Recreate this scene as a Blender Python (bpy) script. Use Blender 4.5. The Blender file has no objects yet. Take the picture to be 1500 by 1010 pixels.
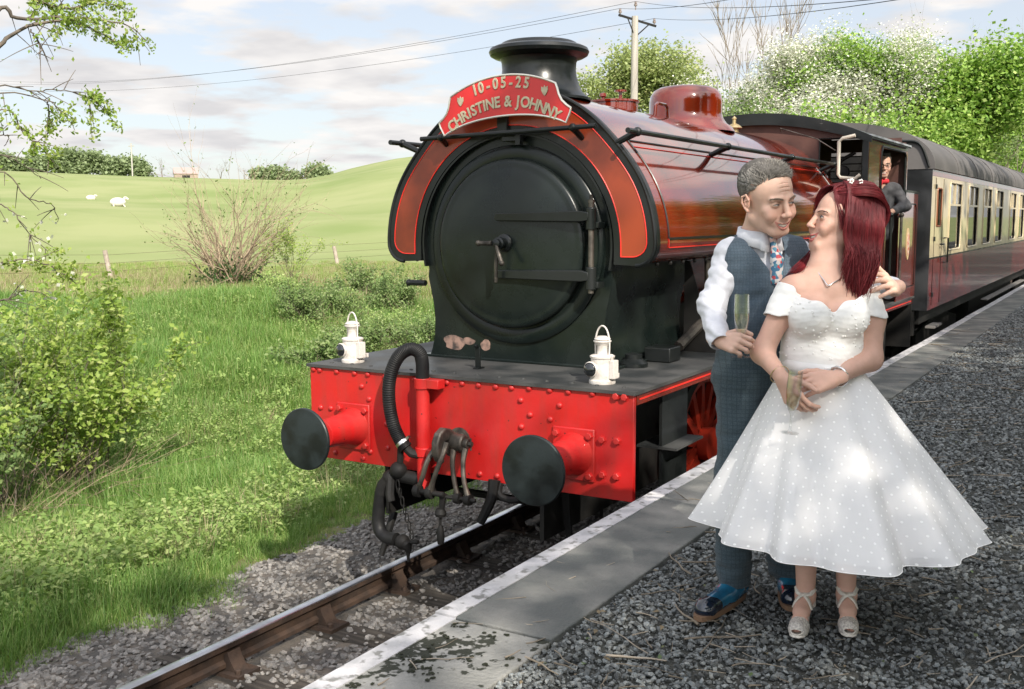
import bpy, bmesh, math, random
import numpy as np
from mathutils import Vector, Matrix, Euler, noise as mnoise
random.seed(7); RNG = np.random.default_rng(7)
scene = bpy.context.scene
C = scene.collection
# ---------------------------------------------------------------- camera
CAM = np.array([3.8157, -5.6359, 2.4966])
FWD = Vector((-0.51192168, 0.85072977, -0.11914299)); RGT = Vector((0.85710127, 0.51512848, -0.00447865)); UPV = Vector((-0.05756382, 0.10441033, 0.992867))
cd = bpy.data.cameras.new('camera'); cam = bpy.data.objects.new('camera', cd); C.objects.link(cam)
cam.matrix_world = Matrix(((RGT.x, UPV.x, -FWD.x, CAM[0]), (RGT.y, UPV.y, -FWD.y, CAM[1]), (RGT.z, UPV.z, -FWD.z, CAM[2]), (0, 0, 0, 1)))
cd.sensor_width = 36; cd.lens = 36.83; cd.clip_end = 6000; cd.clip_start = .05
scene.camera = cam
# ---------------------------------------------------------------- sky and sun
SUN_DIR = Vector((.62, -.50, .60)).normalized()
SUN_AZ = math.atan2(SUN_DIR.x, SUN_DIR.y); SUN_EL = math.asin(SUN_DIR.z)
w = bpy.data.worlds.new('World'); scene.world = w; w.use_nodes = True
nt = w.node_tree; nt.nodes.clear()
def wn(t, **k):
    n = nt.nodes.new(t)
    for a, b in k.items(): setattr(n, a, b)
    return n
wo = wn('ShaderNodeOutputWorld'); bg = wn('ShaderNodeBackground')
sky = wn('ShaderNodeTexSky', sky_type='NISHITA', sun_disc=False, sun_elevation=SUN_EL, sun_rotation=SUN_AZ)
sky.air_density = 1.0; sky.dust_density = 1.2; sky.ozone_density = 1.0
tc = wn('ShaderNodeTexCoord'); sep = wn('ShaderNodeSeparateXYZ'); nt.links.new(tc.outputs['Generated'], sep.inputs[0])
zc = wn('ShaderNodeMath', operation='MAXIMUM'); zc.inputs[1].default_value = 0.0; nt.links.new(sep.outputs[2], zc.inputs[0])
za = wn('ShaderNodeMath', operation='ADD'); za.inputs[1].default_value = .13; nt.links.new(zc.outputs[0], za.inputs[0])
dv = wn('ShaderNodeVectorMath', operation='DIVIDE'); cb = wn('ShaderNodeCombineXYZ')
for i in range(3): nt.links.new(za.outputs[0], cb.inputs[i])
nt.links.new(tc.outputs['Generated'], dv.inputs[0]); nt.links.new(cb.outputs[0], dv.inputs[1])
mp = wn('ShaderNodeMapping'); mp.inputs['Scale'].default_value = (1.0, 1.0, 2.6); mp.inputs['Location'].default_value = (3.1, .7, 0)
nt.links.new(dv.outputs[0], mp.inputs[0])
n1 = wn('ShaderNodeTexNoise'); n1.inputs['Scale'].default_value = 2.1; n1.inputs['Detail'].default_value = 7; n1.inputs['Roughness'].default_value = .52
nt.links.new(mp.outputs[0], n1.inputs['Vector'])
cr = wn('ShaderNodeValToRGB'); cr.color_ramp.elements[0].position = .455; cr.color_ramp.elements[0].color = (.0, .0, .0, 1); cr.color_ramp.elements[1].position = .56; cr.color_ramp.elements[1].color = (1, 1, 1, 1)
nt.links.new(n1.outputs[0], cr.inputs[0])
n2 = wn('ShaderNodeTexNoise'); n2.inputs['Scale'].default_value = 2.6; n2.inputs['Detail'].default_value = 5; nt.links.new(mp.outputs[0], n2.inputs['Vector'])
cr2 = wn('ShaderNodeValToRGB'); cr2.color_ramp.elements[0].position = .35; cr2.color_ramp.elements[0].color = (3.05, 3.0, 3.05, 1); cr2.color_ramp.elements[1].position = .62; cr2.color_ramp.elements[1].color = (4.1, 3.98, 3.88, 1)
nt.links.new(n2.outputs[0], cr2.inputs[0])
mx = wn('ShaderNodeMix', data_type='RGBA')
veil = wn('ShaderNodeMix', data_type='RGBA'); veil.inputs[0].default_value = .72; nt.links.new(sky.outputs[0], veil.inputs[6]); veil.inputs[7].default_value = (2.85, 2.85, 2.95, 1)
nt.links.new(cr.outputs[0], mx.inputs[0]); nt.links.new(veil.outputs[2], mx.inputs[6]); nt.links.new(cr2.outputs[0], mx.inputs[7])
# clouds and haze scatter more light on the sun's side of the sky
dsn = wn('ShaderNodeVectorMath', operation='DOT_PRODUCT'); dsn.inputs[1].default_value = tuple(SUN_DIR); nt.links.new(tc.outputs['Generated'], dsn.inputs[0])
gl = wn('ShaderNodeMapRange', interpolation_type='SMOOTHSTEP'); gl.inputs[1].default_value = -.1; gl.inputs[2].default_value = 1.0; gl.inputs[3].default_value = 1.0; gl.inputs[4].default_value = 2.3; nt.links.new(dsn.outputs['Value'], gl.inputs[0])
sc_w = wn('ShaderNodeVectorMath', operation='SCALE'); nt.links.new(mx.outputs[2], sc_w.inputs[0]); nt.links.new(gl.outputs[0], sc_w.inputs['Scale']); nt.links.new(sc_w.outputs[0], bg.inputs[0]); bg.inputs[1].default_value = .12
nt.links.new(bg.outputs[0], wo.inputs[0])
sd = bpy.data.lights.new('sun', 'SUN'); so = bpy.data.objects.new('sun', sd); C.objects.link(so)
sd.energy = 3.2; sd.angle = math.radians(.55); sd.color = (1.0, .93, .82)
so.rotation_euler = SUN_DIR.to_track_quat('Z', 'Y').to_euler()
scene.view_settings.view_transform = 'Standard'; scene.view_settings.look = 'None'
scene.view_settings.exposure = 1.03; scene.view_settings.gamma = 1.0
scene.cycles.max_bounces = 7; scene.cycles.transparent_max_bounces = 16; scene.cycles.caustics_reflective = False; scene.cycles.caustics_refractive = False
# ================================================================ helpers
def M(name, col, rough=.5, metal=0., col2=None, ns=4., lo=.4, hi=.6, detail=5, bump=0., bs=60., coat=0., rvar=0., spec=.5, stretch=None, sheen=0., island=0.):
    m = bpy.data.materials.new(name); m.use_nodes = True; t = m.node_tree; p = t.nodes['Principled BSDF']
    L = t.links.new; N = t.nodes.new
    p.inputs['Base Color'].default_value = (*col, 1); p.inputs['Roughness'].default_value = rough; p.inputs['Metallic'].default_value = metal
    p.inputs['Coat Weight'].default_value = coat; p.inputs['Coat Roughness'].default_value = .06; p.inputs['Specular IOR Level'].default_value = spec
    if sheen: p.inputs['Sheen Weight'].default_value = sheen
    tcn = N('ShaderNodeTexCoord'); src = tcn.outputs['Object']
    if stretch:
        mpn = N('ShaderNodeMapping'); mpn.inputs['Scale'].default_value = stretch; L(src, mpn.inputs[0]); src = mpn.outputs[0]
    cs = None
    if col2 or rvar:
        nn = N('ShaderNodeTexNoise'); nn.inputs['Scale'].default_value = ns; nn.inputs['Detail'].default_value = detail; L(src, nn.inputs['Vector'])
        r = N('ShaderNodeMapRange'); r.inputs[1].default_value = lo; r.inputs[2].default_value = hi; L(nn.outputs[0], r.inputs[0])
        if col2:
            x = N('ShaderNodeMix'); x.data_type = 'RGBA'; x.inputs[6].default_value = (*col, 1); x.inputs[7].default_value = (*col2, 1)
            L(r.outputs[0], x.inputs[0]); cs = x.outputs[2]
        if rvar:
            q = N('ShaderNodeMapRange'); q.inputs[3].default_value = rough; q.inputs[4].default_value = rough + rvar; L(r.outputs[0], q.inputs[0]); L(q.outputs[0], p.inputs['Roughness'])
    if island:
        g = N('ShaderNodeNewGeometry'); h = N('ShaderNodeHueSaturation'); mr = N('ShaderNodeMapRange'); mr.inputs[3].default_value = 1 - island; mr.inputs[4].default_value = 1 + island
        L(g.outputs['Random Per Island'], mr.inputs[0]); L(mr.outputs[0], h.inputs['Value'])
        if cs: L(cs, h.inputs['Color'])
        else: h.inputs['Color'].default_value = (*col, 1)
        cs = h.outputs[0]
    if cs: L(cs, p.inputs['Base Color'])
    if bump:
        bn = N('ShaderNodeTexNoise'); bn.inputs['Scale'].default_value = bs; bn.inputs['Detail'].default_value = 6; L(src, bn.inputs['Vector'])
        b = N('ShaderNodeBump'); b.inputs['Strength'].default_value = bump; b.inputs['Distance'].default_value = .02; L(bn.outputs[0], b.inputs['Height']); L(b.outputs[0], p.inputs['Normal'])
    return m
def leafmat(name, c1, c2, c3=None, trans=.35, rough=.55):
    m = bpy.data.materials.new(name); m.use_nodes = True; t = m.node_tree; t.nodes.clear(); N = t.nodes.new; L = t.links.new
    o = N('ShaderNodeOutputMaterial'); p = N('ShaderNodeBsdfPrincipled'); p.inputs['Roughness'].default_value = rough; p.inputs['Specular IOR Level'].default_value = .35
    tr = N('ShaderNodeBsdfTranslucent'); mix = N('ShaderNodeMixShader'); mix.inputs[0].default_value = trans
    g = N('ShaderNodeNewGeometry'); r = N('ShaderNodeValToRGB'); e = r.color_ramp.elements
    e[0].color = (*c1, 1); e[1].color = (*c2, 1); e[1].position = .75
    if c3: k = e.new(.94); k.color = (*c3, 1)
    L(g.outputs['Random Per Island'], r.inputs[0]); L(r.outputs[0], p.inputs['Base Color'])
    hs = N('ShaderNodeHueSaturation'); hs.inputs['Value'].default_value = 1.25; hs.inputs['Saturation'].default_value = 1.1; L(r.outputs[0], hs.inputs['Color']); L(hs.outputs[0], tr.inputs[0])
    L(p.outputs[0], mix.inputs[1]); L(tr.outputs[0], mix.inputs[2]); L(mix.outputs[0], o.inputs[0])
    return m
def tag(o, label=None, cat=None, group=None, kind=None):
    if label: o['label'] = label
    if cat: o['category'] = cat
    if group: o['group'] = group
    if kind: o['kind'] = kind
    return o
def empty(name, loc=(0, 0, 0), rz=0., label=None, cat=None, group=None, parent=None):
    o = bpy.data.objects.new(name, None); C.objects.link(o); o.location = loc; o.rotation_euler = (0, 0, rz); o.empty_display_size = .2
    if parent: o.parent = parent
    return tag(o, label, cat, group)
def np_mesh(name, V, F, mat=None, parent=None, smooth=False, k=None, loc=None, ang=None):
    """V (n,3); F (m,k) int array, or list of faces"""
    me = bpy.data.meshes.new(name); V = np.asarray(V, np.float32)
    if isinstance(F, np.ndarray) and F.ndim == 2:
        m_, kk = F.shape
        me.vertices.add(len(V)); me.vertices.foreach_set('co', V.ravel())
        me.loops.add(m_ * kk); me.loops.foreach_set('vertex_index', F.ravel().astype(np.int32))
        me.polygons.add(m_); me.polygons.foreach_set('loop_start', np.arange(0, m_ * kk, kk, dtype=np.int32))
        me.update(calc_edges=True)
    else:
        me.from_pydata([tuple(v) for v in V.tolist()], [], F); me.update()
    if smooth or ang: me.shade_smooth()
    if ang: me.set_sharp_from_angle(angle=math.radians(ang))
    if mat: me.materials.append(mat)
    o = bpy.data.objects.new(name, me); C.objects.link(o)
    if parent: o.parent = parent
    if loc is not None: o.location = loc
    return o
class MB:
    def __init__(s): s.v = []; s.f = []
    def add(s, V, F, mat=None):
        b = len(s.v)
        if mat is not None: V = [tuple(mat @ Vector(v)) for v in V]
        s.v += [tuple(v) for v in V]; s.f += [tuple(i + b for i in f) for f in F]; return s
    def box(s, x0, x1, y0, y1, z0, z1, mat=None):
        V = [(x0, y0, z0), (x1, y0, z0), (x1, y1, z0), (x0, y1, z0), (x0, y0, z1), (x1, y0, z1), (x1, y1, z1), (x0, y1, z1)]
        return s.add(V, [(0, 3, 2, 1), (4, 5, 6, 7), (0, 1, 5, 4), (1, 2, 6, 5), (2, 3, 7, 6), (3, 0, 4, 7)], mat)
    def tube(s, P, r, n=8, closed=False, caps=True, flat=None):
        P = [Vector(p) for p in P]; m = len(P); R = r if hasattr(r, '__len__') else [r] * m
        V = []; F = []; up = None
        for i in range(m):
            a = P[(i - 1) % m] if (closed or i) else P[i]; b = P[(i + 1) % m] if (closed or i < m - 1) else P[i]
            d = (b - a).normalized() if (b - a).length > 1e-9 else Vector((0, 0, 1))
            if up is None: up = d.orthogonal().normalized() if flat is None else Vector(flat)
            up = (up - d * up.dot(d)); up = up.normalized() if up.length > 1e-6 else d.orthogonal().normalized()
            sd_ = d.cross(up)
            for j in range(n):
                t = 2 * math.pi * j / n; V.append(tuple(P[i] + R[i] * (math.cos(t) * up + math.sin(t) * sd_)))
        for i in range(m if closed else m - 1):
            for j in range(n):
                a = i * n + j; b = i * n + (j + 1) % n; c = ((i + 1) % m) * n + (j + 1) % n; d = ((i + 1) % m) * n + j
                F.append((a, b, c, d))
        if caps and not closed: F.append(tuple(range(n - 1, -1, -1))); F.append(tuple(range((m - 1) * n, m * n)))
        return s.add(V, F)
    def lathe(s, prof, n=32, c=(0, 0, 0), ax='z', a0=0., a1=2 * math.pi, caps=True, sx=1., sy=1.):
        V = []; F = []; full = abs(a1 - a0 - 2 * math.pi) < 1e-6; k = n if full else n + 1
        for r, h in prof:
            for j in range(k):
                t = a0 + (a1 - a0) * j / n; x, y = r * math.cos(t) * sx, r * math.sin(t) * sy
                p = {'z': (x, y, h), 'y': (x, h, y), 'x': (h, x, y)}[ax]
                V.append((p[0] + c[0], p[1] + c[1], p[2] + c[2]))
        m = len(prof)
        for i in range(m - 1):
            for j in range(k if full else n):
                F.append((i * k + j, i * k + (j + 1) % k, (i + 1) * k + (j + 1) % k, (i + 1) * k + j))
        if full and caps: F.append(tuple(range(k))); F.append(tuple(range((m - 1) * k, m * k)))
        return s.add(V, F)
    def prism(s, pts, a, b, ax='y', mat=None, caps=True):
        n = len(pts)
        def q(p, h): return {'y': (p[0], h, p[1]), 'z': (p[0], p[1], h), 'x': (h, p[0], p[1])}[ax]
        V = [q(p, a) for p in pts] + [q(p, b) for p in pts]
        F = [(i, (i + 1) % n, n + (i + 1) % n, n + i) for i in range(n)]
        if caps: F += [tuple(range(n)), tuple(range(2 * n - 1, n - 1, -1))]
        return s.add(V, F, mat)
    def ring(s, outer, inner, a, b, ax='y'):
        """extruded band between two equal-length open polylines"""
        n = len(outer)
        def q(p, h): return {'y': (p[0], h, p[1]), 'z': (p[0], p[1], h), 'x': (h, p[0], p[1])}[ax]
        V = [q(p, h) for pl_ in (outer, inner) for h in (a, b) for p in pl_]
        O0, O1, I0, I1 = 0, n, 2 * n, 3 * n; F = []
        for i in range(n - 1):
            F += [(O0 + i, O0 + i + 1, I0 + i + 1, I0 + i), (O1 + i, I1 + i, I1 + i + 1, O1 + i + 1), (O0 + i, O1 + i, O1 + i + 1, O0 + i + 1), (I0 + i, I0 + i + 1, I1 + i + 1, I1 + i)]
        F += [(O0, I0, I1, O1), (O0 + n - 1, O1 + n - 1, I1 + n - 1, I0 + n - 1)]
        return s.add(V, F)
    def sphere(s, c, r, n=12, m=8, sc=(1, 1, 1)):
        V = []; F = []
        for i in range(m + 1):
            ph = math.pi * i / m
            for j in range(n):
                t = 2 * math.pi * j / n; V.append((c[0] + r * sc[0] * math.sin(ph) * math.cos(t), c[1] + r * sc[1] * math.sin(ph) * math.sin(t), c[2] + r * sc[2] * math.cos(ph)))
        for i in range(m):
            for j in range(n): F.append((i * n + j, (i + 1) * n + j, (i + 1) * n + (j + 1) % n, i * n + (j + 1) % n))
        return s.add(V, F)
    def build(s, name, mat=None, parent=None, ang=35, bev=0., loc=None, label=None, kind=None):
        me = bpy.data.meshes.new(name); me.from_pydata(s.v, [], s.f)
        bm = bmesh.new(); bm.from_mesh(me); bmesh.ops.remove_doubles(bm, verts=bm.verts, dist=1e-5); bmesh.ops.recalc_face_normals(bm, faces=bm.faces); bm.to_mesh(me); bm.free()
        me.shade_smooth(); me.set_sharp_from_angle(angle=math.radians(ang))
        if mat: me.materials.append(mat)
        o = bpy.data.objects.new(name, me); C.objects.link(o)
        if parent: o.parent = parent
        if loc is not None: o.location = loc
        if bev:
            b = o.modifiers.new('bevel', 'BEVEL'); b.width = bev; b.segments = 2; b.limit_method = 'ANGLE'; b.angle_limit = math.radians(40)
        return tag(o, label, None, None, kind)
def dupmesh(o, loc, parent=None, rot=None, scale=None):
    c = o.copy(); C.objects.link(c); c.location = loc
    if rot is not None: c.rotation_euler = rot
    if scale is not None: c.scale = scale
    c.parent = parent if parent else o.parent
    return c
def arc(cx, cz, r, a0, a1, n):
    return [(cx + r * math.cos(math.radians(a0 + (a1 - a0) * i / n)), cz + r * math.sin(math.radians(a0 + (a1 - a0) * i / n))) for i in range(n + 1)]
def tubes(polys, n=4):
    """polys: list of (pts (m,3), radii (m)) -> V, F (quads)"""
    VV = []; FF = []; off = 0
    for P, R in polys:
        P = np.asarray(P, float); R = np.asarray(R, float); m = len(P)
        d = np.gradient(P, axis=0); d /= np.linalg.norm(d, axis=1)[:, None] + 1e-9
        ref = np.array([.3, .2, .93]) if abs(d[0, 2]) < .8 else np.array([1., .1, 0])
        a = np.cross(d, ref); a /= np.linalg.norm(a, axis=1)[:, None] + 1e-9; b = np.cross(d, a)
        t = np.arange(n) * 2 * np.pi / n
        V = P[:, None] + R[:, None, None] * (np.cos(t)[None, :, None] * a[:, None] + np.sin(t)[None, :, None] * b[:, None])
        VV.append(V.reshape(-1, 3))
        i = np.arange(m - 1)[:, None]; j = np.arange(n)[None]
        F = np.stack([i * n + j, i * n + (j + 1) % n, (i + 1) * n + (j + 1) % n, (i + 1) * n + j], -1).reshape(-1, 4) + off
        FF.append(F); off += m * n
    return np.concatenate(VV), np.concatenate(FF)
def leaves(Cn, size, rng, updir=None, aspect=.6, jitter=.35, fold=True):
    """leaf blades at centres Cn (n,3): folded two-quad leaves"""
    n = len(Cn); s = size * (1 + jitter * rng.uniform(-1, 1, n))[:, None]
    a = rng.normal(size=(n, 3)); 
    if updir is not None: a = a * .6 + updir
    a /= np.linalg.norm(a, axis=1)[:, None]
    r = rng.normal(size=(n, 3)); b = np.cross(a, r); b /= np.linalg.norm(b, axis=1)[:, None] + 1e-9; c = np.cross(a, b)
    if not fold:
        V = np.stack([Cn - b * s * .5, Cn + c * s * .5 * aspect, Cn + b * s * .5, Cn - c * s * .5 * aspect], 1).reshape(-1, 3)
        return V, np.arange(4 * n).reshape(n, 4)
    w_ = c * s * .5 * aspect; h = a * s * .12
    V = np.stack([Cn - b * s * .5, Cn + w_ - b * s * .08 + h, Cn + b * s * .5, Cn - w_ - b * s * .08 + h], 1).reshape(-1, 3)
    i = np.arange(n)[:, None] * 4
    F = np.concatenate([i + np.array([[0, 1, 2]]), i + np.array([[0, 2, 3]])])
    return V, F
def scatter(name, src_list, pts, rz, scl, mat_idx=None, tilt=None, kind='stuff', label=None, cat=None, parent=None):
    """many copies of small meshes (stuff) as geometry-node instances; one object"""
    n = len(pts); rng = np.random.default_rng(n)
    me = bpy.data.meshes.new(name); me.vertices.add(n); me.vertices.foreach_set('co', np.asarray(pts, np.float32).ravel())
    a = me.attributes.new('rot', 'FLOAT_VECTOR', 'POINT'); R = np.zeros((n, 3), np.float32); R[:, 2] = rz
    if tilt is not None: R[:, :2] = tilt
    a.data.foreach_set('vector', R.ravel())
    a = me.attributes.new('scl', 'FLOAT_VECTOR', 'POINT'); S = np.asarray(scl, np.float32); S = np.repeat(S[:, None], 3, 1) if S.ndim == 1 else S
    a.data.foreach_set('vector', S.ravel())
    a = me.attributes.new('pick', 'INT', 'POINT'); a.data.foreach_set('value', rng.integers(0, len(src_list), n).astype(np.int32))
    o = bpy.data.objects.new(name, me); C.objects.link(o)
    ng = bpy.data.node_groups.new(name, 'GeometryNodeTree'); ng.interface.new_socket('Geometry', in_out='INPUT', socket_type='NodeSocketGeometry'); ng.interface.new_socket('Geometry', in_out='OUTPUT', socket_type='NodeSocketGeometry')
    N = ng.nodes.new; L = ng.links.new; gi = N('NodeGroupInput'); go = N('NodeGroupOutput'); jn = N('GeometryNodeJoinGeometry')
    def attr(nm, ty):
        q = N('GeometryNodeInputNamedAttribute'); q.data_type = ty; q.inputs['Name'].default_value = nm; return [s for s in q.outputs if s.enabled and s.name == 'Attribute'][0]
    ra, sa, pa = attr('rot', 'FLOAT_VECTOR'), attr('scl', 'FLOAT_VECTOR'), attr('pick', 'INT')
    for i, so_ in enumerate(src_list):
        oi = N('GeometryNodeObjectInfo'); oi.inputs['Object'].default_value = so_; oi.inputs['As Instance'].default_value = True
        ip = N('GeometryNodeInstanceOnPoints'); cmp = N('FunctionNodeCompare'); cmp.data_type = 'INT'; cmp.operation = 'EQUAL'
        ins = [s for s in cmp.inputs if s.enabled]; L(pa, ins[0]); ins[1].default_value = i
        L(gi.outputs[0], ip.inputs['Points']); L(cmp.outputs[0], ip.inputs['Selection']); L(oi.outputs['Geometry'], ip.inputs['Instance']); L(ra, ip.inputs['Rotation']); L(sa, ip.inputs['Scale'])
        L(ip.outputs[0], jn.inputs[0])
    L(jn.outputs[0], go.inputs[0]); md = o.modifiers.new('scatter', 'NODES'); md.node_group = ng
    if parent: o.parent = parent
    return tag(o, label, cat, None, kind)
def srcobj(name, V, F, mat, smooth=False):
    o = np_mesh(name, V, F, mat, smooth=smooth); C.objects.unlink(o); return o
def spl(pts, n):
    P = np.array(pts, float); t = np.arange(len(P)); d = np.gradient(P, axis=0); T = np.linspace(0, len(P) - 1, n); i = np.minimum(T.astype(int), len(P) - 2); f = (T - i)[:, None]
    return P[i] * (2 * f ** 3 - 3 * f ** 2 + 1) + d[i] * (f ** 3 - 2 * f ** 2 + f) + P[i + 1] * (3 * f ** 2 - 2 * f ** 3) + d[i + 1] * (f ** 3 - f ** 2)
# ================================================================ materials
m_field = M('field_grass', (.185, .235, .08), .9, col2=(.265, .29, .13), ns=.09, lo=.35, hi=.65, detail=10, bump=.4, bs=6, spec=.2)
m_bank = M('bank_soil', (.10, .125, .045), .95, col2=(.19, .16, .09), ns=.7, bump=.6, bs=14, spec=.2)
m_ballast = M('ballast_dirt', (.075, .07, .065), .95, col2=(.14, .12, .10), ns=9, bump=.8, bs=60)
m_stone = M('ballast_stone', (.125, .125, .122), .9, col2=(.22, .20, .18), ns=1.2, lo=.3, hi=.7, bump=.3, bs=80, island=.35)
m_gravel = M('gravel_stone', (.10, .113, .118), .85, col2=(.145, .148, .14), ns=1.5, bump=.3, bs=120, island=.45)
m_gravelbed = M('gravel_bed', (.045, .05, .045), .95, col2=(.085, .085, .075), ns=25, bump=1, bs=110)
m_sleeper = M('old_timber', (.032, .027, .022), .9, col2=(.075, .064, .053), ns=3, stretch=(.4, 12, 12), bump=.7, bs=20)
m_rail = M('rust_rail', (.035, .023, .017), .75, col2=(.07, .042, .028), ns=8, bump=.2)
m_railtop = M('polished_steel', (.62, .63, .66), .22, metal=1, rvar=.15, col2=(.45, .45, .47), ns=6)
m_conc = M('dark_concrete', (.105, .113, .108), .85, col2=(.25, .245, .225), ns=3.1, lo=.42, hi=.72, detail=10, bump=.45, bs=70)
m_concmoss = None
def moss_mat():
    m = M('mossy_concrete', (.20, .20, .185), .9, col2=(.31, .305, .285), ns=5, detail=10, bump=.5, bs=60); t = m.node_tree; p = t.nodes['Principled BSDF']
    tc_ = t.nodes.new('ShaderNodeTexCoord'); n = t.nodes.new('ShaderNodeTexNoise'); n.inputs['Scale'].default_value = 24; n.inputs['Detail'].default_value = 4; t.links.new(tc_.outputs['Object'], n.inputs['Vector'])
    n3 = t.nodes.new('ShaderNodeTexNoise'); n3.inputs['Scale'].default_value = 3.4; t.links.new(tc_.outputs['Object'], n3.inputs['Vector'])
    ad = t.nodes.new('ShaderNodeMath'); ad.operation = 'MULTIPLY'; t.links.new(n.outputs[0], ad.inputs[0]); t.links.new(n3.outputs[0], ad.inputs[1])
    r = t.nodes.new('ShaderNodeMapRange'); r.inputs[1].default_value = .285; r.inputs[2].default_value = .318; t.links.new(ad.outputs[0], r.inputs[0])
    x = t.nodes.new('ShaderNodeMix'); x.data_type = 'RGBA'; old = p.inputs['Base Color'].links[0].from_socket
    t.links.new(r.outputs[0], x.inputs[0]); t.links.new(old, x.inputs[6]); x.inputs[7].default_value = (.025, .028, .018, 1); t.links.new(x.outputs[2], p.inputs['Base Color'])
    return m
m_concmoss = moss_mat()
def line_mat():
    m = M('worn_white_paint', (.38, .38, .39), .75, col2=(.54, .53, .54), ns=9, bump=.25, bs=90); t = m.node_tree; p = t.nodes['Principled BSDF']
    tc_ = t.nodes.new('ShaderNodeTexCoord'); n = t.nodes.new('ShaderNodeTexNoise'); n.inputs['Scale'].default_value = 16; n.inputs['Detail'].default_value = 8; t.links.new(tc_.outputs['Object'], n.inputs['Vector'])
    r = t.nodes.new('ShaderNodeMapRange'); r.inputs[1].default_value = .55; r.inputs[2].default_value = .63; t.links.new(n.outputs[0], r.inputs[0])
    x = t.nodes.new('ShaderNodeMix'); x.data_type = 'RGBA'; old = p.inputs['Base Color'].links[0].from_socket
    t.links.new(r.outputs[0], x.inputs[0]); t.links.new(old, x.inputs[6]); x.inputs[7].default_value = (.2, .2, .19, 1); t.links.new(x.outputs[2], p.inputs['Base Color'])
    return m
m_line = line_mat()
m_red = M('red_paint', (.50, .012, .012), .38, col2=(.44, .010, .010), ns=2.5, lo=.35, hi=.75, rvar=.16, bump=.05, bs=30, coat=.25)
def grime(m, chip=(.02, .012, .01), dust=(.10, .05, .035), s1=26., th=.69, streak=.35):
    t = m.node_tree; p = t.nodes['Principled BSDF']; N = t.nodes.new; L = t.links.new; tc_ = N('ShaderNodeTexCoord'); old = p.inputs['Base Color'].links[0].from_socket
    n = N('ShaderNodeTexNoise'); n.inputs['Scale'].default_value = s1; n.inputs['Detail'].default_value = 4; L(tc_.outputs['Object'], n.inputs[0]); r = N('ShaderNodeMapRange'); r.inputs[1].default_value = th; r.inputs[2].default_value = th + .02; L(n.outputs[0], r.inputs[0])
    mp_ = N('ShaderNodeMapping'); mp_.inputs['Scale'].default_value = (5, 5, .8); L(tc_.outputs['Object'], mp_.inputs[0]); n2 = N('ShaderNodeTexNoise'); n2.inputs['Scale'].default_value = 2.2; n2.inputs['Detail'].default_value = 8; L(mp_.outputs[0], n2.inputs[0]); r2 = N('ShaderNodeMapRange'); r2.inputs[1].default_value = .45; r2.inputs[2].default_value = .8; r2.inputs[4].default_value = streak; L(n2.outputs[0], r2.inputs[0])
    a = N('ShaderNodeMix'); a.data_type = 'RGBA'; L(r2.outputs[0], a.inputs[0]); L(old, a.inputs[6]); a.inputs[7].default_value = (*dust, 1); b = N('ShaderNodeMix'); b.data_type = 'RGBA'; L(r.outputs[0], b.inputs[0]); L(a.outputs[2], b.inputs[6]); b.inputs[7].default_value = (*chip, 1); L(b.outputs[2], p.inputs['Base Color'])
    n3 = N('ShaderNodeTexNoise'); n3.inputs['Scale'].default_value = 5; n3.inputs['Detail'].default_value = 9; L(tc_.outputs['Object'], n3.inputs[0]); r3 = N('ShaderNodeMapRange'); base = p.inputs['Roughness'].default_value; r3.inputs[1].default_value = .35; r3.inputs[2].default_value = .7; r3.inputs[3].default_value = base * .8; r3.inputs[4].default_value = min(1, base + .3); L(n3.outputs[0], r3.inputs[0]); L(r3.outputs[0], p.inputs['Roughness'])
grime(m_red)
def instvar(m, v=.45):
    t = m.node_tree; p = t.nodes['Principled BSDF']; N = t.nodes.new; L = t.links.new; oi = N('ShaderNodeObjectInfo'); h = N('ShaderNodeHueSaturation'); mr = N('ShaderNodeMapRange'); mr.inputs[3].default_value = 1 - v; mr.inputs[4].default_value = 1 + v; L(oi.outputs['Random'], mr.inputs[0]); L(mr.outputs[0], h.inputs['Value']); L(p.inputs['Base Color'].links[0].from_socket, h.inputs['Color']); L(h.outputs[0], p.inputs['Base Color'])
m_stone.node_tree.nodes['Principled BSDF'].inputs['Base Color'].links; instvar(m_stone, .4); instvar(m_gravel, .6)
m_crim = M('crimson_lake', (.19, .017, .004), .13, col2=(.14, .012, .003), ns=1.2, coat=1., bump=.015, bs=14)
m_crim.node_tree.nodes['Principled BSDF'].inputs['Coat IOR'].default_value = 1.55; m_crim.node_tree.nodes['Principled BSDF'].inputs['Coat Roughness'].default_value = .04
m_panel = M('crimson_panel', (.30, .042, .011), .35, col2=(.16, .022, .007), ns=2, rvar=.12, coat=.3)
m_lining = M('red_lining', (.75, .03, .02), .4)
m_black = M('black_gloss', (.005, .007, .007), .28, col2=(.011, .013, .013), ns=3, rvar=.2, coat=.15, spec=.35, bump=.03, bs=25)
m_sbox = M('smokebox_black', (.006, .010, .009), .22, col2=(.014, .019, .017), ns=3.2, lo=.38, hi=.72, rvar=.18, bump=.03, bs=9, spec=.35)
m_plate = M('footplate_black', (.028, .031, .032), .42, col2=(.06, .06, .058), ns=2.6, rvar=.25, bump=.06, bs=30)
m_dark = M('grimy_black', (.007, .007, .007), .65, col2=(.015, .014, .013), ns=6, spec=.3)
m_steel = M('greasy_steel', (.16, .14, .12), .42, metal=.75, col2=(.05, .045, .04), ns=9, rvar=.2)
m_bright = M('bright_steel', (.55, .55, .55), .3, metal=1)
m_rubber = M('black_rubber', (.006, .006, .007), .55, col2=(.012, .012, .012), ns=12, spec=.3)
m_brass = M('brass', (.62, .50, .28), .42, metal=.8, col2=(.5, .38, .2), ns=20)
m_lampw = M('lamp_white', (.62, .58, .54), .5, col2=(.34, .29, .25), ns=16, lo=.5, hi=.78, detail=9, bump=.1, bs=50)
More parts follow.
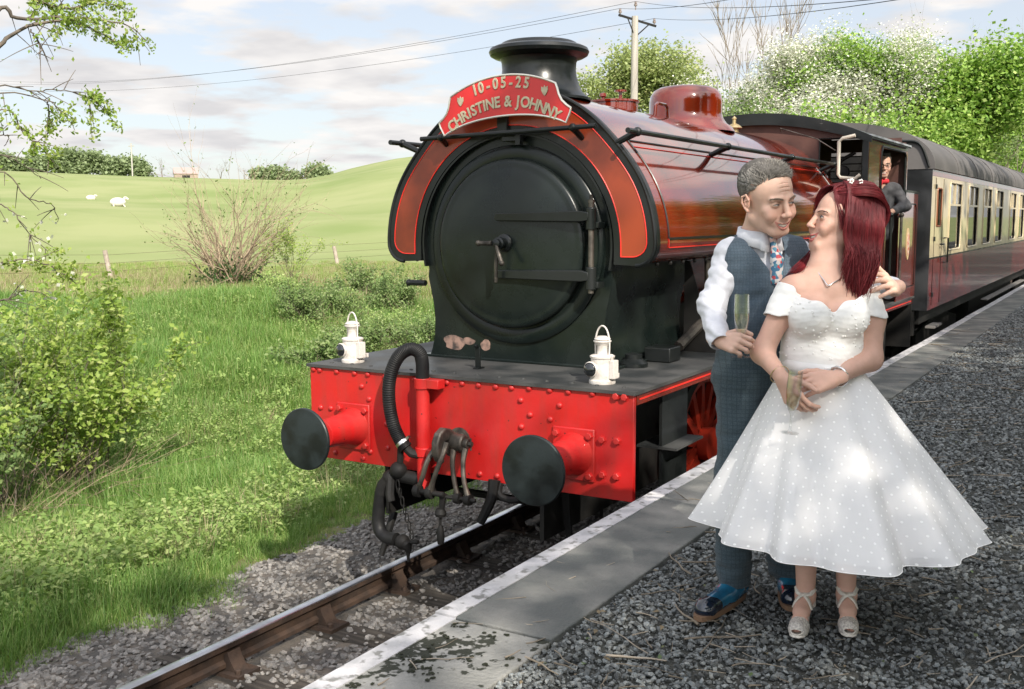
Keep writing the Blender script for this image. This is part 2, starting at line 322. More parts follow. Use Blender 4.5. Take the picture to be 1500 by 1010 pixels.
m_glassdark = M('dark_lens', (.01, .012, .014), .05, coat=1)
m_worn = M('scorched_patch', (.30, .19, .15), .75, col2=(.05, .04, .035), ns=16, lo=.42, hi=.62, detail=8)
# ================================================================ ground
PZ = .93
_d = [-400, -8.5, -6.5, 1.3, 2.2, 3, 4.5, 6, 7.5, 9, 11, 13.5, 18, 26, 40, 60, 400]
_h = [1.0, .9, -.3, -.3, -.3, -.38, -.6, -.85, -.8, -.45, .02, .4, .5, .55, .8, 1.2, 3.]
_u = np.array([-900, -300, 0, 200, 300, 380, 440, 480, 530, 590, 700, 900, 1100, 1500, 2500]); _v = np.array([262, 253, 255, 263, 266, 268, 269, 263, 250, 239, 228, 226, 240, 255, 262])
FH = np.array([-.515, .857]); RH = np.array([.857, .515])
def sstep(a, b, x): t = np.clip((x - a) / (b - a), 0, 1); return t * t * (3 - 2 * t)
def gz(x, y):
    x = np.asarray(x, float); y = np.asarray(y, float); d = -x
    z = np.interp(d, _d, _h)
    z = z + .10 * np.sin(y * .7 + x * .5) * sstep(3, 5, d) * .6 + .06 * np.sin(y * 1.9 - x * 1.3 + 1) * sstep(3, 5, d)
    dx, dy = x - CAM[0], y - CAM[1]; r = np.hypot(dx, dy); s = (dx * RH[0] + dy * RH[1]) / np.maximum(dx * FH[0] + dy * FH[1], .05 * r + 1e-6)
    uu = 750 + 1534.4 * s; hor = 324 - uu * .0047
    e = (hor - np.interp(uu, _u, _v)) / 1534.4 / np.sqrt(1 + s * s)
    crest = 2.5 + 220 * e
    front = sstep(14, 42, d)
    k = sstep(34, 220, r); far = sstep(220, 420, r)
    z = z + front * k * (crest - z) - front * far * 14
    z = z + front * .35 * np.sin(r * .09 + uu * .004) * sstep(45, 80, r) * (1 - sstep(150, 215, r))
    return z
na, nr = 300, 150
rr = np.concatenate([[.5], np.geomspace(1.5, 3200, nr - 1)]); aa = np.arange(na) * 2 * np.pi / na
X = CAM[0] + rr[:, None] * np.cos(aa); Y = CAM[1] + rr[:, None] * np.sin(aa); Z = gz(X, Y)
V = np.stack([X, Y, Z], -1).reshape(-1, 3); i = np.arange(nr - 1)[:, None]; j = np.arange(na)[None]
F = np.stack([i * na + j, (i + 1) * na + j, (i + 1) * na + (j + 1) % na, i * na + (j + 1) % na], -1).reshape(-1, 4)
V = np.concatenate([V, [[CAM[0], CAM[1], gz(CAM[0], CAM[1])]]])
go = np_mesh('ground', V, F, m_field, smooth=True); tag(go, kind='structure', label='rolling green pasture rising to a hill beyond the railway')
# near bank gets soil under the grass: own sheet just above the terrain
def sheet(name, x0, x1, y0, y1, nx, ny, zf, mat, kind='structure', label=None):
    xs = np.linspace(x0, x1, nx); ys = np.linspace(y0, y1, ny); X, Y = np.meshgrid(xs, ys); V = np.stack([X, Y, zf(X, Y)], -1).reshape(-1, 3)
    i = np.arange(ny - 1)[:, None]; j = np.arange(nx - 1)[None]
    F = np.stack([i * nx + j, i * nx + j + 1, (i + 1) * nx + j + 1, (i + 1) * nx + j], -1).reshape(-1, 4)
    return tag(np_mesh(name, V, F, mat, smooth=True), kind=kind, label=label)
sheet('embankment', -13.2, -2.0, -12, 40, 60, 200, lambda x, y: gz(x, y) + .05, m_bank, label='earth of the lineside ditch and bank under the grass')
bz = lambda x, y: np.interp(-x, [-1.5, 1.45, 2.0, 2.6], [-.205, -.205, -.23, -.34]) + .012 * np.sin(x * 9 + y * 3) * np.sin(y * 7)
sheet('ballast_bed', -2.6, 1.54, -9, 70, 40, 400, bz, m_ballast, label='ballast bed under the track')
# ---- track
track = empty('railway_track', (0, 0, 0), label='single railway track of bullhead rails on timber sleepers beside the platform', cat='railway track'); tag(track, kind='structure')
prof = [(-.035, 0), (-.035, -.035), (-.012, -.055), (-.010, -.10), (-.03, -.12), (-.03, -.146), (.03, -.146), (.03, -.12), (.010, -.10), (.012, -.055), (.035, -.035), (.035, 0)]
for s in (-1, 1):
    b = MB(); b.prism([(x + s * .7525, z - .003) for x, z in prof], -9, 70); r_ = b.build('rail', m_rail, track, ang=30)
    b = MB(); b.prism([(s * .7525 - .034, -.012), (s * .7525 + .034, -.012), (s * .7525 + .036, -.003), (s * .7525 + .028, .001), (s * .7525 - .028, .001), (s * .7525 - .036, -.003)], -9, 70); b.build('rail_head', m_railtop, r_, ang=30)
b = MB(); b.box(-1.3, 1.3, -.125, .125, -.33, -.19); sl0 = b.build('sleeper', m_sleeper, track, bev=.008)
b = MB(); b.box(-.17, .17, -.09, .09, -.19, -.165); b.prism([(-.07, -.165), (-.05, -.09), (-.015, -.07), (-.012, -.13), (.012, -.13), (.015, -.07), (.045, -.05), (.06, -.09), (.11, -.165)], -.05, .05)
b.lathe([(.018, -.165), (.018, -.14), (.008, -.135)], 8, c=(-.13, 0.05, 0)); b.lathe([(.018, -.165), (.018, -.14), (.008, -.135)], 8, c=(.13, -.05, 0)); ch0 = b.build('rail_chair', m_rail, track)
b = MB(); b.box(-.032, .0, -.085, .085, -.035, .03); ky0 = b.build('key', m_sleeper, ch0, bev=.004); ky0.location = (-.02, 0, -.09)
ys = [-4.75 + .84 * k + .03 * math.sin(k * 5.1) for k in range(60)]
for k, yy in enumerate(ys):
    o = sl0 if k == 0 else dupmesh(sl0, (0, yy, 0)); o.location = (.02 * math.sin(k * 3.7), yy, .0); o.rotation_euler.z = .012 * math.sin(k * 2.3)
    if yy < 20:
        for s in (-1, 1):
            if k == 0 and s == -1: o = ch0
            else:
                o = dupmesh(ch0, (0, 0, 0)); q = dupmesh(ky0, ky0.location, parent=o)
            o.location = (s * .7525, yy, .0); o.rotation_euler.z = 0 if s < 0 else math.pi
# ---- stones
def stone_src(name, mat, seed, r=1., flat=.7):
    bm = bmesh.new(); bmesh.ops.create_icosphere(bm, subdivisions=1, radius=r); rg = random.Random(seed)
    for v in bm.verts: v.co *= rg.uniform(.62, 1.15); v.co.z *= flat; v.co.x *= 1.15
    me = bpy.data.meshes.new(name); bm.to_mesh(me); bm.free(); me.materials.append(mat); o = bpy.data.objects.new(name, me); return o
stones = [stone_src('ballast_lump', m_stone, k) for k in range(6)]; grav = [stone_src('gravel_chip', m_gravel, 20 + k, flat=.6) for k in range(6)]
rg = np.random.default_rng(3)
n = 62000; y = -4.5 + 26 * rg.uniform(0, 1, n) ** 1.8; x = rg.uniform(-2.35, 1.5, n); kx = np.abs(np.abs(x) - .7525) > .05; x, y = x[kx], y[kx]
zz = bz(x, y) - .006 + rg.uniform(-.006, .016, len(x)); ons = np.min(np.abs(y[:, None] - np.array(ys)[None]), 1) < .14; keep = ~(ons & (np.abs(x) < 1.31)) | (rg.uniform(0, 1, len(x)) < np.where(np.abs(x) > .9, .55, .22))
x, y, zz = x[keep], y[keep], zz[keep]; zz = zz + np.where((np.min(np.abs(y[:, None] - np.array(ys)[None]), 1) < .14) & (np.abs(x) < 1.31), .02, 0)
scatter('track_ballast', stones, np.stack([x, y, zz], -1), rg.uniform(0, 6.3, len(x)), rg.uniform(.010, .029, len(x)), tilt=rg.uniform(-.6, .6, (len(x), 2)), label='grey ballast stones round the rails')
# ---- platform
plat = empty('platform', (0, 0, 0)); tag(plat, label='low station platform with concrete edge slabs and white painted line', cat='platform', kind='structure')
b = MB(); b.box(1.56, 9.6, -14, 90, -.4, .905); b.build('platform_fill', m_gravelbed, plat)
b = MB(); b.box(1.545, 1.558, -14, 90, -.4, .86); b.build('platform_wall', m_dark, plat)
sb = MB(); sb.box(1.472, 2.0, -1.017, 1.017, .862, PZ); slab0 = sb.build('paving_slab', m_conc, plat, bev=.006)
sb = MB(); sb.box(1.469, 1.568, -1.0175, 1.0175, PZ - .03, PZ + .004); ln0 = sb.build('edge_line', m_line, slab0)
k = 0; yy = -2.34 - 2.04 * 4.5
while yy < 60:
    if k == 0: o = slab0; l = ln0
    else: o = dupmesh(slab0, (0, 0, 0)); l = dupmesh(ln0, (0, 0, 0), parent=o)
    o.location = (.004 * math.sin(k * 7.), yy, .003 * math.sin(k * 4.3)); o.rotation_euler = (.0015 * math.sin(k * 2), .001 * math.cos(k * 3), 0)
    if yy < -2.4:
        if 'mm' not in globals(): mm = slab0.data.copy(); mm.materials.clear(); mm.materials.append(m_concmoss)
        o.data = mm; tag(o, label='pale mossy concrete edge slab with black moss spots')
    k += 1; yy += 2.04
if 1:
    for o in plat.children:
        if o.name.startswith('paving_slab') and o.location.y > -2.4: o.data = slab0.data if slab0.data.materials[0] == m_conc else o.data
mdark = mm.copy(); mdark.materials.clear(); mdark.materials.append(m_conc)
for o in plat.children:
    if o.name.startswith('paving_slab'): o.data = mdark if o.location.y > -2.4 else mm
n = 170000; t = rg.uniform(0, 1, n); y = -4.6 + 30 * t ** 2.1; x = 2.0 + 6.2 * rg.uniform(0, 1, n) ** 1.15
x = 2.012 + (x - 2.0); sc_ = rg.uniform(.0055, .0135, n) ** 1.0 * (1 + .055 * (y + 4.6)); zz = .912 + rg.uniform(-.004, .012, n)
n2 = 150000; t2 = rg.uniform(0, 1, n2); y2 = -4.6 + 18 * t2 ** 2.3; x2 = 2.012 + 5.5 * rg.uniform(0, 1, n2) ** 1.15; x = np.concatenate([x, x2]); y = np.concatenate([y, y2]); sc_ = np.concatenate([sc_, rg.uniform(.0022, .0055, n2)]); zz = np.concatenate([zz, .914 + rg.uniform(0, .010, n2)]); n = len(x)
scatter('platform_gravel', grav, np.stack([x, y, zz], -1), rg.uniform(0, 6.3, n), sc_, tilt=rg.uniform(-.7, .7, (n, 2)), label='dark grey gravel covering the platform')
# moss clumps on the pale slab
mx_ = rg.uniform(1.585, 1.995, 2600); my_ = rg.uniform(-4.4, -2.36, 2600); nz_ = np.array([mnoise.noise((a * 6, b * 6, 3.)) + .7 * mnoise.noise((a * 21, b * 21, 9.)) for a, b in zip(mx_, my_)]); kk = nz_ > .22
m_moss = M('moss', (.022, .026, .014), .95, col2=(.05, .06, .025), ns=30, bump=.8, bs=200); msrc = [stone_src('moss_clump', m_moss, 60 + k, flat=.35) for k in range(3)]
scatter('slab_moss', msrc, np.stack([mx_[kk], my_[kk], np.full(kk.sum(), PZ + .001)], -1), rg.uniform(0, 6.3, kk.sum()), rg.uniform(.004, .011, kk.sum()), label='black moss growing on the pale edge slab')
# twigs and dead leaves
polys = []
for q in range(3200):
    x, y = 2.05 + 5.5 * rg.random() ** 1.1, -4.3 + 15 * rg.random() ** 1.7; a = rg.normal(.35, .9); L = rg.choice([.05, .09, .14, .26], p=[.4, .33, .19, .08]) * rg.uniform(.7, 1.4)
    if rg.random() < .04: x = 1.6 + .4 * rg.random()
    k = 5; t = np.linspace(-.5, .5, k); dx = np.cos(a) * L * t; dy = np.sin(a) * L * t; bend = rg.normal(0, .05) * L * (1 - 4 * t * t) + rg.normal(0, .02, k) * L
    P = np.stack([x + dx - np.sin(a) * bend, y + dy + np.cos(a) * bend, .926 + .006 * rg.random() + .012 * rg.random() * (t + .5) + 0 * t], -1)
    r0 = rg.uniform(.0012, .0040) * (1.6 if L > .2 else 1); polys.append((P, r0 * np.linspace(1, .5, k)))
m_twig = M('dead_twig', (.20, .165, .12), .85, col2=(.34, .29, .23), ns=3, island=.35)
V, F = tubes(polys, 5); tag(np_mesh('twigs', V, F, m_twig, smooth=True), kind='stuff', label='dead twigs strewn over the platform gravel')
cn = np.stack([2.02 + 5 * rg.random(1500) ** 1.2, -4.3 + 14 * rg.random(1500) ** 1.6, np.full(1500, .929)], -1)
V, F = leaves(cn, .026, rg, updir=np.array([0, 0, 2.5])); m_litter = leafmat('leaf_litter', (.10, .08, .05), (.22, .17, .10), (.09, .13, .05), trans=.1)
tag(np_mesh('leaf_litter', V, F, m_litter), kind='stuff', label='dry leaf litter on the platform gravel')
# ================================================================ locomotive
loco = empty('steam_locomotive', (0, 0, 0), label='crimson saddle tank steam locomotive with black smokebox and red buffer beam', cat='steam locomotive')
P_ = lambda: MB()
b = MB(); b.box(-1.268, 1.268, 0, .035, .797, 1.452); beam = b.build('buffer_beam', m_red, loco, bev=.004)
# bolts
bd = MB(); bd.lathe([(.0205, 0), (.0185, -.007), (.014, -.012), (.007, -.0148), (.001, -.0155)], 12, ax='y'); bolt0 = bd.build('rivet', m_red, beam)
bh = MB(); bh.lathe([(.027, 0), (.027, -.004), (.022, -.0045), (.022, -.022), (.019, -.025), (.001, -.026)], 6, ax='y'); hex0 = bh.build('bolt', m_red, beam, ang=25)
riv = [(-1.233, 1.433), (-1.176, 1.431), (-1.02, 1.431), (-.858, 1.431), (-.741, 1.431), (-.592, 1.427), (-.077, 1.426), (.044, 1.428), (.171, 1.426), (.302, 1.427), (.421, 1.43), (.55, 1.437), (.698, 1.437), (.828, 1.437), (.995, 1.44), (-.34, 1.428), (-.797, 1.343), (-.734, 1.258), (-.584, 1.262), (-.588, 1.097), (-.58, .931), (-.732, .886), (-.797, .832), (-1.176, 1.16), (-1.082, 1.163), (-.51, 1.022), (.488, 1.355), (.556, 1.268), (.767, 1.346), (.702, 1.253), (.492, 1.185), (.176, .84), (.308, .842), (-1.05, .845), (-1.2, .93), (-.17, .842)]
hexs = [(1.155, 1.437), (1.212, 1.437), (1.064, 1.164), (1.163, 1.165), (1.067, .948), (1.161, .947)]
bt = bolt0.data; first = True
for x, z in riv:
    o = bolt0 if first else dupmesh(bolt0, (0, 0, 0)); first = False; o.location = (x, -.001, z)
first = True
for x, z in hexs:
    o = hex0 if first else dupmesh(hex0, (0, 0, 0)); first = False; o.location = (x, -.001, z); o.rotation_euler.y = x * 7
# buffers
for s in (-1, 1):
    bf = empty('buffer', (s * .87, 0, 1.055), parent=loco)
    b = MB(); b.box(-.145, .145, -.018, -.001, -.165, .165); b.build('base_plate', m_red, bf, bev=.008)
    b = MB(); b.lathe([(.135, -.018), (.125, -.05), (.112, -.10), (.104, -.2), (.098, -.30), (.098, -.345), (.09, -.35)], 40, ax='y'); b.build('housing', m_red, bf)
    b = MB(); b.lathe([(.06, -.34), (.06, -.49), (.10, -.497), (.15, -.503)], 32, ax='y', caps=False); b.build('shank', m_rubber, bf)
    b = MB(); b.lathe([(.08, -.488), (.200, -.494), (.208, -.502), (.208, -.515), (.203, -.522), (.15, -.528), (.08, -.531), (.001, -.532)], 64, ax='y'); b.build('buffer_head', M('buffer_face' if s < 0 else 'buffer_face_b', (.006, .009, .010), .32, col2=(.013, .020, .021), ns=6, rvar=.2, bump=.05, bs=30), bf)
    for dx, dz in ((-.115, .125), (.115, .125), (-.115, -.125), (.115, -.125)):
        o = dupmesh(hex0, (dx, -.019, dz), parent=bf); o.rotation_euler.y = dx * 9 + dz
# footplate
b = MB(); b.box(-1.285, 1.285, -.02, 8.75, 1.4525, 1.473); fp = b.build('footplate', m_plate, loco)
b = MB(); b.lathe([(.014, 0), (.013, .006), (.001, .009)], 8); st0 = b.build('rivet', m_plate, fp); first = True
for k in range(14):
    o = st0 if first else dupmesh(st0, (0, 0, 0)); first = False; o.location = (-1.15 + .177 * k, .10 + .012 * (k % 2), 1.473)
for s in (-1, 1):
    b = MB(); b.box(s * 1.262 - .008, s * 1.262 + .008, .04, 8.7, 1.385, 1.452); va = b.build('valance', m_crim, loco)
    b = MB(); b.box(s * 1.2715 - .0015, s * 1.2715 + .0015, .08, 8.6, 1.412, 1.422); b.build('lining', m_lining, va)
b = MB()
for s in (-1, 1): b.box(s * .62 - .015, s * .62 + .015, .035, 8.6, .45, 1.452)
b.build('main_frame', m_dark, loco)
b = MB(); b.box(-.6, .6, 1.4, 8.2, .55, 1.2); b.build('inside_motion', m_dark, loco)
b = MB(); b.tube(spl([(.30, -.02, .82), (.295, -.04, .72), (.26, -.06, .62), (.225, -.08, .54)], 14).tolist(), np.linspace(.042, .03, 14).tolist(), 10); b.build('guard_hose', m_dark, loco)
b = MB(); b.tube(spl([(.33, .0, .80), (.335, -.02, .74), (.38, -.03, .71), (.47, -.03, .715), (.52, 0, .75)], 20).tolist(), .022, 8); b.build('brake_pipe', m_dark, loco)
for s in (-1, 1):
    b = MB(); b.prism([(s * .70 - .02, .42), (s * .70 + .02, .42), (s * .66 + .03, .80), (s * .66 - .03, .80)], .25, .27); b.tube([(s * .72, .24, .40), (s * .74, .16, .20), (s * .75, .12, .10)], [.03, .026, .02], 8); b.build('guard_iron', m_dark, loco)
b = MB(); b.tube([(-.62, .9, .42), (.62, .9, .42)], .03, 8); b.tube([(-.5, .3, .75), (-.5, 1.6, .72)], .03, 8); b.tube([(.35, .3, .70), (.35, 1.6, .68)], .035, 8); b.build('brake_gear', m_dark, loco)
# wheels
m_wheel = M('wheel_red', (.40, .03, .012), .4, col2=(.25, .02, .01), ns=4)
for yy in (2.45, 4.15, 5.85):
    for s in (-1, 1):
        wl = empty('wheel', (s * .76, yy, .648), parent=loco)
        b = MB(); b.lathe([(.57, -.06), (.65, -.06), (.648, .055), (.57, .06), (.57, -.06)], 48, ax='x', caps=False); b.build('tyre', m_dark, wl)
        b = MB(); b.ring(arc(0, 0, .572, 0, 360, 40), arc(0, 0, .515, 0, 360, 40), -.045, .045, ax='x')
        for k in range(14):
            a = 2 * math.pi * k / 14; mt = Matrix.Rotation(a, 4, 'X'); b.prism([(.0, 0)] * 0 + [(-.045, .12), (.045, .12), (.028, .53), (-.028, .53)], -.022, .022, ax='x', mat=mt)
        b.lathe([(.001, -.11), (.13, -.11), (.14, .11), (.001, .11)], 24, ax='x'); b.build('spokes', m_wheel, wl)
    b = MB()
b = MB(); b.tube([(.93, 2.45 + .25, .648 - .2), (.93, 4.15 + .25, .648 - .2), (.93, 5.85 + .25, .648 - .2)], .05, 6); b.build('coupling_rod', m_steel, loco)
# front steps
for s in (-1, 1):
    st = empty('front_step', (0, 0, 0), parent=loco)
    b = MB(); b.box(min(s * 1.17, s * 1.19), max(s * 1.17, s * 1.19), .62, 1.06, .62, 1.452); b.build('hanger', m_black, st)
    b = MB(); b.box(min(s * 1.02, s * 1.30), max(s * 1.02, s * 1.30), .60, 1.08, 1.0, 1.015); b.build('tread', m_plate, st)
    b = MB(); b.box(min(s * 1.02, s * 1.30), max(s * 1.02, s * 1.30), .60, 1.08, .62, .635); b.build('tread', m_plate, st)
# smokebox
SC = 2.31
half = [(.755, 1.474), (.728, 1.54), (.706, 1.64), (.702, 1.76), (.712, 1.86), (.735, 1.97), (.758, 2.07)]
cir = arc(0, SC, .772, -17, 90, 30)
R_ = half + [(x, z) for x, z in cir if z > 2.09]
outl = R_ + [(-x, z) for x, z in reversed(R_[:-1])]
b = MB(); b.prism(outl, .76, 2.1); sbx = b.build('smokebox', m_sbox, loco, ang=40)
b = MB(); b.box(-.80, .80, .735, 2.15, 1.473, 1.492); b.build('base_flange', m_sbox, sbx, bev=.004)
ro = arc(0, SC, .778, -12, 192, 50); ri = arc(0, SC, .764, -12, 192, 50)
b = MB(); b.ring(ro, ri, .715, .80); b.build('wrapper_edge', m_black, sbx, ang=40)
b = MB(); b.lathe([(.700, .76), (.700, .742), (.690, .732), (.66, .728), (.60, .724), (.59, .73)], 96, c=(0, 0, SC), ax='y', caps=False); b.lathe([(.60, .726), (.001, .726)], 96, c=(0, 0, SC), ax='y', caps=False); b.build('front_ring', m_sbox, sbx, ang=40)
def blob(cx, cz, rx, rz_, seed, n=26): return [(cx + rx * math.cos(t) * (1 + .13 * math.sin(3 * t + seed) + .08 * math.sin(5 * t)), cz + rz_ * math.sin(t) * (1 + .12 * math.cos(2 * t + seed))) for t in [2 * math.pi * k / n for k in range(n)]]
b = MB(); b.prism(blob(-.53, 1.588, .095, .058, 1), .7572, .7595); b.prism(blob(-.405, 1.605, .055, .026, 2), .7575, .7595); b.build('scorched_patch', m_worn, sbx)
b = MB(); b.prism(blob(-.255, 1.585, .042, .040, 4), .7572, .7595); b.build('scorched_patch', m_worn, sbx)
# door
DZ = 2.33; door = empty('smokebox_door', (0, 0, 0), parent=loco)
b = MB(); b.lathe([(.592, .725), (.594, .690), (.592, .672), (.575, .660), (.555, .655), (.535, .657), (.52, .652), (.46, .644), (.38, .634), (.28, .624), (.18, .618), (.08, .614), (.001, .613)], 110, c=(0, 0, DZ - .01), ax='y'); b.build('door_plate', m_sbox, door, ang=50)
for z0, z1 in ((2.483, 2.535), (2.085, 2.14)):
    b = MB(); b.prism([(-.06, z0), (-.075, (z0 + z1) / 2), (-.06, z1), (.60, z1 + .012), (.66, z1), (.66, z0), (.60, z0 - .008)], .588, .628); hs = b.build('hinge_strap', m_black, door, bev=.005)
    b = MB(); b.lathe([(.036, z0 - .06), (.036, z1 + .03), (.03, z1 + .035)], 16, c=(.665, .625, 0)); b.box(.64, .72, .62, .72, z0 - .05, z0 - .01); b.build('hinge_block', m_black, hs, bev=.003)
b = MB(); b.tube([(.665, .625, 2.0), (.665, .625, 2.62)], .020, 12); b.lathe([(.001, 2.655), (.012, 2.652), (.012, 2.62), (.024, 2.62), (.024, 2.60)], 10, c=(.665, .625, 0)); b.build('hinge_pin', m_steel, door)
b = MB(); b.lathe([(.062, .615), (.062, .60), (.05, .59), (.035, .588), (.03, .55), (.042, .548), (.042, .525), (.03, .52), (.028, .505), (.03, .49), (.001, .482)], 24, c=(0, 0, DZ), ax='y'); b.build('door_dart', m_black, door)
b = MB(); b.tube([(-.005, .50, DZ), (.06, .47, DZ - .13)], [.013, .016], 10); b.sphere((.062, .469, DZ - .135), .02); b.tube([(-.005, .53, DZ), (-.02, .53, DZ - .14), (-.03, .54, DZ - .27)], [.016, .014, .012], 8); b.build('door_handle', m_steel, door)
b = MB(); b.tube([(-.03, .49, DZ), (-.13, .485, DZ + .0)], [.018, .015], 10); b.sphere((-.135, .485, DZ), .021); b.build('door_handle', m_steel, door)
b = MB(); b.box(-.05, .09, .66, .74, 3.03, 3.06); b.box(.06, .10, .655, .70, 3.00, 3.07); b.box(-.10, -.02, .68, .72, 3.085, 3.28); b.build('lamp_bracket', m_black, loco, bev=.003)
# saddle tank
tk = empty('saddle_tank', (0, 0, 0), parent=loco); TC = 2.30
def tankr(t, off=0.):  # half outline in angle from top, shoulder slightly flattened
    return (1.082 - .028 * math.exp(-((t - 48) / 17) ** 2)) + off
def tank_out(off=0., low=2.19, rc=.14, n=40):
    pts = []
    for k in range(n + 1):
        t = 90.0 * k / n; r = tankr(t, off); pts.append((r * math.sin(math.radians(t)), TC + r * math.cos(math.radians(t))))
    xe = tankr(90, off); z0 = low - off; pts += [(xe, z0 + rc + .0)] if z0 + rc < TC - .01 else []
    pts = [p for p in pts if p[1] >= z0 + rc - 1e-6] + [(xe - rc + rc * math.cos(math.radians(a)), z0 + rc - rc * math.sin(math.radians(a))) for a in range(10, 91, 10)]
    return pts
rt = tank_out(); IN = .79
inn_full = [(IN * math.sin(math.radians(t)), TC + IN * math.cos(math.radians(t))) for t in range(0, 91, 5)] + [(IN, 2.19)]
half_poly = rt + list(reversed(inn_full))
full = [(-x, z) for x, z in reversed(rt)] + rt[1:]
inner = [(x, z) for x, z in reversed(inn_full)] + [(-x, z) for x, z in inn_full[1:]]
# body shell
b = MB(); b.prism(full + [(.70, 2.19), (-.70, 2.19)], .79, 5.93); b.build('tank_shell', m_crim, tk, ang=30)
b = MB(); b.prism(full + inner, .715, .795, caps=False)
# front plate (black) with arch cut
b = MB(); nA = 60
def resample(pts, n):
    P = np.array(pts); s = np.r_[0, np.cumsum(np.hypot(*np.diff(P, axis=0).T))]; t = np.linspace(0, s[-1], n); return list(zip(np.interp(t, s, P[:, 0]), np.interp(t, s, P[:, 1])))
fo = tank_out(.006); FO = [(-x, z) for x, z in reversed(fo)] + fo[1:]; INN = [(-x, z) for x, z in reversed(inn_full)] + inn_full[1:]
# ring between outer and inner (both start bottom-left, end bottom-right)
b.ring(resample(FO, 140), resample(INN, 140), .712, .80); b.build('front_frame', m_black, tk, ang=30)
b = MB(); pts = resample(FO, 120); b.tube([(x * 1.0, .716, z) for x, z in pts], .014, 8); b.build('edge_bead', m_black, tk)
po = tank_out(-.052, low=2.19, rc=.10); 
for s in (-1, 1):
    O = [(s * x, z) for x, z in po]; I = [(s * .843 * math.sin(math.radians(t)), TC + .843 * math.cos(math.radians(t))) for t in range(0, 91, 4)] + [(s * .843, 2.245)]
    O = [p for p in O]; O[-1] = (O[-1][0], 2.242)
    b = MB(); b.ring(resample(O, 70), resample(I, 70), .709, .713); b.build('front_panel', m_panel, tk)
    loop = resample(O, 60) + [(s * .843, 2.242)] ; Ii = resample(I, 60)
    b = MB(); b.tube([(x, .7085, z) for x, z in loop], .0042, 6); b.tube([(x, .7085, z) for x, z in Ii], .0042, 6); b.build('lining', m_lining, tk)
# side lining panels (red lines along the lower tank side) and bands
for s in (-1, 1):
    def side(t): r = tankr(t, .003); return (s * r * math.sin(math.radians(t)), TC + r * math.cos(math.radians(t)))
    for t0, t1, wd in ((50, 92, .006), (47, 94, .014)):
        mt_ = m_lining if wd < .01 else m_black
        (xa, za), (xb, zb) = side(t0), side(90 if t1 < 93 else 86.8)
        b = MB()
        b.box(min(xb, xb + s * .004), max(xb, xb + s * .004), .95, 5.7, zb - wd / 2, zb + wd / 2)
        b.tube([(xa, .95, za), (xa, 5.7, za)], wd / 2, 6); cur = [side(t) for t in np.linspace(t0, 90 if t1 < 93 else 86.8, 16)] 
        for yy in (.95, 5.7): b.tube([(x, yy, z) for x, z in cur], wd / 2, 6)
        b.build('lining', mt_, tk)
    b = MB(); b.sphere((0, 0, 0), .016, 6, 4); tr0 = b.build('rivet', m_dark, tk)
    for k in range(22):
        o = tr0 if k == 0 else dupmesh(tr0, (0, 0, 0)); o.location = (s * 1.0, .95 + k * .23, 2.187)
# boiler & firebox below the tank
b = MB(); b.lathe([(.68, 2.0), (.68, 5.95)], 48, c=(0, 0, 2.2), ax='y'); b.build('boiler', m_crim, loco)
b = MB(); b.box(-.62, .62, 4.2, 5.95, 1.45, 2.2); b.box(-.55, .55, 2.1, 4.2, 1.3, 1.8); b.build('firebox', m_dark, loco)
b = MB(); b.tube([(1.0, 2.6, 2.15), (1.0, 2.6, 1.95), (.98, 2.35, 1.85), (.9, 1.6, 1.55)], .04, 8); b.tube([(.95, 2.05, 2.18), (.95, 2.1, 1.5)], .03); b.build('feed_pipe', m_steel, loco)
b = MB(); b.box(.78, .98, 1.25, 1.45, 1.473, 1.58); b.build('oil_box', m_black, loco, bev=.01)
b = MB(); b.lathe([(.10, 1.473), (.10, 1.50), (.06, 1.53), (.06, 1.56), (.02, 1.57)], 16, c=(.82, .98, 0)); b.build('sand_filler', m_black, loco)
b = MB(); b.box(.72, 1.22, 2.2, 5.9, 1.473, 1.66); b.build('running_board_box', m_plate, loco, bev=.01)
b = MB(); b.tube([(1.12, 1.95, 1.47), (1.12, 1.95, 1.56), (1.12, 2.0, 1.58), (1.12, 2.22, 1.58), (1.12, 2.27, 1.56), (1.12, 2.27, 1.47)], .018, 8); b.build('grab_handle', m_black, loco)
b = MB(); b.tube([(-.98, 1.2, 1.47), (-.98, 1.2, 1.60), (-.93, 1.2, 1.64), (-.78, 1.2, 1.64)], .03, 8); b.build('pipe_elbow', m_black, loco)
b = MB(); b.tube([(-.80, .78, 2.02), (-.95, .78, 2.02)], .022, 8); b.sphere((-.955, .78, 2.02), .026); b.build('side_pin', m_black, loco)
b = MB()
b.prism([(1.06, 1.475), (.84, 2.17), (.80, 2.17), (.80, 1.475)], 1.95, 1.965); b.build('tank_stay', m_dark, loco)
# chimney
chm = empty('chimney', (0, 1.10, 0), parent=loco)
b = MB(); b.lathe([(.375, 3.335), (.375, 3.352), (.345, 3.372), (.315, 3.40), (.290, 3.45), (.272, 3.51), (.266, 3.56), (.270, 3.61), (.285, 3.64)], 56, caps=False); b.build('barrel', m_black, chm)
b = MB(); b.lathe([(.24, 3.62), (.285, 3.635), (.325, 3.645), (.352, 3.66), (.362, 3.683), (.352, 3.706), (.322, 3.720), (.285, 3.727), (.270, 3.745), (.255, 3.752), (.238, 3.745), (.232, 3.5), (.001, 3.48)], 56, caps=False); b.build('cap', m_black, chm)
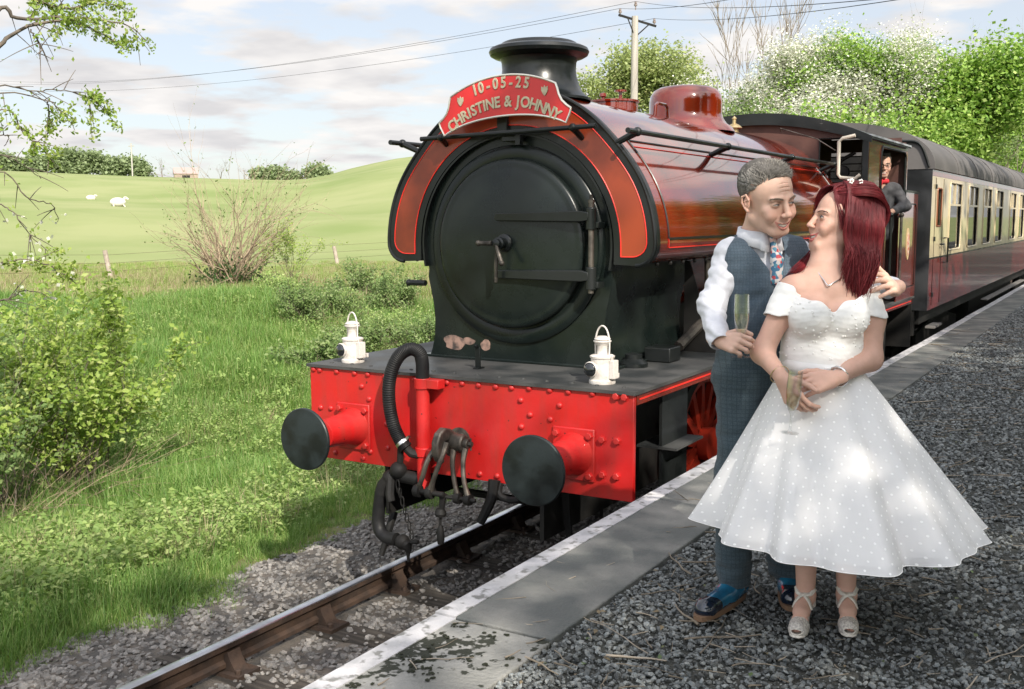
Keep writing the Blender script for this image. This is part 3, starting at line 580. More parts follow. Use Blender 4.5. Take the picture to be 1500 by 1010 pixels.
# dome
dm = empty('dome', (0, 3.93, 0), parent=loco)
b = MB(); b.lathe([(.47, 3.30), (.44, 3.345), (.39, 3.38), (.355, 3.43), (.345, 3.48), (.345, 3.58), (.335, 3.64), (.305, 3.69), (.25, 3.72), (.15, 3.737), (.001, 3.742)], 64); b.build('dome_cover', m_crim, dm, ang=60)
b = MB(); b.tube([(.30, 2.50, 3.31), (.30, 2.52, 3.42), (.30, 2.56, 3.44), (.30, 2.72, 3.44), (.30, 2.76, 3.42), (.30, 2.78, 3.31)], .014, 8); b.build('lifting_eye', m_crim, loco)
fl = empty('water_filler', (0, 2.35, 0), parent=loco)
b = MB(); b.lathe([(.195, 3.34), (.195, 3.435), (.21, 3.44), (.21, 3.455), (.1, 3.47), (.001, 3.47)], 36); b.build('filler_lid', m_crim, fl)
b = MB(); b.lathe([(.015, 3.46), (.015, 3.52), (.05, 3.525), (.05, 3.54), (.001, 3.545)], 14, c=(.06, 0, 0)); b.build('filler_wing_nut', m_crim, fl); b = MB(); b.lathe([(.015, 3.46), (.015, 3.49), (.03, 3.50), (.026, 3.525), (.001, 3.53)], 12, c=(-.10, 0, 0)); b.build('filler_wing_nut', m_crim, fl)
# tank handrails
for s in (-1, 1):
    hr = empty('tank_handrail', (0, 0, 0), parent=loco)
    b = MB(); b.tube([(s * .95, .57, 3.055), (s * .95, 5.9, 3.055)], .018, 10); b.build('rail_bar', m_black, hr)
    for yy in (.72, 2.45, 4.2, 5.75):
        b = MB(); b.tube([(s * .95, yy, 3.055), (s * .80, yy, 2.99)], [.026, .02], 8); b.sphere((s * .95, yy, 3.055), .031, 10, 8); b.build('stanchion', m_black, hr)
hr = empty('front_handrail', (0, 0, 0), parent=loco)
b = MB(); b.tube([(-.705, .615, 3.071), (.70, .615, 3.098)], .017, 10); b.build('rail_bar', m_black, hr)
for x in (-.53, .53):
    b = MB(); b.tube([(x, .615, 3.084 + x * .019), (x + math.copysign(.02, x), .715, 3.03)], [.024, .02], 8); b.sphere((x, .615, 3.084 + x * .019), .028, 10, 8); b.build('stanchion', m_black, hr)
# lamp irons
b = MB(); b.prism([(-.09, 1.473), (-.05, 1.473), (-.05, 1.62), (-.09, 1.62)], .36, .372); b.box(-.09, -.05, .33, .42, 1.473, 1.482); b.tube([(-.07, .366, 1.62), (-.07, .35, 1.635), (-.07, .33, 1.63)], .012, 6); b.build('lamp_iron', m_black, loco, bev=.002)
# vacuum standpipe and hose
vp = empty('vacuum_pipe', (0, 0, 0), parent=loco)
b = MB(); b.tube([(-.222, -.075, .70), (-.222, -.075, 1.45)], .046, 20); b.build('standpipe', m_red, vp)
b = MB(); b.lathe([(.056, 1.385), (.056, 1.455)], 20, c=(-.222, -.075, 0)); b.box(-.222, -.08, -.10, -.02, 1.39, 1.45); b.build('clamp', m_red, vp, bev=.004); b = MB(); b.lathe([(.056, .93), (.056, .99)], 20, c=(-.222, -.075, 0)); b.box(-.26, -.12, -.11, -.02, .93, .985); b.build('clamp', m_red, vp, bev=.004)
hp = []
ctrl = [(-.222, -.075, 1.455), (-.222, -.075, 1.56), (-.24, -.085, 1.625), (-.30, -.10, 1.645), (-.375, -.12, 1.60), (-.425, -.14, 1.50), (-.445, -.15, 1.38), (-.44, -.15, 1.25), (-.41, -.15, 1.13), (-.365, -.145, 1.04), (-.32, -.135, .985)]
q = spl(ctrl, 240); rad = .0425 + .0022 * (np.arange(240) % 3 < 2); rad[:36] = .045
b = MB(); b.tube(q.tolist(), rad.tolist(), 18); b.build('hose', m_rubber, vp, ang=25)
b = MB(); b.lathe([(.0445, -.011), (.049, -.011), (.049, .011), (.0445, .011)], 20, caps=False); b.box(.045, .075, -.012, .012, -.009, .009); cl = b.build('hose_clip', m_bright, vp); cl.location = (-.345, -.14, 1.015); cl.rotation_euler = (0, -.75, 0)
b = MB(); b.tube([(-.32, -.135, .985), (-.29, -.12, .95), (-.24, -.1, .94)], .03, 10); b.tube([(-.37, -.13, .99), (-.385, -.12, .86), (-.39, -.12, .80)], .022, 8); b.sphere((-.40, -.12, .82), .06, 12, 8); b.tube([(-.24, -.07, .76), (-.42, -.1, .78)], .045, 12); b.sphere((-.47, -.12, .76), .055, 12, 8); b.tube([(-.47, -.12, .76), (-.52, -.13, .70), (-.535, -.14, .64)], .048, 12); b.tube([(-.45, -.14, .76), (-.43, -.18, .66), (-.42, -.18, .62)], .03, 8); b.build('hose_coupling', m_dark, vp)
q = spl([(-.535, -.14, .655), (-.552, -.145, .54), (-.556, -.15, .45), (-.53, -.16, .385), (-.46, -.17, .355), (-.38, -.18, .36)], 60)
b = MB(); b.tube(q.tolist(), .044, 16); b.build('lower_hose', m_rubber, vp)
b = MB(); b.sphere((-.33, -.18, .35), .052, 12, 8); b.tube([(-.36, -.18, .36), (-.29, -.18, .33), (-.27, -.18, .29)], [.045, .04, .012], 12); b.tube([(-.285, -.18, .31), (-.285, -.18, .22)], [.02, .006], 8); b.tube([(-.26, -.18, .36), (-.20, -.18, .37)], .014); b.build('hose_end', m_dark, vp)
for k in range(7):
    a = math.pi / 2 * (k % 2); b = MB(); cx, cz = -.385 + .018 * k, .73 - .055 * k
    ring = [(cx + .014 * math.cos(t) * math.cos(a), -.15 + .014 * math.cos(t) * math.sin(a), cz + .034 * math.sin(t)) for t in [2 * math.pi * j / 10 for j in range(10)]]
    b.tube(ring, .0045, 5, closed=True); b.build('chain_link', m_dark, vp)
# coupling: hook, shackle, screw
cp = empty('screw_coupling', (0, 0, 0), parent=loco)
b = MB(); b.lathe([(.085, -.002), (.085, -.012), (.06, -.014), (.05, -.05)], 20, c=(.02, 0, 1.05), ax='y'); b.build('drawbar_plate', m_steel, cp)
def plate(pts, x0, x1): q = MB(); q.prism(pts, x0, x1, ax='x'); return q     # (y, z) outline swept along x
hkp = [(0, 1.10), (-.07, 1.115), (-.13, 1.15), (-.19, 1.165), (-.25, 1.14), (-.285, 1.08), (-.285, 1.01), (-.255, .955), (-.215, .935), (-.205, .955), (-.225, .99), (-.225, 1.04), (-.20, 1.075), (-.165, 1.075), (-.14, 1.04), (-.14, .985), (-.10, .955), (-.05, .97), (0, 1.0)]
plate(hkp, -.012, .042).build('hook', m_steel, cp, bev=.012)
b = MB(); b.lathe([(.001, .05), (.055, .05), (.058, .06), (.058, .13), (.05, .14), (.034, .142), (.034, .165), (.030, .17), (.001, .171)], 20, c=(0, -.12, 1.06), ax='x'); b.build('pin_boss', m_steel, cp)
b = MB(); b.lathe([(.001, .171), (.018, .172), (.018, .195), (.001, .198)], 6, c=(0, -.12, 1.06), ax='x'); b.tube([(.185, -.12, 1.10), (.185, -.12, 1.02)], .006, 6); b.build('pin_nut', m_steel, cp)
def link(pts, r, nm='link', mt=None):
    q = spl(pts, 20); b = MB(); b.tube(q.tolist(), np.interp(np.linspace(0, 1, 20), [0, .12, .3, .8, 1], [r * 1.5, r * 1.25, r, r * .95, r * 1.4]).tolist(), 10); b.build(nm, mt or m_steel, cp)
link([(-.035, -.20, 1.02), (-.065, -.25, .95), (-.10, -.26, .84), (-.150, -.245, .745)], .017); link([(.05, -.20, 1.07), (.045, -.25, .98), (.005, -.265, .87), (-.052, -.25, .745)], .017)
link([(.068, -.14, 1.04), (.075, -.17, .93), (.095, -.18, .82), (.12, -.18, .715)], .017); link([(.145, -.12, 1.05), (.150, -.16, .94), (.170, -.18, .83), (.200, -.18, .725)], .017)
b = MB(); b.lathe([(.001, -.19), (.016, -.188), (.018, -.178), (.018, .055), (.001, .06)], 14, c=(0, -.245, .740), ax='x')
for x in (-.150, -.052): b.lathe([(.02, -.022), (.040, -.020), (.042, 0), (.040, .020), (.02, .022)], 18, c=(x, -.245, .740), ax='x')
b.build('trunnion', m_dark, cp)
b = MB(); b.lathe([(.001, .075), (.014, .076), (.016, .24), (.012, .255), (.001, .258)], 12, c=(0, -.18, .712), ax='x')
for x in (.12, .2): b.lathe([(.02, -.022), (.036, -.020), (.038, 0), (.036, .020), (.02, .022)], 18, c=(x, -.18, .712), ax='x')
b.tube([(-.05, -.24, .74), (.03, -.22, .722), (.12, -.19, .712)], .013, 8); b.build('trunnion', m_dark, cp)
b = MB(); b.tube([(.03, -.215, .735), (.022, -.215, .66), (.01, -.215, .60)], [.026, .020, .018], 10); b.lathe([(.001, .575), (.034, .585), (.040, .605), (.028, .635), (.02, .64)], 12, c=(.008, -.215, 0)); b.tube([(.006, -.215, .60), (.004, -.215, .52)], .009, 8); b.build('coupling_screw', m_dark, cp)
b = MB(); b.lathe([(.001, .395), (.020, .40), (.026, .43), (.022, .50), (.010, .525), (.001, .53)], 12, c=(.006, -.215, 0)); b.build('tommy_bar', m_dark, cp)
# lamps (stand on the footplate)
def lamp(name, x, label):
    lp = empty(name, (x, .21, 1.473), label=label, cat='lamp', group='white oil lamps on the buffer beam'); lp.rotation_euler.z = -.12
    b = MB(); b.lathe([(.001, 0), (.082, 0), (.084, .008), (.082, .022), (.076, .026), (.072, .03), (.072, .158), (.077, .160), (.079, .172), (.07, .178), (.04, .182), (.001, .183)], 32); b.build('body', m_lampw, lp)
    b = MB(); b.lathe([(.036, .178), (.034, .20), (.034, .232), (.040, .245), (.056, .262), (.056, .268), (.03, .272)], 24, caps=False); b.lathe([(.052, .278), (.046, .288), (.03, .296), (.001, .298)], 24); b.lathe([(.044, .268), (.044, .279)], 20); b.build('chimney_top', m_lampw, lp)
    b = MB(); q = [( .052 * math.cos(t), 0, .245 + .115 * math.sin(t)) for t in np.linspace(0, math.pi, 16)]; q = [(.05, 0, .178)] + q + [(-.05, 0, .178)]; b.tube(q, .0055, 8); b.build('carry_handle', m_lampw, lp)
    b = MB(); b.lathe([(.048, -.055), (.050, -.082), (.045, -.090)], 26, c=(-.035, 0, .092), ax='y', caps=False); b.build('bezel', m_lampw, lp)
    b = MB(); b.lathe([(.001, -.106), (.018, -.103), (.034, -.096), (.0445, -.086), (.045, -.05)], 28, c=(-.035, 0, .092), ax='y', caps=False); b.build('lens', m_glassdark, lp, ang=60)
    b = MB(); b.box(.068, .10, -.03, .03, .035, .15); b.tube([(.075, -.02, .08), (.082, -.02, .15), (.083, -.02, .19)], .005, 6); b.box(-.07, .07, .072, .09, .03, .06); b.build('side_socket', m_lampw, lp, bev=.004)
    return lp
lamp('oil_lamp', -1.045, 'white oil lamp on the footplate at the far end above the curved hose')
lamp('oil_lamp', .956, 'white oil lamp on the footplate at the platform end of the red beam')
# headboard
hb = empty('headboard', (.03, .56, 3.10), label='arched red wedding headboard with raised names and date on the smokebox', cat='headboard'); 
RB = .93; zc_ = 3.462 - 3.10 - RB
top = [(RB * math.sin(math.radians(a)), zc_ + RB * math.cos(math.radians(a))) for a in np.linspace(-26.6, 26.6, 30)]
xr, zr = top[-1]; sideR = [(xr + .012, zr - .035), (xr + .022, zr - .075), (xr + .042, zr - .115), (xr + .075, zr - .148), (xr + .108, zr - .172), (xr + .100, zr - .20), (xr + .068, zr - .262)]
rb2 = .70; zc2 = .092 - rb2 + .0; xe_, ze_ = sideR[-1]
bot = [(xe_ - (xe_ * 2) * k / 24, ) for k in range(25)]
def botz(x): k = math.sqrt(max(rb2 ** 2 - x * x, 0)); return zc2 + k
dz = ze_ - botz(xe_); bot = [(x[0], botz(x[0]) + dz * (x[0] / xe_) ** 2) for x in bot]
outline = top + sideR + bot[1:-1] + [(-x, z) for x, z in reversed(sideR)]
hbr = Matrix.Rotation(.0, 4, 'Y')
b = MB(); b.prism(outline, -.008, .008); b.build('board', M('headboard_red', (.62, .012, .012), .35, coat=.4), hb)
b = MB(); b.tube([(x, -.008, z) for x, z in outline], .0075, 6, closed=True); b.build('rim', M('silver_rim', (.72, .70, .62), .35, metal=.7), hb)
hb.rotation_euler = (0, -math.radians(2.6), 0)
m_let = M('cream_metal_letters', (.56, .50, .36), .45, metal=.35, col2=(.45, .40, .28), ns=30)
def letter(ch, x, z, rot, size, parent, y=-.008, depth=.006, mat=None, name='letter', wid=1.0, rz=0., rotx=math.pi / 2):
    cu = bpy.data.curves.new('t', 'FONT'); cu.body = ch; cu.size = size; cu.extrude = depth; cu.bevel_depth = size * .012; cu.align_x = 'CENTER'; cu.resolution_u = 3; cu.offset = size * .018
    t_ = bpy.data.objects.new('t', cu); C.objects.link(t_); dg = bpy.context.evaluated_depsgraph_get(); me = bpy.data.meshes.new_from_object(t_.evaluated_get(dg)); bpy.data.objects.remove(t_)
    me.materials.clear(); me.materials.append(mat or m_let); o = bpy.data.objects.new(name, me); C.objects.link(o); o.parent = parent
    o.matrix_local = Matrix.Translation((x, y, z)) @ Matrix.Rotation(rz, 4, 'Z') @ Matrix.Rotation(-rot, 4, 'Y').inverted().inverted() @ Matrix.Rotation(rotx, 4, 'X') @ Matrix.Diagonal((wid, 1, 1, 1))
    return o
def arctext(s, adv, r, size, wid):
    tot = sum(adv); a = -tot / 2
    for ch, w_ in zip(s, adv):
        am = a + w_ / 2; t = am / r
        if ch != ' ': letter(ch, r * math.sin(t), zc_ + r * math.cos(t), -t, size, hb, wid=wid)
        a += w_
W = {'I': .028, ' ': .026, '-': .045, '1': .032, 'J': .042, '&': .060, 'M': .07, 'N': .061, 'H': .061, 'O': .067, 'C': .060, 'R': .053, 'S': .047, 'T': .050, 'E': .049, 'Y': .052}
arctext('10-05-25', [W.get(c, .052) * 1.18 for c in '10-05-25'], RB - .084, .102, .86)
arctext('CHRISTINE & JOHNNY', [W.get(c, .052) * 1.005 for c in 'CHRISTINE & JOHNNY'], RB - .210, .102, .90)
for s in (-1, 1):
    b = MB(); cx, cz = s * .335, zc_ + math.sqrt((RB - .07) ** 2 - .335 ** 2)
    b.prism([(cx - .024, cz + .028), (cx - .008, cz + .02), (cx, cz + .036), (cx + .008, cz + .02), (cx + .024, cz + .028), (cx + .026, cz + .002), (cx + .014, cz - .022), (cx, cz - .036), (cx - .014, cz - .022), (cx - .026, cz + .002)], -.014, -.008); b.build('rose_emblem', m_let, hb, bev=.002)
# cab
cab = empty('cab', (0, 0, 0), parent=loco); m_cabin = M('cab_inside', (.10, .045, .035), .6, col2=(.07, .03, .025), ns=4)
def roofz(x): return 3.64 - (3.0 - math.sqrt(9 - x * x)) * 1.0
xs = np.linspace(-1.30, 1.30, 41); ro = [(x, roofz(x)) for x in xs]; ri = [(x, roofz(x) - .02) for x in xs]
b = MB(); b.ring(ro, ri, 5.90, 8.05); b.build('roof', m_black, cab, ang=30)
b = MB(); b.ring([(x, roofz(x) + .003) for x in xs], [(x, roofz(x) - .125 + .06 * (abs(x) / 1.3) ** 4) for x in xs], 5.885, 5.90); b.build('roof_edge', m_black, cab, ang=30)
# weatherboard with opening
bx = [(-1.25, 1.473), (-1.25, roofz(1.25) - .02)]
b = MB(); top_ = [(x, roofz(x) - .02) for x in np.linspace(-1.25, .74, 20)]
b.prism([(-1.25, 1.473)] + top_ + [(.74, 1.473)], 5.95, 5.965); b.prism([(.741, 1.473), (.741, 2.88), (1.25, 2.88), (1.25, 1.473)], 5.95, 5.965); b.prism([(.741, 3.34), (.741, roofz(.74) - .02), (1.25, roofz(1.25) - .02), (1.25, 3.34)], 5.95, 5.965); b.build('weatherboard', m_cabin, cab)
b = MB(); b.box(1.205, 1.262, 5.93, 5.949, 1.473, 3.36); b.build('corner_angle', m_black, cab)
# hinged glass frame
m_cream = M('pale_frame', (.55, .50, .42), .5); fr = [(.80, 2.93), (.80, 3.28), (.84, 3.33), (1.0, 3.37)]
b = MB(); b.tube([(1.15, 5.80, 3.35), (1.02, 5.80, 3.325), (.985, 5.80, 3.29), (.985, 5.80, 2.95), (1.01, 5.80, 2.915), (1.16, 5.80, 2.90), (1.21, 5.80, 2.94)], .019, 8); b.build('window_frame', m_cream, cab)
b = MB(); b.tube([(.745, 5.94, 2.88), (1.2, 5.94, 2.88), (1.2, 5.94, 3.335), (.745, 5.94, 3.335)], .014, 6, closed=True); b.build('window_frame', m_black, cab)
# cab back sheet (bunker front) with window so the far trees show, curved pipes
b = MB(); b.box(-1.25, 1.25, 7.98, 8.0, 1.473, 2.75); b.box(-1.25, -.95, 7.98, 8.0, 2.75, 3.4); b.box(-.35, .35, 7.98, 8.0, 2.75, 3.5); b.box(.95, 1.25, 7.98, 8.0, 2.75, 3.4); b.box(-1.2, 1.2, 7.975, 7.99, 3.3, 3.46); b.build('cab_back', m_cabin, cab)
b = MB()
for k in range(6): b.tube([(.35, 7.96, 2.8 + k * .09), (.95, 7.96, 2.8 + k * .09)], .008, 5)
b.build('spectacle_bars', m_steel, cab)
b = MB(); b.tube(spl([(.7, 6.05, 2.4), (.72, 6.1, 2.9), (.9, 6.2, 3.1), (1.05, 6.25, 3.2)], 20).tolist(), .022, 8); b.tube(spl([(.5, 6.05, 2.6), (.55, 6.15, 3.0), (.62, 6.15, 3.3)], 14).tolist(), .03, 8); b.lathe([(.001, 0), (.07, 0), (.08, .02), (.001, .03)], 20, c=(.95, 6.1, 2.98), ax='y'); b.build('cab_pipes', m_dark, cab)
for s in (-1, 1):
    sd_ = empty('cab_side', (0, 0, 0), parent=cab); X0, X1 = sorted((s * 1.25, s * 1.262))
    b = MB(); b.box(X0, X1, 5.966, 6.55, 1.473, 3.36); b.build('front_panel', m_crim, sd_)
    b = MB(); b.box(X0, X1, 6.551, 6.93, 1.473, 2.555); b.build('lower_panel', m_crim, sd_)
    b = MB(); b.box(X0, X1, 6.551, 8.06, 3.27, 3.36); b.box(X0, X1, 7.93, 8.06, 2.55, 3.27); b.build('cantrail', m_crim, sd_)
    # rounded opening rim
    q = [(s * 1.262, 6.56, 2.62), (s * 1.262, 6.56, 3.22), (s * 1.262, 6.62, 3.275), (s * 1.262, 7.86, 3.275), (s * 1.262, 7.93, 3.22), (s * 1.262, 7.93, 2.6)]
    b = MB(); b.tube(q, .016, 8); b.build('opening_bead', m_black, sd_)
    b = MB(); b.tube([(s * 1.27, 6.56, 2.62), (s * 1.27, 6.62, 2.55), (s * 1.27, 6.95, 2.55), (s * 1.27, 7.0, 2.5)], .016, 8); b.build('elbow_rail', m_black, sd_)
    b = MB(); b.box(*sorted((s * 1.262, s * 1.30)), 5.9, 8.07, 3.335, 3.365); b.build('rain_strip', M('pale_drip_strip', (.35, .37, .40), .35), sd_)
    for yy in (7.02, 7.62):
        b = MB(); b.tube([(s * 1.30, yy, 1.55), (s * 1.30, yy, 2.5)], .016, 10); b.sphere((s * 1.30, yy, 2.52), .03, 10, 8); b.tube([(s * 1.25, yy, 2.5), (s * 1.30, yy, 2.5)], .012); b.build('grab_rail', m_steel if yy > 7.5 else m_black, sd_)
    bk = empty('bunker_side', (0, 0, 0), parent=cab)
    b = MB(); b.box(X0, X1, 7.66, 8.85, 1.473, 2.80); b.build('bunker_panel', m_crim, bk)
    b = MB(); b.box(*sorted((s * 1.24, s * 1.275)), 7.95, 8.87, 2.80, 2.825); b.build('bunker_edge', m_black, bk)
    xl = s * 1.264; b = MB(); b.tube([(xl, 7.78, 1.62), (xl, 7.78, 2.60), (xl, 7.84, 2.66), (xl, 8.68, 2.66), (xl, 8.74, 2.60), (xl, 8.74, 1.62)], .008, 6, closed=True); b.build('lining', m_black, bk)
    b = MB(); b.tube([(xl, 6.05, 1.62), (xl, 6.05, 2.40), (xl, 6.5, 2.40), (xl, 6.85, 2.40), (xl, 6.85, 1.62)], .007, 6, closed=True); b.build('lining', m_black, sd_)
    crest = [(.13 * math.cos(t) * .75, .2 * math.sin(t)) for t in [2 * math.pi * k / 24 for k in range(24)]]
    b = MB(); b.prism([(8.27 + p[0], 2.16 + p[1]) for p in crest], *sorted((s * 1.262, s * 1.268)), ax='x'); cr_ = b.build('crest', M('crest_gold', (.50, .38, .2), .5), bk)
    b = MB(); b.prism([(8.27 + p[0] * .72, 2.16 + p[1] * .72) for p in crest], *sorted((s * 1.2665, s * 1.271)), ax='x'); b.build('shield', M('crest_red', (.5, .08, .04), .5, col2=(.6, .5, .4), ns=25), cr_)
b = MB(); b.box(-1.25, 1.25, 8.01, 8.84, 1.473, 2.7); b.build('coal_bunker', m_dark, cab)
b = MB(); b.box(-1.22, 1.22, 5.97, 7.9, 1.44, 1.475); b.box(1.0, 1.2, 7.0, 7.6, .6, .62); b.box(1.14, 1.16, 6.95, 7.65, .45, 1.45); b.build('cab_floor', m_dark, cab)
b = MB(); b.lathe([(.05, 3.42), (.05, 3.46), (.09, 3.47), (.06, 3.50), (.02, 3.52), (.02, 3.56), (.03, 3.57), (.001, 3.60)], 14, c=(-.1, 5.6, 0)); b.build('whistle', m_brass, loco)
b = MB(); b.tube([(.35, 5.85, 3.42), (.35, 5.80, 3.46), (.75, 5.80, 3.33), (.95, 5.80, 3.2)], .006, 6); b.build('washout_rail', m_steel, loco)
# rear beam
b = MB(); b.box(-1.25, 1.25, 8.75, 8.78, .8, 1.45); b.build('rear_beam', m_dark, loco)
# ================================================================ coach
m_cr = M('coach_cream', (.60, .50, .32), .32, col2=(.53, .44, .28), ns=3, coat=.4)
m_carm = M('coach_carmine', (.20, .014, .014), .2, col2=(.15, .012, .012), ns=2, coat=.7)
m_roof = M('coach_roof', (.075, .07, .068), .55, col2=(.14, .13, .125), ns=1.2, lo=.3, hi=.7, bump=.05, bs=8, rvar=.2)
m_end = M('coach_end', (.012, .013, .014), .35, col2=(.03, .032, .035), ns=1.5, rvar=.25, coat=.2)
m_cglass = bpy.data.materials.new('coach_glass'); m_cglass.use_nodes = True; _t = m_cglass.node_tree; _t.nodes.clear(); _o = _t.nodes.new('ShaderNodeOutputMaterial'); _m = _t.nodes.new('ShaderNodeMixShader'); _a = _t.nodes.new('ShaderNodeBsdfTransparent'); _a.inputs[0].default_value = (.55, .60, .56, 1); _g = _t.nodes.new('ShaderNodeBsdfGlossy'); _g.inputs['Roughness'].default_value = .02; _l = _t.nodes.new('ShaderNodeFresnel'); _l.inputs[0].default_value = 1.75
_t.links.new(_l.outputs[0], _m.inputs[0]); _t.links.new(_a.outputs[0], _m.inputs[1]); _t.links.new(_g.outputs[0], _m.inputs[2]); _t.links.new(_m.outputs[0], _o.inputs[0])
m_vent = M('frosted_vent', (.30, .29, .27), .12, coat=.6, col2=(.10, .10, .10), ns=9, lo=.45, hi=.55)
m_curtain = M('curtain', (.45, .40, .32), .9)
co = empty('passenger_coach', (0, 9.2, 0), label='carmine and cream passenger coach with grey roof coupled behind the engine', cat='railway coach')
L_ = 19.6; X = 1.37
def side(s):
    wins = [(1.45 + .05, 2.62)] + [(3.37, 4.47), (5.2, 6.25), (6.95, 8.05)] + [(9.4, 10.5), (11.2, 12.3), (13.0, 14.1), (14.8, 15.9), (16.6, 17.5)]
    z0, z1 = 2.02, 2.99
    a, b_ = sorted((s * (X - .035), s * X))
    m = MB(); m.box(a, b_, 0, L_, 1.25, 1.945); m.build('lower_panel', m_carm, co)
    m = MB(); m.box(a, b_, 0, L_, 1.947, z0); m.box(a, b_, 0, L_, z1, 3.035)
    edge = [0, .46, .80] 
    m.box(a, b_, 0, .46, z0, z1); m.box(a, b_, .46, .80, z0, 2.38); m.box(a, b_, .46, .80, 2.87, z1)
    prev = .80
    for w0, w1 in wins: m.box(a, b_, prev, w0, z0, z1); prev = w1
    m.box(a, b_, prev, L_, z0, z1); m.build('upper_panel', m_cr, co)
    m = MB(); m.box(a, b_, 0, L_, 3.037, 3.13); m.build('cantrail', m_carm, co)
    m = MB(); m.box(*sorted((s * (X - .01), s * (X + .004))), 0, L_, 1.935, 1.955); m.build('waist_line', m_black, co)
    for w0, w1 in wins:
        wd = empty('window', (s * X, (w0 + w1) / 2, 0), parent=co); h = (w1 - w0) / 2
        m = MB(); m.box(*sorted((-s * .028, -s * .022)), -h, h, z0, 2.66); m.build('pane', m_cglass, wd)
        m = MB(); m.box(*sorted((-s * .026, -s * .019)), -h, h, 2.68, z1); m.build('vent_pane', m_vent, wd)
        m = MB(); 
        def rr_(y0, y1, za, zb, r): return [(y1 - r + r * math.cos(t), zb - r + r * math.sin(t)) for t in np.linspace(0, math.pi / 2, 5)] + [(y0 + r + r * math.cos(t), zb - r + r * math.sin(t)) for t in np.linspace(math.pi / 2, math.pi, 5)] + [(y0 + r + r * math.cos(t), za + r + r * math.sin(t)) for t in np.linspace(math.pi, 1.5 * math.pi, 5)] + [(y1 - r + r * math.cos(t), za + r + r * math.sin(t)) for t in np.linspace(1.5 * math.pi, 2 * math.pi, 5)]
        m.tube([(s * .002, p[0], p[1]) for p in rr_(-h, h, z0, z1, .07)], .013, 6, closed=True); m.box(*sorted((-s * .02, s * .006)), -h, h, 2.655, 2.685); m.box(*sorted((-s * .02, s * .004)), -.012, .012, 2.685, z1 - .01); m.build('window_frame', m_black if 0 else m_cr, wd)
        m = MB(); m.tube([(s * -.012, p[0], p[1]) for p in rr_(-h + .012, h - .012, z0 + .012, z1 - .012, .06)], .009, 6, closed=True); m.build('gasket', m_dark, wd)
    dr = empty('end_door', (s * X, .62, 0), parent=co)
    m = MB(); m.box(*sorted((-s * .028, -s * .02)), -.165, .165, 2.38, 2.87); m.build('pane', m_cglass, dr)
    m = MB(); m.box(*sorted((-s * .002, s * .005)), -.32, -.312, 1.3, 3.02); m.box(*sorted((-s * .002, s * .005)), .312, .32, 1.3, 3.02); m.build('door_gap', m_dark, dr)
    m = MB(); m.tube([(s * .002, p[0], p[1]) for p in rr_(-.17, .17, 2.37, 2.88, .03)], .012, 6, closed=True); m.build('door_frame', M('varnished_wood', (.22, .07, .03), .4), dr)
    m = MB(); m.tube([(s * .0, .50, 1.86), (s * .06, .50, 1.86), (s * .06, .50, 2.2), (s * .0, .50, 2.2)], .012, 8); m.tube([(s * .01, .12, 2.12), (s * .05, .12, 2.12), (s * .05, .22, 2.12)], .012, 8); m.build('grab_handle', m_black, dr)
    for z in (1.45, 2.2, 2.9):
        m = MB(); m.box(*sorted((-s * .002, s * .02)), -.36, -.30, z - .03, z + .03); m.build('door_hinge', m_black, dr)
for s in (1, -1): side(s)
# roof: low ellipse
def rarc(n=36): return [(1.40 * math.cos(t), 3.125 + .66 * math.sin(t) ** .85) for t in np.linspace(0, math.pi, n)]
R1 = rarc(); m = MB(); m.prism(R1, -.03, L_ + .03); m.build('roof', m_roof, co, ang=50)
for k in range(1, 10):
    m = MB(); m.ring([(x * 1.006, 3.125 + (z - 3.125) * 1.012) for x, z in R1], [(x * .99, 3.12 + (z - 3.12) * .985) for x, z in R1], k * 2.0 - .015, k * 2.0 + .015); m.build('roof_rib', m_roof, co)
for k in range(6):
    m = MB(); m.lathe([(.14, 3.70), (.14, 3.80), (.10, 3.83), (.001, 3.84)], 14, c=(.35 * (-1) ** k, 2.6 + 3.1 * k, 0)); m.build('roof_ventilator', m_roof, co)
for yy in (0, L_):
    e = [(x, z) for x, z in R1] + [(-1.37, 1.25), (1.37, 1.25)]
    m = MB(); m.prism([(1.372, 1.25)] + [(x * .98, z - .01) for x, z in R1] + [(-1.372, 1.25)], yy - .02 if yy == 0 else yy, yy + (0 if yy == 0 else .02)); m.build('end_wall', m_end, co)
    sg = -1 if yy == 0 else 1
    m = MB(); m.box(-.55, .55, *sorted((yy + sg * .03, yy + sg * .30)), 1.2, 3.3); m.build('gangway', m_dark, co)
    m = MB(); m.tube(spl([(1.33, yy + sg * .04, 3.15), (1.2, yy + sg * .05, 3.45), (.95, yy + sg * .06, 3.5)], 12).tolist(), .02, 6); m.tube([(-.9, yy + sg * .04, 1.3), (-.9, yy + sg * .04, 3.4)], .02, 6); m.tube([(.95, yy + sg * .04, 1.3), (.95, yy + sg * .04, 3.1)], .015, 6); m.build('end_handrail', m_black, co)
    m = MB(); m.box(-1.2, 1.2, *sorted((yy, yy - sg * .12)), .9, 1.249); m.build('headstock', m_dark, co)
    for s in (-1, 1):
        m = MB(); m.lathe([(.10, sg * .0), (.10, sg * .30), (.2, sg * .33), (.2, sg * .36), (.001, sg * .365)], 24, c=(s * .87, yy, 1.05), ax='y'); m.build('buffer', m_dark, co)
m = MB(); m.box(-1.25, 1.25, .12, L_ - .12, 1.05, 1.249); m.box(-1.1, 1.1, 6, 13, .5, 1.05); m.build('underframe', m_dark, co)
m = MB(); m.box(1.30, 1.42, .35, .95, .98, 1.01); m.box(1.30, 1.42, 6, 13, .98, 1.0); m.build('footboard', M('footboard_wood', (.16, .15, .14), .8), co)
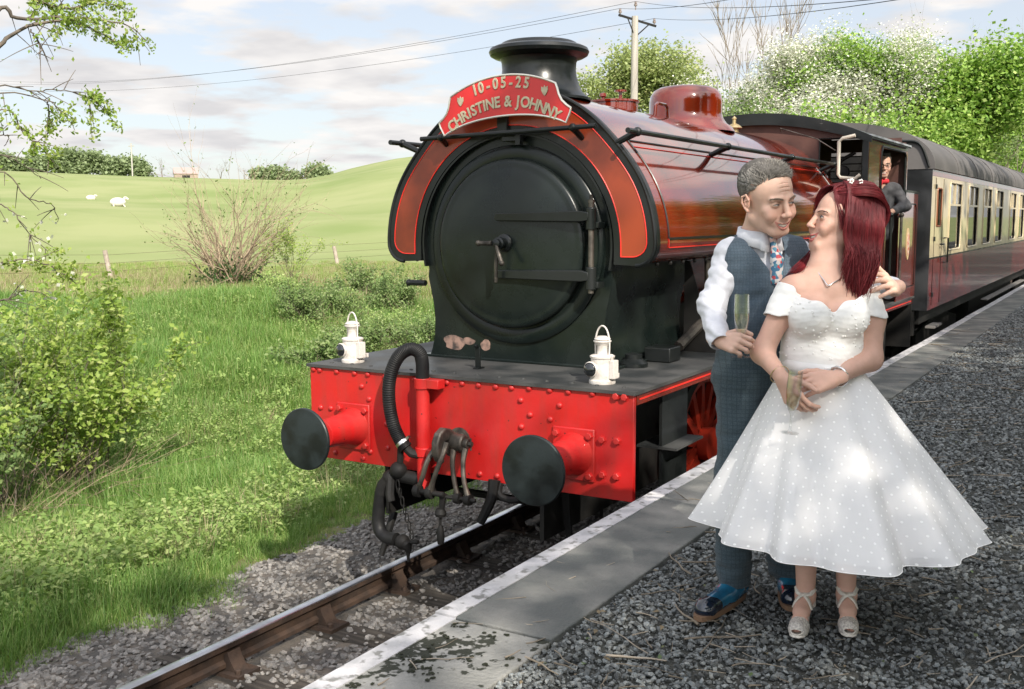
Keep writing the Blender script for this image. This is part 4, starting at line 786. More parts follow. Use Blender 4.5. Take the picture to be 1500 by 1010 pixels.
for yc in (3.0, L_ - 3.0):
    bo = empty('bogie', (0, yc, 0), parent=co)
    for s in (-1, 1):
        m = MB(); m.prism([(-1.9, .55), (-1.5, .42), (1.5, .42), (1.9, .55), (1.9, .8), (.7, .95), (-.7, .95), (-1.9, .8)], *sorted((s * 1.0, s * 1.05)), ax='x'); m.build('bogie_frame', m_dark, bo)
    for dy in (-1.3, 1.3):
        m = MB()
        for s in (-1, 1): m.lathe([(.001, s * .70), (.46, s * .70), (.46, s * .83), (.001, s * .83)], 32, c=(0, dy, .46), ax='x')
        m.tube([(-.7, dy, .46), (.7, dy, .46)], .08, 8); m.build('wheelset', m_dark, bo)
# interior: floor, tables of seats
m = MB(); m.box(-1.3, 1.3, .1, L_ - .1, 1.25, 1.27)
for k in range(9):
    m.box(.55, 1.28, 1.1 + k * 1.86, 1.25 + k * 1.86, 1.27, 2.35); m.box(-1.28, -.55, 1.1 + k * 1.86, 1.25 + k * 1.86, 1.27, 2.35)
m.build('seats', M('seat_cloth', (.10, .04, .03), .9), co)
# ================================================================ people: signed-distance bodies meshed with surface nets
def frame(fwd, up, t, s=1.):
    y = -norm_(np.array(fwd, float)); u_ = np.array(up, float); x = norm_(np.cross(y, u_)); z = np.cross(x, y); return (np.stack([x, y, z], 1), np.array(t, float), s)
def norm_(v): return v / (np.linalg.norm(v) + 1e-12)
ID = (np.eye(3), np.zeros(3), 1.)
class SDF:
    def __init__(s): s.p = []; s.f = ID
    def fr(s, f): s.f = f; return s
    def W(s, p, f=None): f = f or s.f; return f[0] @ (np.array(p, float) * f[2]) + f[1]
    def cap(s, a, b, ra, rb=None, k=.02, op='u', sc=None):
        rb = ra if rb is None else rb; R, t, q = s.f; a = np.array(a, float); b = np.array(b, float); scv = np.ones(3) if sc is None else np.array(sc, float)
        m = max(ra, rb); ex = np.abs(R) @ (m * scv) * q; A, B = s.W(a), s.W(b); bb = (np.minimum(A, B) - ex, np.maximum(A, B) + ex)
        a_, b_ = a / scv, b / scv; ba = b_ - a_; L2 = max(ba @ ba, 1e-12)
        def fn(P):
            L = ((P - t) @ R / q) / scv; pa = L - a_; h = np.clip(pa @ ba / L2, 0, 1); return (np.linalg.norm(pa - h[:, None] * ba, axis=1) - (ra + (rb - ra) * h)) * q * float(scv.min())
        s.p.append((fn, bb, k, op)); return s
    def chain(s, pts, rs, k=.02, op='u', sc=None):
        for i in range(len(pts) - 1): s.cap(pts[i], pts[i + 1], rs[i], rs[i + 1], k, op, sc)
        return s
    def ell(s, c, r, k=.02, op='u'):
        R, t, q = s.f; c = np.array(c, float); r = np.array(r, float); ex = np.abs(R) @ r * q; W_ = s.W(c)
        def fn(P):
            L = ((P - t) @ R / q) - c; k0 = np.linalg.norm(L / r, axis=1); k1 = np.linalg.norm(L / (r * r), axis=1); return k0 * (k0 - 1) / (k1 + 1e-9) * q
        s.p.append((fn, (W_ - ex, W_ + ex), k, op)); return s
    def bounds(s): return np.min([p[1][0] for p in s.p if p[3] == 'u'], 0), np.max([p[1][1] for p in s.p if p[3] == 'u'], 0)
    def mesh(s, h, lo=None, hi=None, pad=.012):
        a, b = s.bounds(); lo = a - pad if lo is None else np.maximum(lo, a - pad); hi = b + pad if hi is None else np.minimum(hi, b + pad)
        n = np.maximum(((hi - lo) / h).astype(int) + 2, 3); G = np.full(n, .08, np.float32)
        for fn, (ba, bb), k, op in s.p:
            m = k + 2.5 * h; i0 = np.clip(((ba - m - lo) / h).astype(int), 0, n); i1 = np.clip(((bb + m - lo) / h).astype(int) + 2, 0, n)
            if (i1 <= i0).any(): continue
            ax = [lo[j] + h * np.arange(i0[j], i1[j]) for j in range(3)]; X, Y, Z = np.meshgrid(*ax, indexing='ij'); sh = X.shape
            d = fn(np.stack([X.ravel(), Y.ravel(), Z.ravel()], 1)).reshape(sh).astype(np.float32); sl = tuple(slice(i0[j], i1[j]) for j in range(3)); g = G[sl]
            if op == 'u': hh = np.clip(.5 + .5 * (g - d) / k, 0, 1); G[sl] = g + (d - g) * hh - k * hh * (1 - hh)
            else: hh = np.clip(.5 - .5 * (g + d) / k, 0, 1); G[sl] = g + (-d - g) * hh + k * hh * (1 - hh)
        return nets(G, lo, h)
def nets(G, lo, h):
    S = G < 0; c = [(i, j, k) for i in (0, 1) for j in (0, 1) for k in (0, 1)]; n = np.array(G.shape) - 1
    cnt = sum(S[i:i + n[0], j:j + n[1], k:k + n[2]].astype(np.int8) for i, j, k in c); act = (cnt > 0) & (cnt < 8); ids = np.argwhere(act)
    if len(ids) == 0: return np.zeros((0, 3)), np.zeros((0, 4), int)
    vals = np.stack([G[ids[:, 0] + i, ids[:, 1] + j, ids[:, 2] + k] for i, j, k in c], 1); C_ = np.array(c, float); acc = np.zeros((len(ids), 3)); w = np.zeros(len(ids))
    for a in range(8):
        for b in range(a + 1, 8):
            if np.abs(C_[a] - C_[b]).sum() == 1:
                m = (vals[:, a] < 0) != (vals[:, b] < 0); t = vals[m, a] / (vals[m, a] - vals[m, b]); acc[m] += C_[a] + t[:, None] * (C_[b] - C_[a]); w[m] += 1
    V = lo + h * (ids + acc / w[:, None]); idx = -np.ones(act.shape, np.int64); idx[tuple(ids.T)] = np.arange(len(ids)); F = []
    for ax in range(3):
        o = [(0, 0, 0)] * 4; u, v = [(1, 2), (2, 0), (0, 1)][ax]; sl0 = [slice(None)] * 3; sl1 = [slice(None)] * 3; sl0[ax] = slice(0, -1); sl1[ax] = slice(1, None)
        E = S[tuple(sl0)] != S[tuple(sl1)]; e = np.argwhere(E); e = e[(e[:, u] > 0) & (e[:, v] > 0) & (e[:, u] < n[u]) & (e[:, v] < n[v])]
        q = []
        for du, dv in ((-1, -1), (0, -1), (0, 0), (-1, 0)): p = e.copy(); p[:, u] += du; p[:, v] += dv; q.append(idx[tuple(p.T)])
        q = np.stack(q, 1); flip = ~S[tuple(e.T)]; q[flip] = q[flip][:, ::-1]; F.append(q)
    F = np.concatenate(F); F = F[(F >= 0).all(1)]; return V, F
def cat_mesh(parts):
    VV = []; FF = []; o = 0
    for V, F in parts: VV.append(V); FF.append(F + o); o += len(V)
    return np.concatenate(VV), np.concatenate(FF)
def drop(V, F, pred):
    keep = ~pred(V[F].mean(1)); F = F[keep]; used = np.unique(F); mp_ = -np.ones(len(V), int); mp_[used] = np.arange(len(used)); V, F = V[used].copy(), mp_[F]
    for rnd in range(2):   # shave single teeth off the cut, then relax its edge
        E = np.sort(np.concatenate([F[:, [0, 1]], F[:, [1, 2]], F[:, [2, 3]], F[:, [3, 0]]]), 1); key = E[:, 0].astype(np.int64) * (len(V) + 1) + E[:, 1]; u, inv, cn = np.unique(key, return_inverse=True, return_counts=True); be = (cn[inv] == 1).reshape(4, -1).sum(0); F = F[be < 3] if rnd == 0 else F
    B = E[(cn[inv] == 1)]; n = len(V); deg = np.bincount(B.ravel(), minlength=n); bv = deg == 2
    for it in range(14):
        acc = np.zeros_like(V); np.add.at(acc, B[:, 0], V[B[:, 1]]); np.add.at(acc, B[:, 1], V[B[:, 0]]); V[bv] = .5 * V[bv] + .5 * acc[bv] / 2
    return V, F
def fbm(P, s, o=0):
    out = np.empty(len(P)); 
    for i, p in enumerate((P * s + o).tolist()): out[i] = mnoise.noise(p)
    return out
def vnormals(V, F):
    a, b, c = V[F[:, 0]], V[F[:, 1]], V[F[:, 2]]; nf = np.cross(b - a, c - a) + np.cross(V[F[:, 2]] - a, V[F[:, 3]] - a); N = np.zeros_like(V)
    for j in range(4): np.add.at(N, F[:, j], nf)
    return N / (np.linalg.norm(N, axis=1)[:, None] + 1e-12)
def person_root(name_base, label, cat='person'):
    a, b_ = name_base; x, y = CAM[0] + RH[0] * a + FH[0] * b_, CAM[1] + RH[1] * a + FH[1] * b_
    return empty('person', (x, y, PZ), math.atan2(RH[1], RH[0]), label=label, cat=cat)
def put(name, V, F, mat, root, ab, cols=None, solid=0., sub=0):
    V = np.asarray(V, float) - np.array([ab[0], ab[1], 0]); o = np_mesh(name, V, F, mat, root, smooth=True)
    if cols is not None:
        a = o.data.color_attributes.new('Col', 'FLOAT_COLOR', 'POINT'); a.data.foreach_set('color', np.concatenate([cols, np.ones((len(cols), 1))], 1).astype(np.float32).ravel())
    if solid: m = o.modifiers.new('thickness', 'SOLIDIFY'); m.thickness = solid; m.offset = 0
    return o
def skinmat(name, rough=.48):
    m = bpy.data.materials.new(name); m.use_nodes = True; t = m.node_tree; p = t.nodes['Principled BSDF']; a = t.nodes.new('ShaderNodeAttribute'); a.attribute_name = 'Col'
    n = t.nodes.new('ShaderNodeTexNoise'); n.inputs['Scale'].default_value = 38; n.inputs['Detail'].default_value = 6; tc_ = t.nodes.new('ShaderNodeTexCoord'); t.links.new(tc_.outputs['Object'], n.inputs[0])
    hs = t.nodes.new('ShaderNodeHueSaturation'); mr = t.nodes.new('ShaderNodeMapRange'); mr.inputs[1].default_value = .35; mr.inputs[2].default_value = .65; mr.inputs[3].default_value = .95; mr.inputs[4].default_value = 1.03
    t.links.new(n.outputs[0], mr.inputs[0]); t.links.new(mr.outputs[0], hs.inputs['Value']); t.links.new(a.outputs['Color'], hs.inputs['Color']); t.links.new(hs.outputs[0], p.inputs['Base Color'])
    b = t.nodes.new('ShaderNodeBump'); b.inputs['Strength'].default_value = .16; b.inputs['Distance'].default_value = .003; n2 = t.nodes.new('ShaderNodeTexNoise'); n2.inputs['Scale'].default_value = 260; t.links.new(tc_.outputs['Object'], n2.inputs[0]); t.links.new(n2.outputs[0], b.inputs['Height']); t.links.new(b.outputs[0], p.inputs['Normal'])
    p.inputs['Roughness'].default_value = rough + .06; p.inputs['Subsurface Weight'].default_value = .10; p.inputs['Subsurface Radius'].default_value = (.012, .004, .002); p.inputs['Subsurface Scale'].default_value = .8; p.inputs['Specular IOR Level'].default_value = .4
    return m
m_skin = skinmat('skin')
def clothmat(name, c1, c2, sc, bump=.3, rough=.85, lines=None, lw=.12, lsc=22):
    """woven cloth: fine weave noise plus optional check of thin lines"""
    m = M(name, c1, rough, col2=c2, ns=sc, lo=.35, hi=.65, detail=3, bump=bump, bs=sc * 2, spec=.2, sheen=.15); t = m.node_tree; p = t.nodes['Principled BSDF']
    if lines:
        tc_ = t.nodes.new('ShaderNodeTexCoord'); sp = t.nodes.new('ShaderNodeSeparateXYZ'); t.links.new(tc_.outputs['Object'], sp.inputs[0]); acc = None
        ad_ = t.nodes.new('ShaderNodeMath'); ad_.operation = 'MULTIPLY_ADD'; ad_.inputs[1].default_value = .12; t.links.new(sp.outputs[1], ad_.inputs[0]); t.links.new(sp.outputs[0], ad_.inputs[2])
        for o_ in (ad_.outputs[0], sp.outputs[2]):
            a = t.nodes.new('ShaderNodeMath'); a.operation = 'MULTIPLY'; a.inputs[1].default_value = lsc; b = t.nodes.new('ShaderNodeMath'); b.operation = 'FRACT'; c = t.nodes.new('ShaderNodeMath'); c.operation = 'LESS_THAN'; c.inputs[1].default_value = lw
            t.links.new(o_, a.inputs[0]); t.links.new(a.outputs[0], b.inputs[0]); t.links.new(b.outputs[0], c.inputs[0])
            if acc is None: acc = c.outputs[0]
            else: d = t.nodes.new('ShaderNodeMath'); d.operation = 'MAXIMUM'; t.links.new(acc, d.inputs[0]); t.links.new(c.outputs[0], d.inputs[1]); acc = d.outputs[0]
        e = t.nodes.new('ShaderNodeMath'); e.operation = 'MULTIPLY'; e.inputs[1].default_value = .38; t.links.new(acc, e.inputs[0]); old = p.inputs['Base Color'].links[0].from_socket
        x = t.nodes.new('ShaderNodeMix'); x.data_type = 'RGBA'; t.links.new(e.outputs[0], x.inputs[0]); t.links.new(old, x.inputs[6]); x.inputs[7].default_value = (*lines, 1); t.links.new(x.outputs[2], p.inputs['Base Color'])
    return m
m_eye = M('eye_white', (.62, .58, .55), .12, coat=1); m_iris = M('iris', (.05, .05, .05), .08, coat=1); m_teeth = M('teeth', (.66, .63, .56), .2, coat=.6)
def head(S, f, male=True, mouth=.5):
    """face looks along -y of its frame; origin between the ears at eye height"""
    S.fr(f); 
    S.ell((0, .018, .045), (.0755, .094, .078), .01); S.ell((0, -.020, .020), (.066, .070, .082), .03); S.ell((0, -.022, -.045), (.055 if male else .052, .066, .068), .03)
    jw = .050 if male else .044
    for s in (-1, 1):
        S.cap((s * jw, .005, -.060), (s * .022, -.072, -.098), .020, .017, .022); S.ell((s * .043, -.064, -.024), (.022, .020, .018), .02); S.ell((s * .036, -.072, -.048), (.020, .016, .018), .02)
        S.cap((s * .012, -.088, .020), (s * .044, -.077, .017), .0095 if male else .007, .008, .014)
        S.ell((s * .031, -.097, .000), (.018, .014, .011), .012, 's')
        S.ell((s * .031, -.077, -.001), (.0165, .0135, .0125), .005); S.chain([(s * .017, -.090, .0075), (s * .031, -.0935, .0115), (s * .045, -.085, .0075)], [.0008, .0014, .0008], .004, 's')
    S.cap((0, -.066, -.102), (0, -.074, -.099), .021 if male else .018, .015, .02)
    S.cap((0, -.088, .014), (0, -.108, -.028), .0085, .0105, .012); S.ell((0, -.112, -.033), (.0125, .0115, .0105) if male else (.0092, .010, .008), .006)
    nw = 1. if male else .8
    for s in (-1, 1): S.ell((s * .0125 * nw, -.103, -.036), (.0085 * nw, .0095, .0075 * nw), .005); S.ell((s * .0065, -.112, -.0445), (.0038, .005, .003), .003, 's')
    # mouth: smiling, slightly open
    mw = .034; mz = -.070; n = 6; up_ = [(mw * t, -.0955 + .021 * t * t * 1.0, mz + .0125 * t * t + .0040 * (1 - abs(t))) for t in np.linspace(-1, 1, 9)]; lo_ = [(mw * t, -.0945 + .022 * t * t, mz + .0125 * t * t - .0125 * (1 - t * t)) for t in np.linspace(-1, 1, 9)]
    S.ell((0, -.077, mz + .002), (.031, .018, .022), .02)
    w_ = 1. if not male else .8; S.chain(up_, [.0022, .0032 * w_, .0038 * w_, .0044 * w_, .004 * w_, .0044 * w_, .0038 * w_, .0032 * w_, .0022], .003); S.chain(lo_, [.0022, .0035 * w_, .0045 * w_, .0052 * w_, .0055 * w_, .0052 * w_, .0045 * w_, .0035 * w_, .0022], .003)
    mid = [(mw * .88 * t, -.098 + .021 * t * t, mz + .0125 * t * t - .0042 * (1 - t * t)) for t in np.linspace(-1, 1, 9)]; S.chain(mid, [.0014, .0034, .0048, .0054, .0056, .0054, .0048, .0034, .0014], .0015, 's')
    if male:
        for z_ in (.040, .053, .066): S.chain([(x_, -.0925 - .0 + .35 * abs(x_) ** 1.5 + (z_ - .03) * .32, z_ + .003 * math.cos(x_ * 60)) for x_ in np.linspace(-.034, .034, 7)], [.0006, .001, .0013, .0013, .0013, .001, .0006], .003, 's')
    # smile folds
    for s in (-1, 1): S.ell((s * .043, -.073, -.038), (.018, .016, .014), .012); S.chain([(s * .018, -.101, -.038), (s * .034, -.092, -.050), (s * .043, -.080, -.068)], [.0012, .0026 if male else .0016, .0012], .005, 's')
    for s in (-1, 1):
        S.ell((s * .075, .012, -.008), (.007, .014, .024), .006); S.chain([(s * .079, -.001, .004), (s * .083, .010, .020), (s * .087, .024, .012), (s * .086, .024, -.008), (s * .081, .012, -.026), (s * .077, .003, -.034)], [.003, .0036, .0036, .0036, .0036, .0052], .003); S.chain([(s * .082, .004, .004), (s * .083, .014, -.002), (s * .082, .010, -.014)], [.0022, .0026, .0024], .003)
def headcol(P, f, base, lip, male=True, stub=0.):
    R, t, q = f; L = (P - t) @ R / q; c = np.tile(np.array(base), (len(P), 1)).astype(float)
    def blend(mask, col): 
        m = np.clip(mask, 0, 1)[:, None]; c[:] = c * (1 - m) + np.array(col) * m
    inh = (L[:, 2] > -.14) & (np.abs(L[:, 0]) < .1) & (np.abs(L[:, 1]) < .13)
    g = lambda cx, cy, cz, r: np.exp(-(((np.abs(L[:, 0]) - cx) / r[0]) ** 2 + ((L[:, 1] - cy) / r[1]) ** 2 + ((L[:, 2] - cz) / r[2]) ** 2)) * inh
    blend(.45 * g(.042, -.075, -.035, (.022, .03, .02)), (base[0] * 1.0, base[1] * .72, base[2] * .68)); blend(.45 * g(0, -.115, -.032, (.014, .02, .014)), (base[0], base[1] * .74, base[2] * .7)); blend(.4 * g(.08, .01, -.01, (.014, .03, .03)), (base[0], base[1] * .7, base[2] * .66))
    if stub: blend(stub * g(0, -.07, -.095, (.07, .05, .035)), (base[0] * .62, base[1] * .62, base[2] * .66))
    x = L[:, 0] / .034; zc = -.070 + .0125 * x * x; m = (np.abs(x) < 1.03) & (L[:, 2] > zc - .0185 * (1 - x * x) - .002) & (L[:, 2] < zc + (.0085 if male is False else .0065) * (1 - .6 * np.abs(x))) & (L[:, 1] < -.070) & inh; blend(m * .85, lip)
    m = (np.abs(x) < .9) & (np.abs(L[:, 2] - (zc - .0042 * (1 - x * x))) < .0050 * (1 - x * x)) & (L[:, 1] < -.066) & (L[:, 1] > -.0965 + .021 * x * x) & inh; blend(m * .9, (.12, .03, .03))
    xe = (np.abs(L[:, 0]) - .031) / .0165; m = np.exp(-(xe ** 2) * .8 - ((L[:, 2] - .007) / .0035) ** 2) * (L[:, 1] < -.07) * inh; blend(.65 * m, (base[0] * .35, base[1] * .28, base[2] * .25))
    m = np.exp(-(xe ** 2) * .9 - ((L[:, 2] + .010) / .004) ** 2) * (L[:, 1] < -.07) * inh; blend(.4 * m, (base[0] * .7, base[1] * .55, base[2] * .55))
    return c
def face_bits(root, ab, f, browmat, male, irisx=0., slit=.0042):
    R, t, q = f; W_ = lambda p: R @ (np.array(p, float) * q) + t
    for s in (-1, 1):
        # eye slit: lens shaped patch lying proud of the lid bulge
        n = 14; V = []; 
        for i in range(5):
            v = -1 + i * .5
            for j in range(n + 1):
                x = -1 + 2 * j / n; hz = slit * (1 - x * x) ; px_ = s * .031 + x * .0125; pz = .0005 + v * hz - .001 * (x * s > 0) * 0; r = math.sqrt(max(1 - ((px_ - s * .031) / .0165) ** 2 - ((pz + .001) / .0125) ** 2, 0)); V.append(W_((px_, -.077 - .0135 * r - .0009, pz)))
        F = np.array([[i * (n + 1) + j, i * (n + 1) + j + 1, (i + 1) * (n + 1) + j + 1, (i + 1) * (n + 1) + j] for i in range(4) for j in range(n)]); o = put('eye', V, F, m_eye, root, ab)
        c = (s * .031 + irisx, -.077 - .0135 * math.sqrt(max(1 - (irisx / .0165) ** 2, .2)) - .0014, .0008); V = [W_(c)] + [W_((c[0] + .0052 * math.cos(a), c[1] + .0003 * 0 + .0035 * (math.cos(a) * irisx * 30) ** 2 * .1, c[2] + min(max(.0052 * math.sin(a), -slit * .98), slit * .98))) for a in np.linspace(0, 2 * math.pi, 17)[:-1]]
        F = [(0, 1 + k, 1 + (k + 1) % 16) for k in range(16)]; V = np.array(V) - np.array([ab[0], ab[1], 0]); np_mesh('iris', V, F, m_iris, o)
        # upper lash line and brow hairs
        ls = [W_((s * .031 + x * .0145, -.077 - .0135 * math.sqrt(max(1 - (x * .0145 / .0165) ** 2 - .1 * (1 - x * x), .02)) - .0012, .0006 + slit * (1 - x * x))) for x in np.linspace(-1, 1, 9)]
        V, F = tubes([(np.array(ls), np.array([.0006, .001, .0014, .0016, .0016, .0016, .0015, .0012, .0008]) * q * (1.0 if male else 1.35))], 5); put('lashes', V, F, m_iris, root, ab)
        rgb = np.random.default_rng(3 + s); P = []
        for k in range(130 if male else 70):
            u_ = rgb.uniform(0, 1); b0 = np.array((s * (.013 + .038 * u_), -.0985 + .020 * u_ ** 1.8, .0165 + .006 * math.sin(u_ * 2.6) + rgb.uniform(-.002, .002) * (1.2 if male else .7))); d = np.array((s * .9, .25, .45 - .8 * u_)) * .007; P.append((np.array([W_(b0), W_(b0 + d * .6 + np.array((0, -.0005, 0))), W_(b0 + d)]), np.array([.0010, .0008, .0003]) * q))
        V, F = tubes(P, 3); put('eyebrow', V, F, browmat, root, ab)
    V = []; n = 16
    for i in range(4):
        for j in range(n + 1): x = -1 + 2 * j / n; V.append(W_((.029 * x, -.0950 + .018 * x * x, -.070 + .0095 * x * x + (.0030 - i * .0030) * (1 - x * x) ** .6)))
    F = np.array([[i * (n + 1) + j, i * (n + 1) + j + 1, (i + 1) * (n + 1) + j + 1, (i + 1) * (n + 1) + j] for i in range(3) for j in range(n)]); put('teeth', V, F, m_teeth, root, ab)
def hand(S, f, side, curls, spread=(.10, .03, -.04, -.12), thumb=None, fs=1.):
    """wrist at origin, fingers along +y, back of the hand +z, thumb towards side*x"""
    S.fr(f); K = [(.031, .088), (.0105, .092), (-.0105, .088), (-.030, .079)]; Ls = [(.043, .026, .021), (.047, .030, .022), (.043, .028, .021), (.033, .021, .019)]; rr = [(.0098, .009, .0083, .0072), (.010, .0092, .0085, .0074), (.0096, .0088, .0082, .007), (.0088, .008, .0072, .0062)]
    S.cap((0, -.03, 0), (0, .012, 0), .0215, .022, .012, sc=(1.2, 1, .86))
    for (x, y), r in zip(K, rr): S.cap((side * x * .45, .012, -.002), (side * x, y - .004, 0), .0155, .0125, .012)
    S.cap((side * .010, .015, -.010), (side * .024, .05, -.012), .017, .015, .012); S.cap((-side * .016, .015, -.009), (-side * .022, .055, -.010), .015, .013, .012); tips = []
    for i in range(4):
        p = np.array((side * K[i][0], K[i][1], 0.)); a = 0.
        for j in range(3):
            a += curls[i][j]; sp = spread[i] * side; d = norm_(np.array((math.sin(sp) * max(math.cos(a), 0) + sp * .2, math.cos(a), -math.sin(a)))); q = p + d * Ls[i][j] * fs; S.cap(p, q, rr[i][j], rr[i][j + 1], .006 if j == 0 else .003); p = q
        tips.append(S.W(p))
    th = thumb or [(.55, .75, -.35), (.3, .9, -.3), (.05, .95, -.3)]; p = np.array((side * .022, .018, -.010))
    for j, (d, L) in enumerate(zip(th, (.040, .034, .027))):
        d = norm_(np.array((side * d[0], d[1], d[2]))); q = p + d * L; S.cap(p, q, (.0155, .0118, .0108)[j], (.012, .011, .0085)[j], .010 if j == 0 else .004); p = q
    tips.append(S.W(p)); return tips
def hairmat(name, c1, c2, rough=.4):
    m = M(name, c1, rough, col2=c2, ns=30, lo=.3, hi=.7, stretch=(1, 1, .15), spec=.35, island=.3); return m
def wristframe(w, hdir, back, s=1.): # y axis along hand, z = back of hand
    y = norm_(np.array(hdir, float)); z = np.array(back, float); z = norm_(z - y * (z @ y)); x = np.cross(y, z); return (np.stack([x, y, z], 1), np.array(w, float), s)
# ---------------------------------------------------------------- groom
AB = (.98, 4.18); gm = person_root(AB, 'grey haired man in blue tweed waistcoat and white shirt holding a flute and hugging bride')
HS = 1.14; fh = frame((.46, -.86, -.22), (-.13, -.04, 1), (.988, 4.10, 1.640), HS)
skinA = (.68, .44, .345); S = SDF(); head(S, fh, True); S.fr(ID)
NB = (.975, 4.19, 1.47); S.cap((.985, 4.145, 1.585), NB, .062, .068, .03); S.cap(NB, (.985, 4.21, 1.35), .066, .095, .03, sc=(1.1, .85, 1))
Rs, Re, Rw = (.862, 4.17, 1.425), (.782, 4.10, 1.225), (.778, 3.935, 1.118); Ls, Le, Lw = (1.165, 4.31, 1.425), (1.40, 4.38, 1.28), (1.525, 4.14, 1.292)
S.chain([Rs, Re, Rw], [.042, .034, .022], .03); S.chain([Ls, Le, Lw], [.045, .038, .029], .03)
pel = (1.0, 4.25, .98)
S.cap((.985, 4.21, 1.35), (1.0, 4.25, 1.0), .10, .10, .05, sc=(1.15, .8, 1)); Rh, Rk, Ra = (.925, 4.22, .93), (.905, 4.17, .50), (.905, 4.17, .09); Lh, Lk, La = (1.09, 4.28, .93), (1.11, 4.27, .50), (1.155, 4.27, .09)
S.chain([Rh, Rk, Ra, (.84, 4.09, .042)], [.09, .055, .034, .024], .03); S.chain([Lh, Lk, La, (1.135, 4.16, .042)], [.09, .055, .034, .024], .03)
# right hand round the stem of the flute: fingers cross in front pointing right, thumb behind
fr_ = wristframe((.776, 3.928, 1.113), (.66, -.74, -.10), (-.68, -.60, .42), 1.0)
S.f = ID; hand(S, fr_, -1, [(.75, 1.0, .5), (.8, 1.05, .5), (.85, 1.05, .5), (.9, 1.05, .5)], spread=(.05, .0, -.03, -.07), thumb=[(.75, .75, -.55), (.35, .95, -.45), (-.1, 1., -.25)], fs=.92)
# left hand over her shoulder, fingers coming forward and to the left
fl_ = wristframe((1.486, 4.078, 1.292), (-.50, -.82, .26), (.72, -.42, .55), 1.10)
hand(S, fl_, 1, [(.45, .45, .3), (.45, .45, .3), (.48, .45, .3), (.5, .5, .3)], spread=(.14, .04, -.05, -.15), thumb=[(.8, .6, .1), (.5, .85, -.1), (.2, .95, -.2)])
hb0 = np.array([.80, 3.9, 1.44]); hb1 = np.array([1.20, 4.30, 1.86]); r0 = np.array([.70, 3.7, 1.0]); r1 = np.array([1.0, 3.99, 1.22]); l0 = np.array([1.30, 3.85, 1.20]); l1 = np.array([1.60, 4.20, 1.42])
def inbox(P, a, b, m=.004): return ((P > a + m) & (P < b - m)).all(1)
def body(S, boxes, coarse=.008, fine=.0019):
    parts = [drop(*S.mesh(coarse), lambda P: np.any([inbox(P, a, b, .010) for a, b, _ in boxes], 0))]
    for a, b, h in boxes: parts.append(S.mesh(h or fine, a, b))
    return cat_mesh(parts)
V, F = body(S, [(hb0, hb1, .0017), (r0, r1, .0021), (l0, l1, .0021)])
c = headcol(V, fh, skinA, (.50, .20, .17), True, .35)
put('body', V, F, m_skin, gm, AB, c); m_hairg = hairmat('grey_hair', (.16, .147, .13), (.32, .30, .275), .6); face_bits(gm, AB, fh, hairmat('brow_hair', (.22, .17, .13), (.28, .22, .17)), True, irisx=.003, slit=.0030)
def scalp(f, n, rng, cond):
    R, t, q = f; out = []
    while len(out) < n:
        d = rng.normal(size=3); d /= np.linalg.norm(d); p = np.array([0, .018, .045]) + d * np.array([.0775, .096, .080])
        if cond(p): out.append((p, d))
    return out
# hair: base cap plus strands
H = SDF(); H.fr(fh); H.ell((0, .026, .050), (.0785, .096, .083), .01); H.ell((0, -.022, .100), (.056, .045, .026), .03); H.ell((.0, -.105, .010), (.085, .058, .066), .012, 's'); H.ell((0, -.02, -.075), (.12, .12, .075), .012, 's')
for s in (-1, 1): H.ell((s * .085, .012, -.020), (.02, .020, .030), .008, 's'); H.ell((s*.074, -.072, .03), (.02, .04, .05), .01, 's')
V, F = H.mesh(.003); N_ = vnormals(V, F); V = V + N_ * (fbm(V, 60)[:, None] * .003); hair = put('hair', V, F, hairmat('grey_under_hair', (.085, .078, .07), (.14, .13, .12), .8), gm, AB)
rng = np.random.default_rng(21); P = []
def hcond(p): return p[2] > .035 + max(0, -p[1] - .0) * .75 - max(0, p[1]) * .9 and not (abs(p[0]) > .06 and p[2] < .02 and p[1] < .035) and p[1] > -.088
for p, d in scalp(fh, 5200, rng, hcond):
    R, t, q = fh; fwdness = max(0., min(1., (-p[1] + .02) / .08)) * max(0, (p[2] - .05) / .07); L = .016 + .016 * fwdness * rng.uniform(.5, 1.4); v = np.array([.35 + rng.normal(0, .22), .75 * (1 - 1.5 * fwdness) + rng.normal(0, .2), .05 - .9 * (p[2] < .06)]); v = v - d * (v @ d) * .9 + d * (.12 + .25 * fwdness); v = v / np.linalg.norm(v)
    tt = np.linspace(0, 1, 4)[:, None]; q_ = p + d * .001 + v * L * tt + d * .006 * tt * (1 - tt) * 2; P.append(((R @ (q_.T * q)).T + t, np.array([.0012, .0013, .001, .0004]) * q))
V, F = tubes(P, 3); put('hair_strands', V, F, m_hairg, hair, AB) if 0 else put('hair_strands', V, F, m_hairg, gm, AB)
# shirt
m_shirt = clothmat('white_shirt', (.70, .71, .76), (.66, .67, .73), 160, bump=.06, rough=.75)
def torso(S, g=0., arms=True, low=.93):
    S.fr(ID); S.cap((1.0, 4.25, .99), (.99, 4.22, 1.18), .128 + g, .130 + g, .05, sc=(1.12, .86, 1)); S.cap((.99, 4.22, 1.18), (.985, 4.20, 1.32), .130 + g, .135 + g, .05, sc=(1.18, .88, 1))
    S.cap((.885, 4.165, 1.415), (1.125, 4.275, 1.418), .066 + g, .066 + g, .06); S.cap((.975, 4.19, 1.44), (.975, 4.19, 1.47), .072 + g, .062 + g, .03)
T = SDF(); torso(T, .0); T.chain([Rs, Re], [.056, .050], .03); T.chain([Re, (.779, 3.99, 1.152)], [.052, .041], .03); T.chain([(.779, 3.99, 1.152), (.777, 3.920, 1.110)], [.044, .042], .01); T.chain([Ls, Le, (1.508, 4.18, 1.290)], [.060, .052, .041], .03)
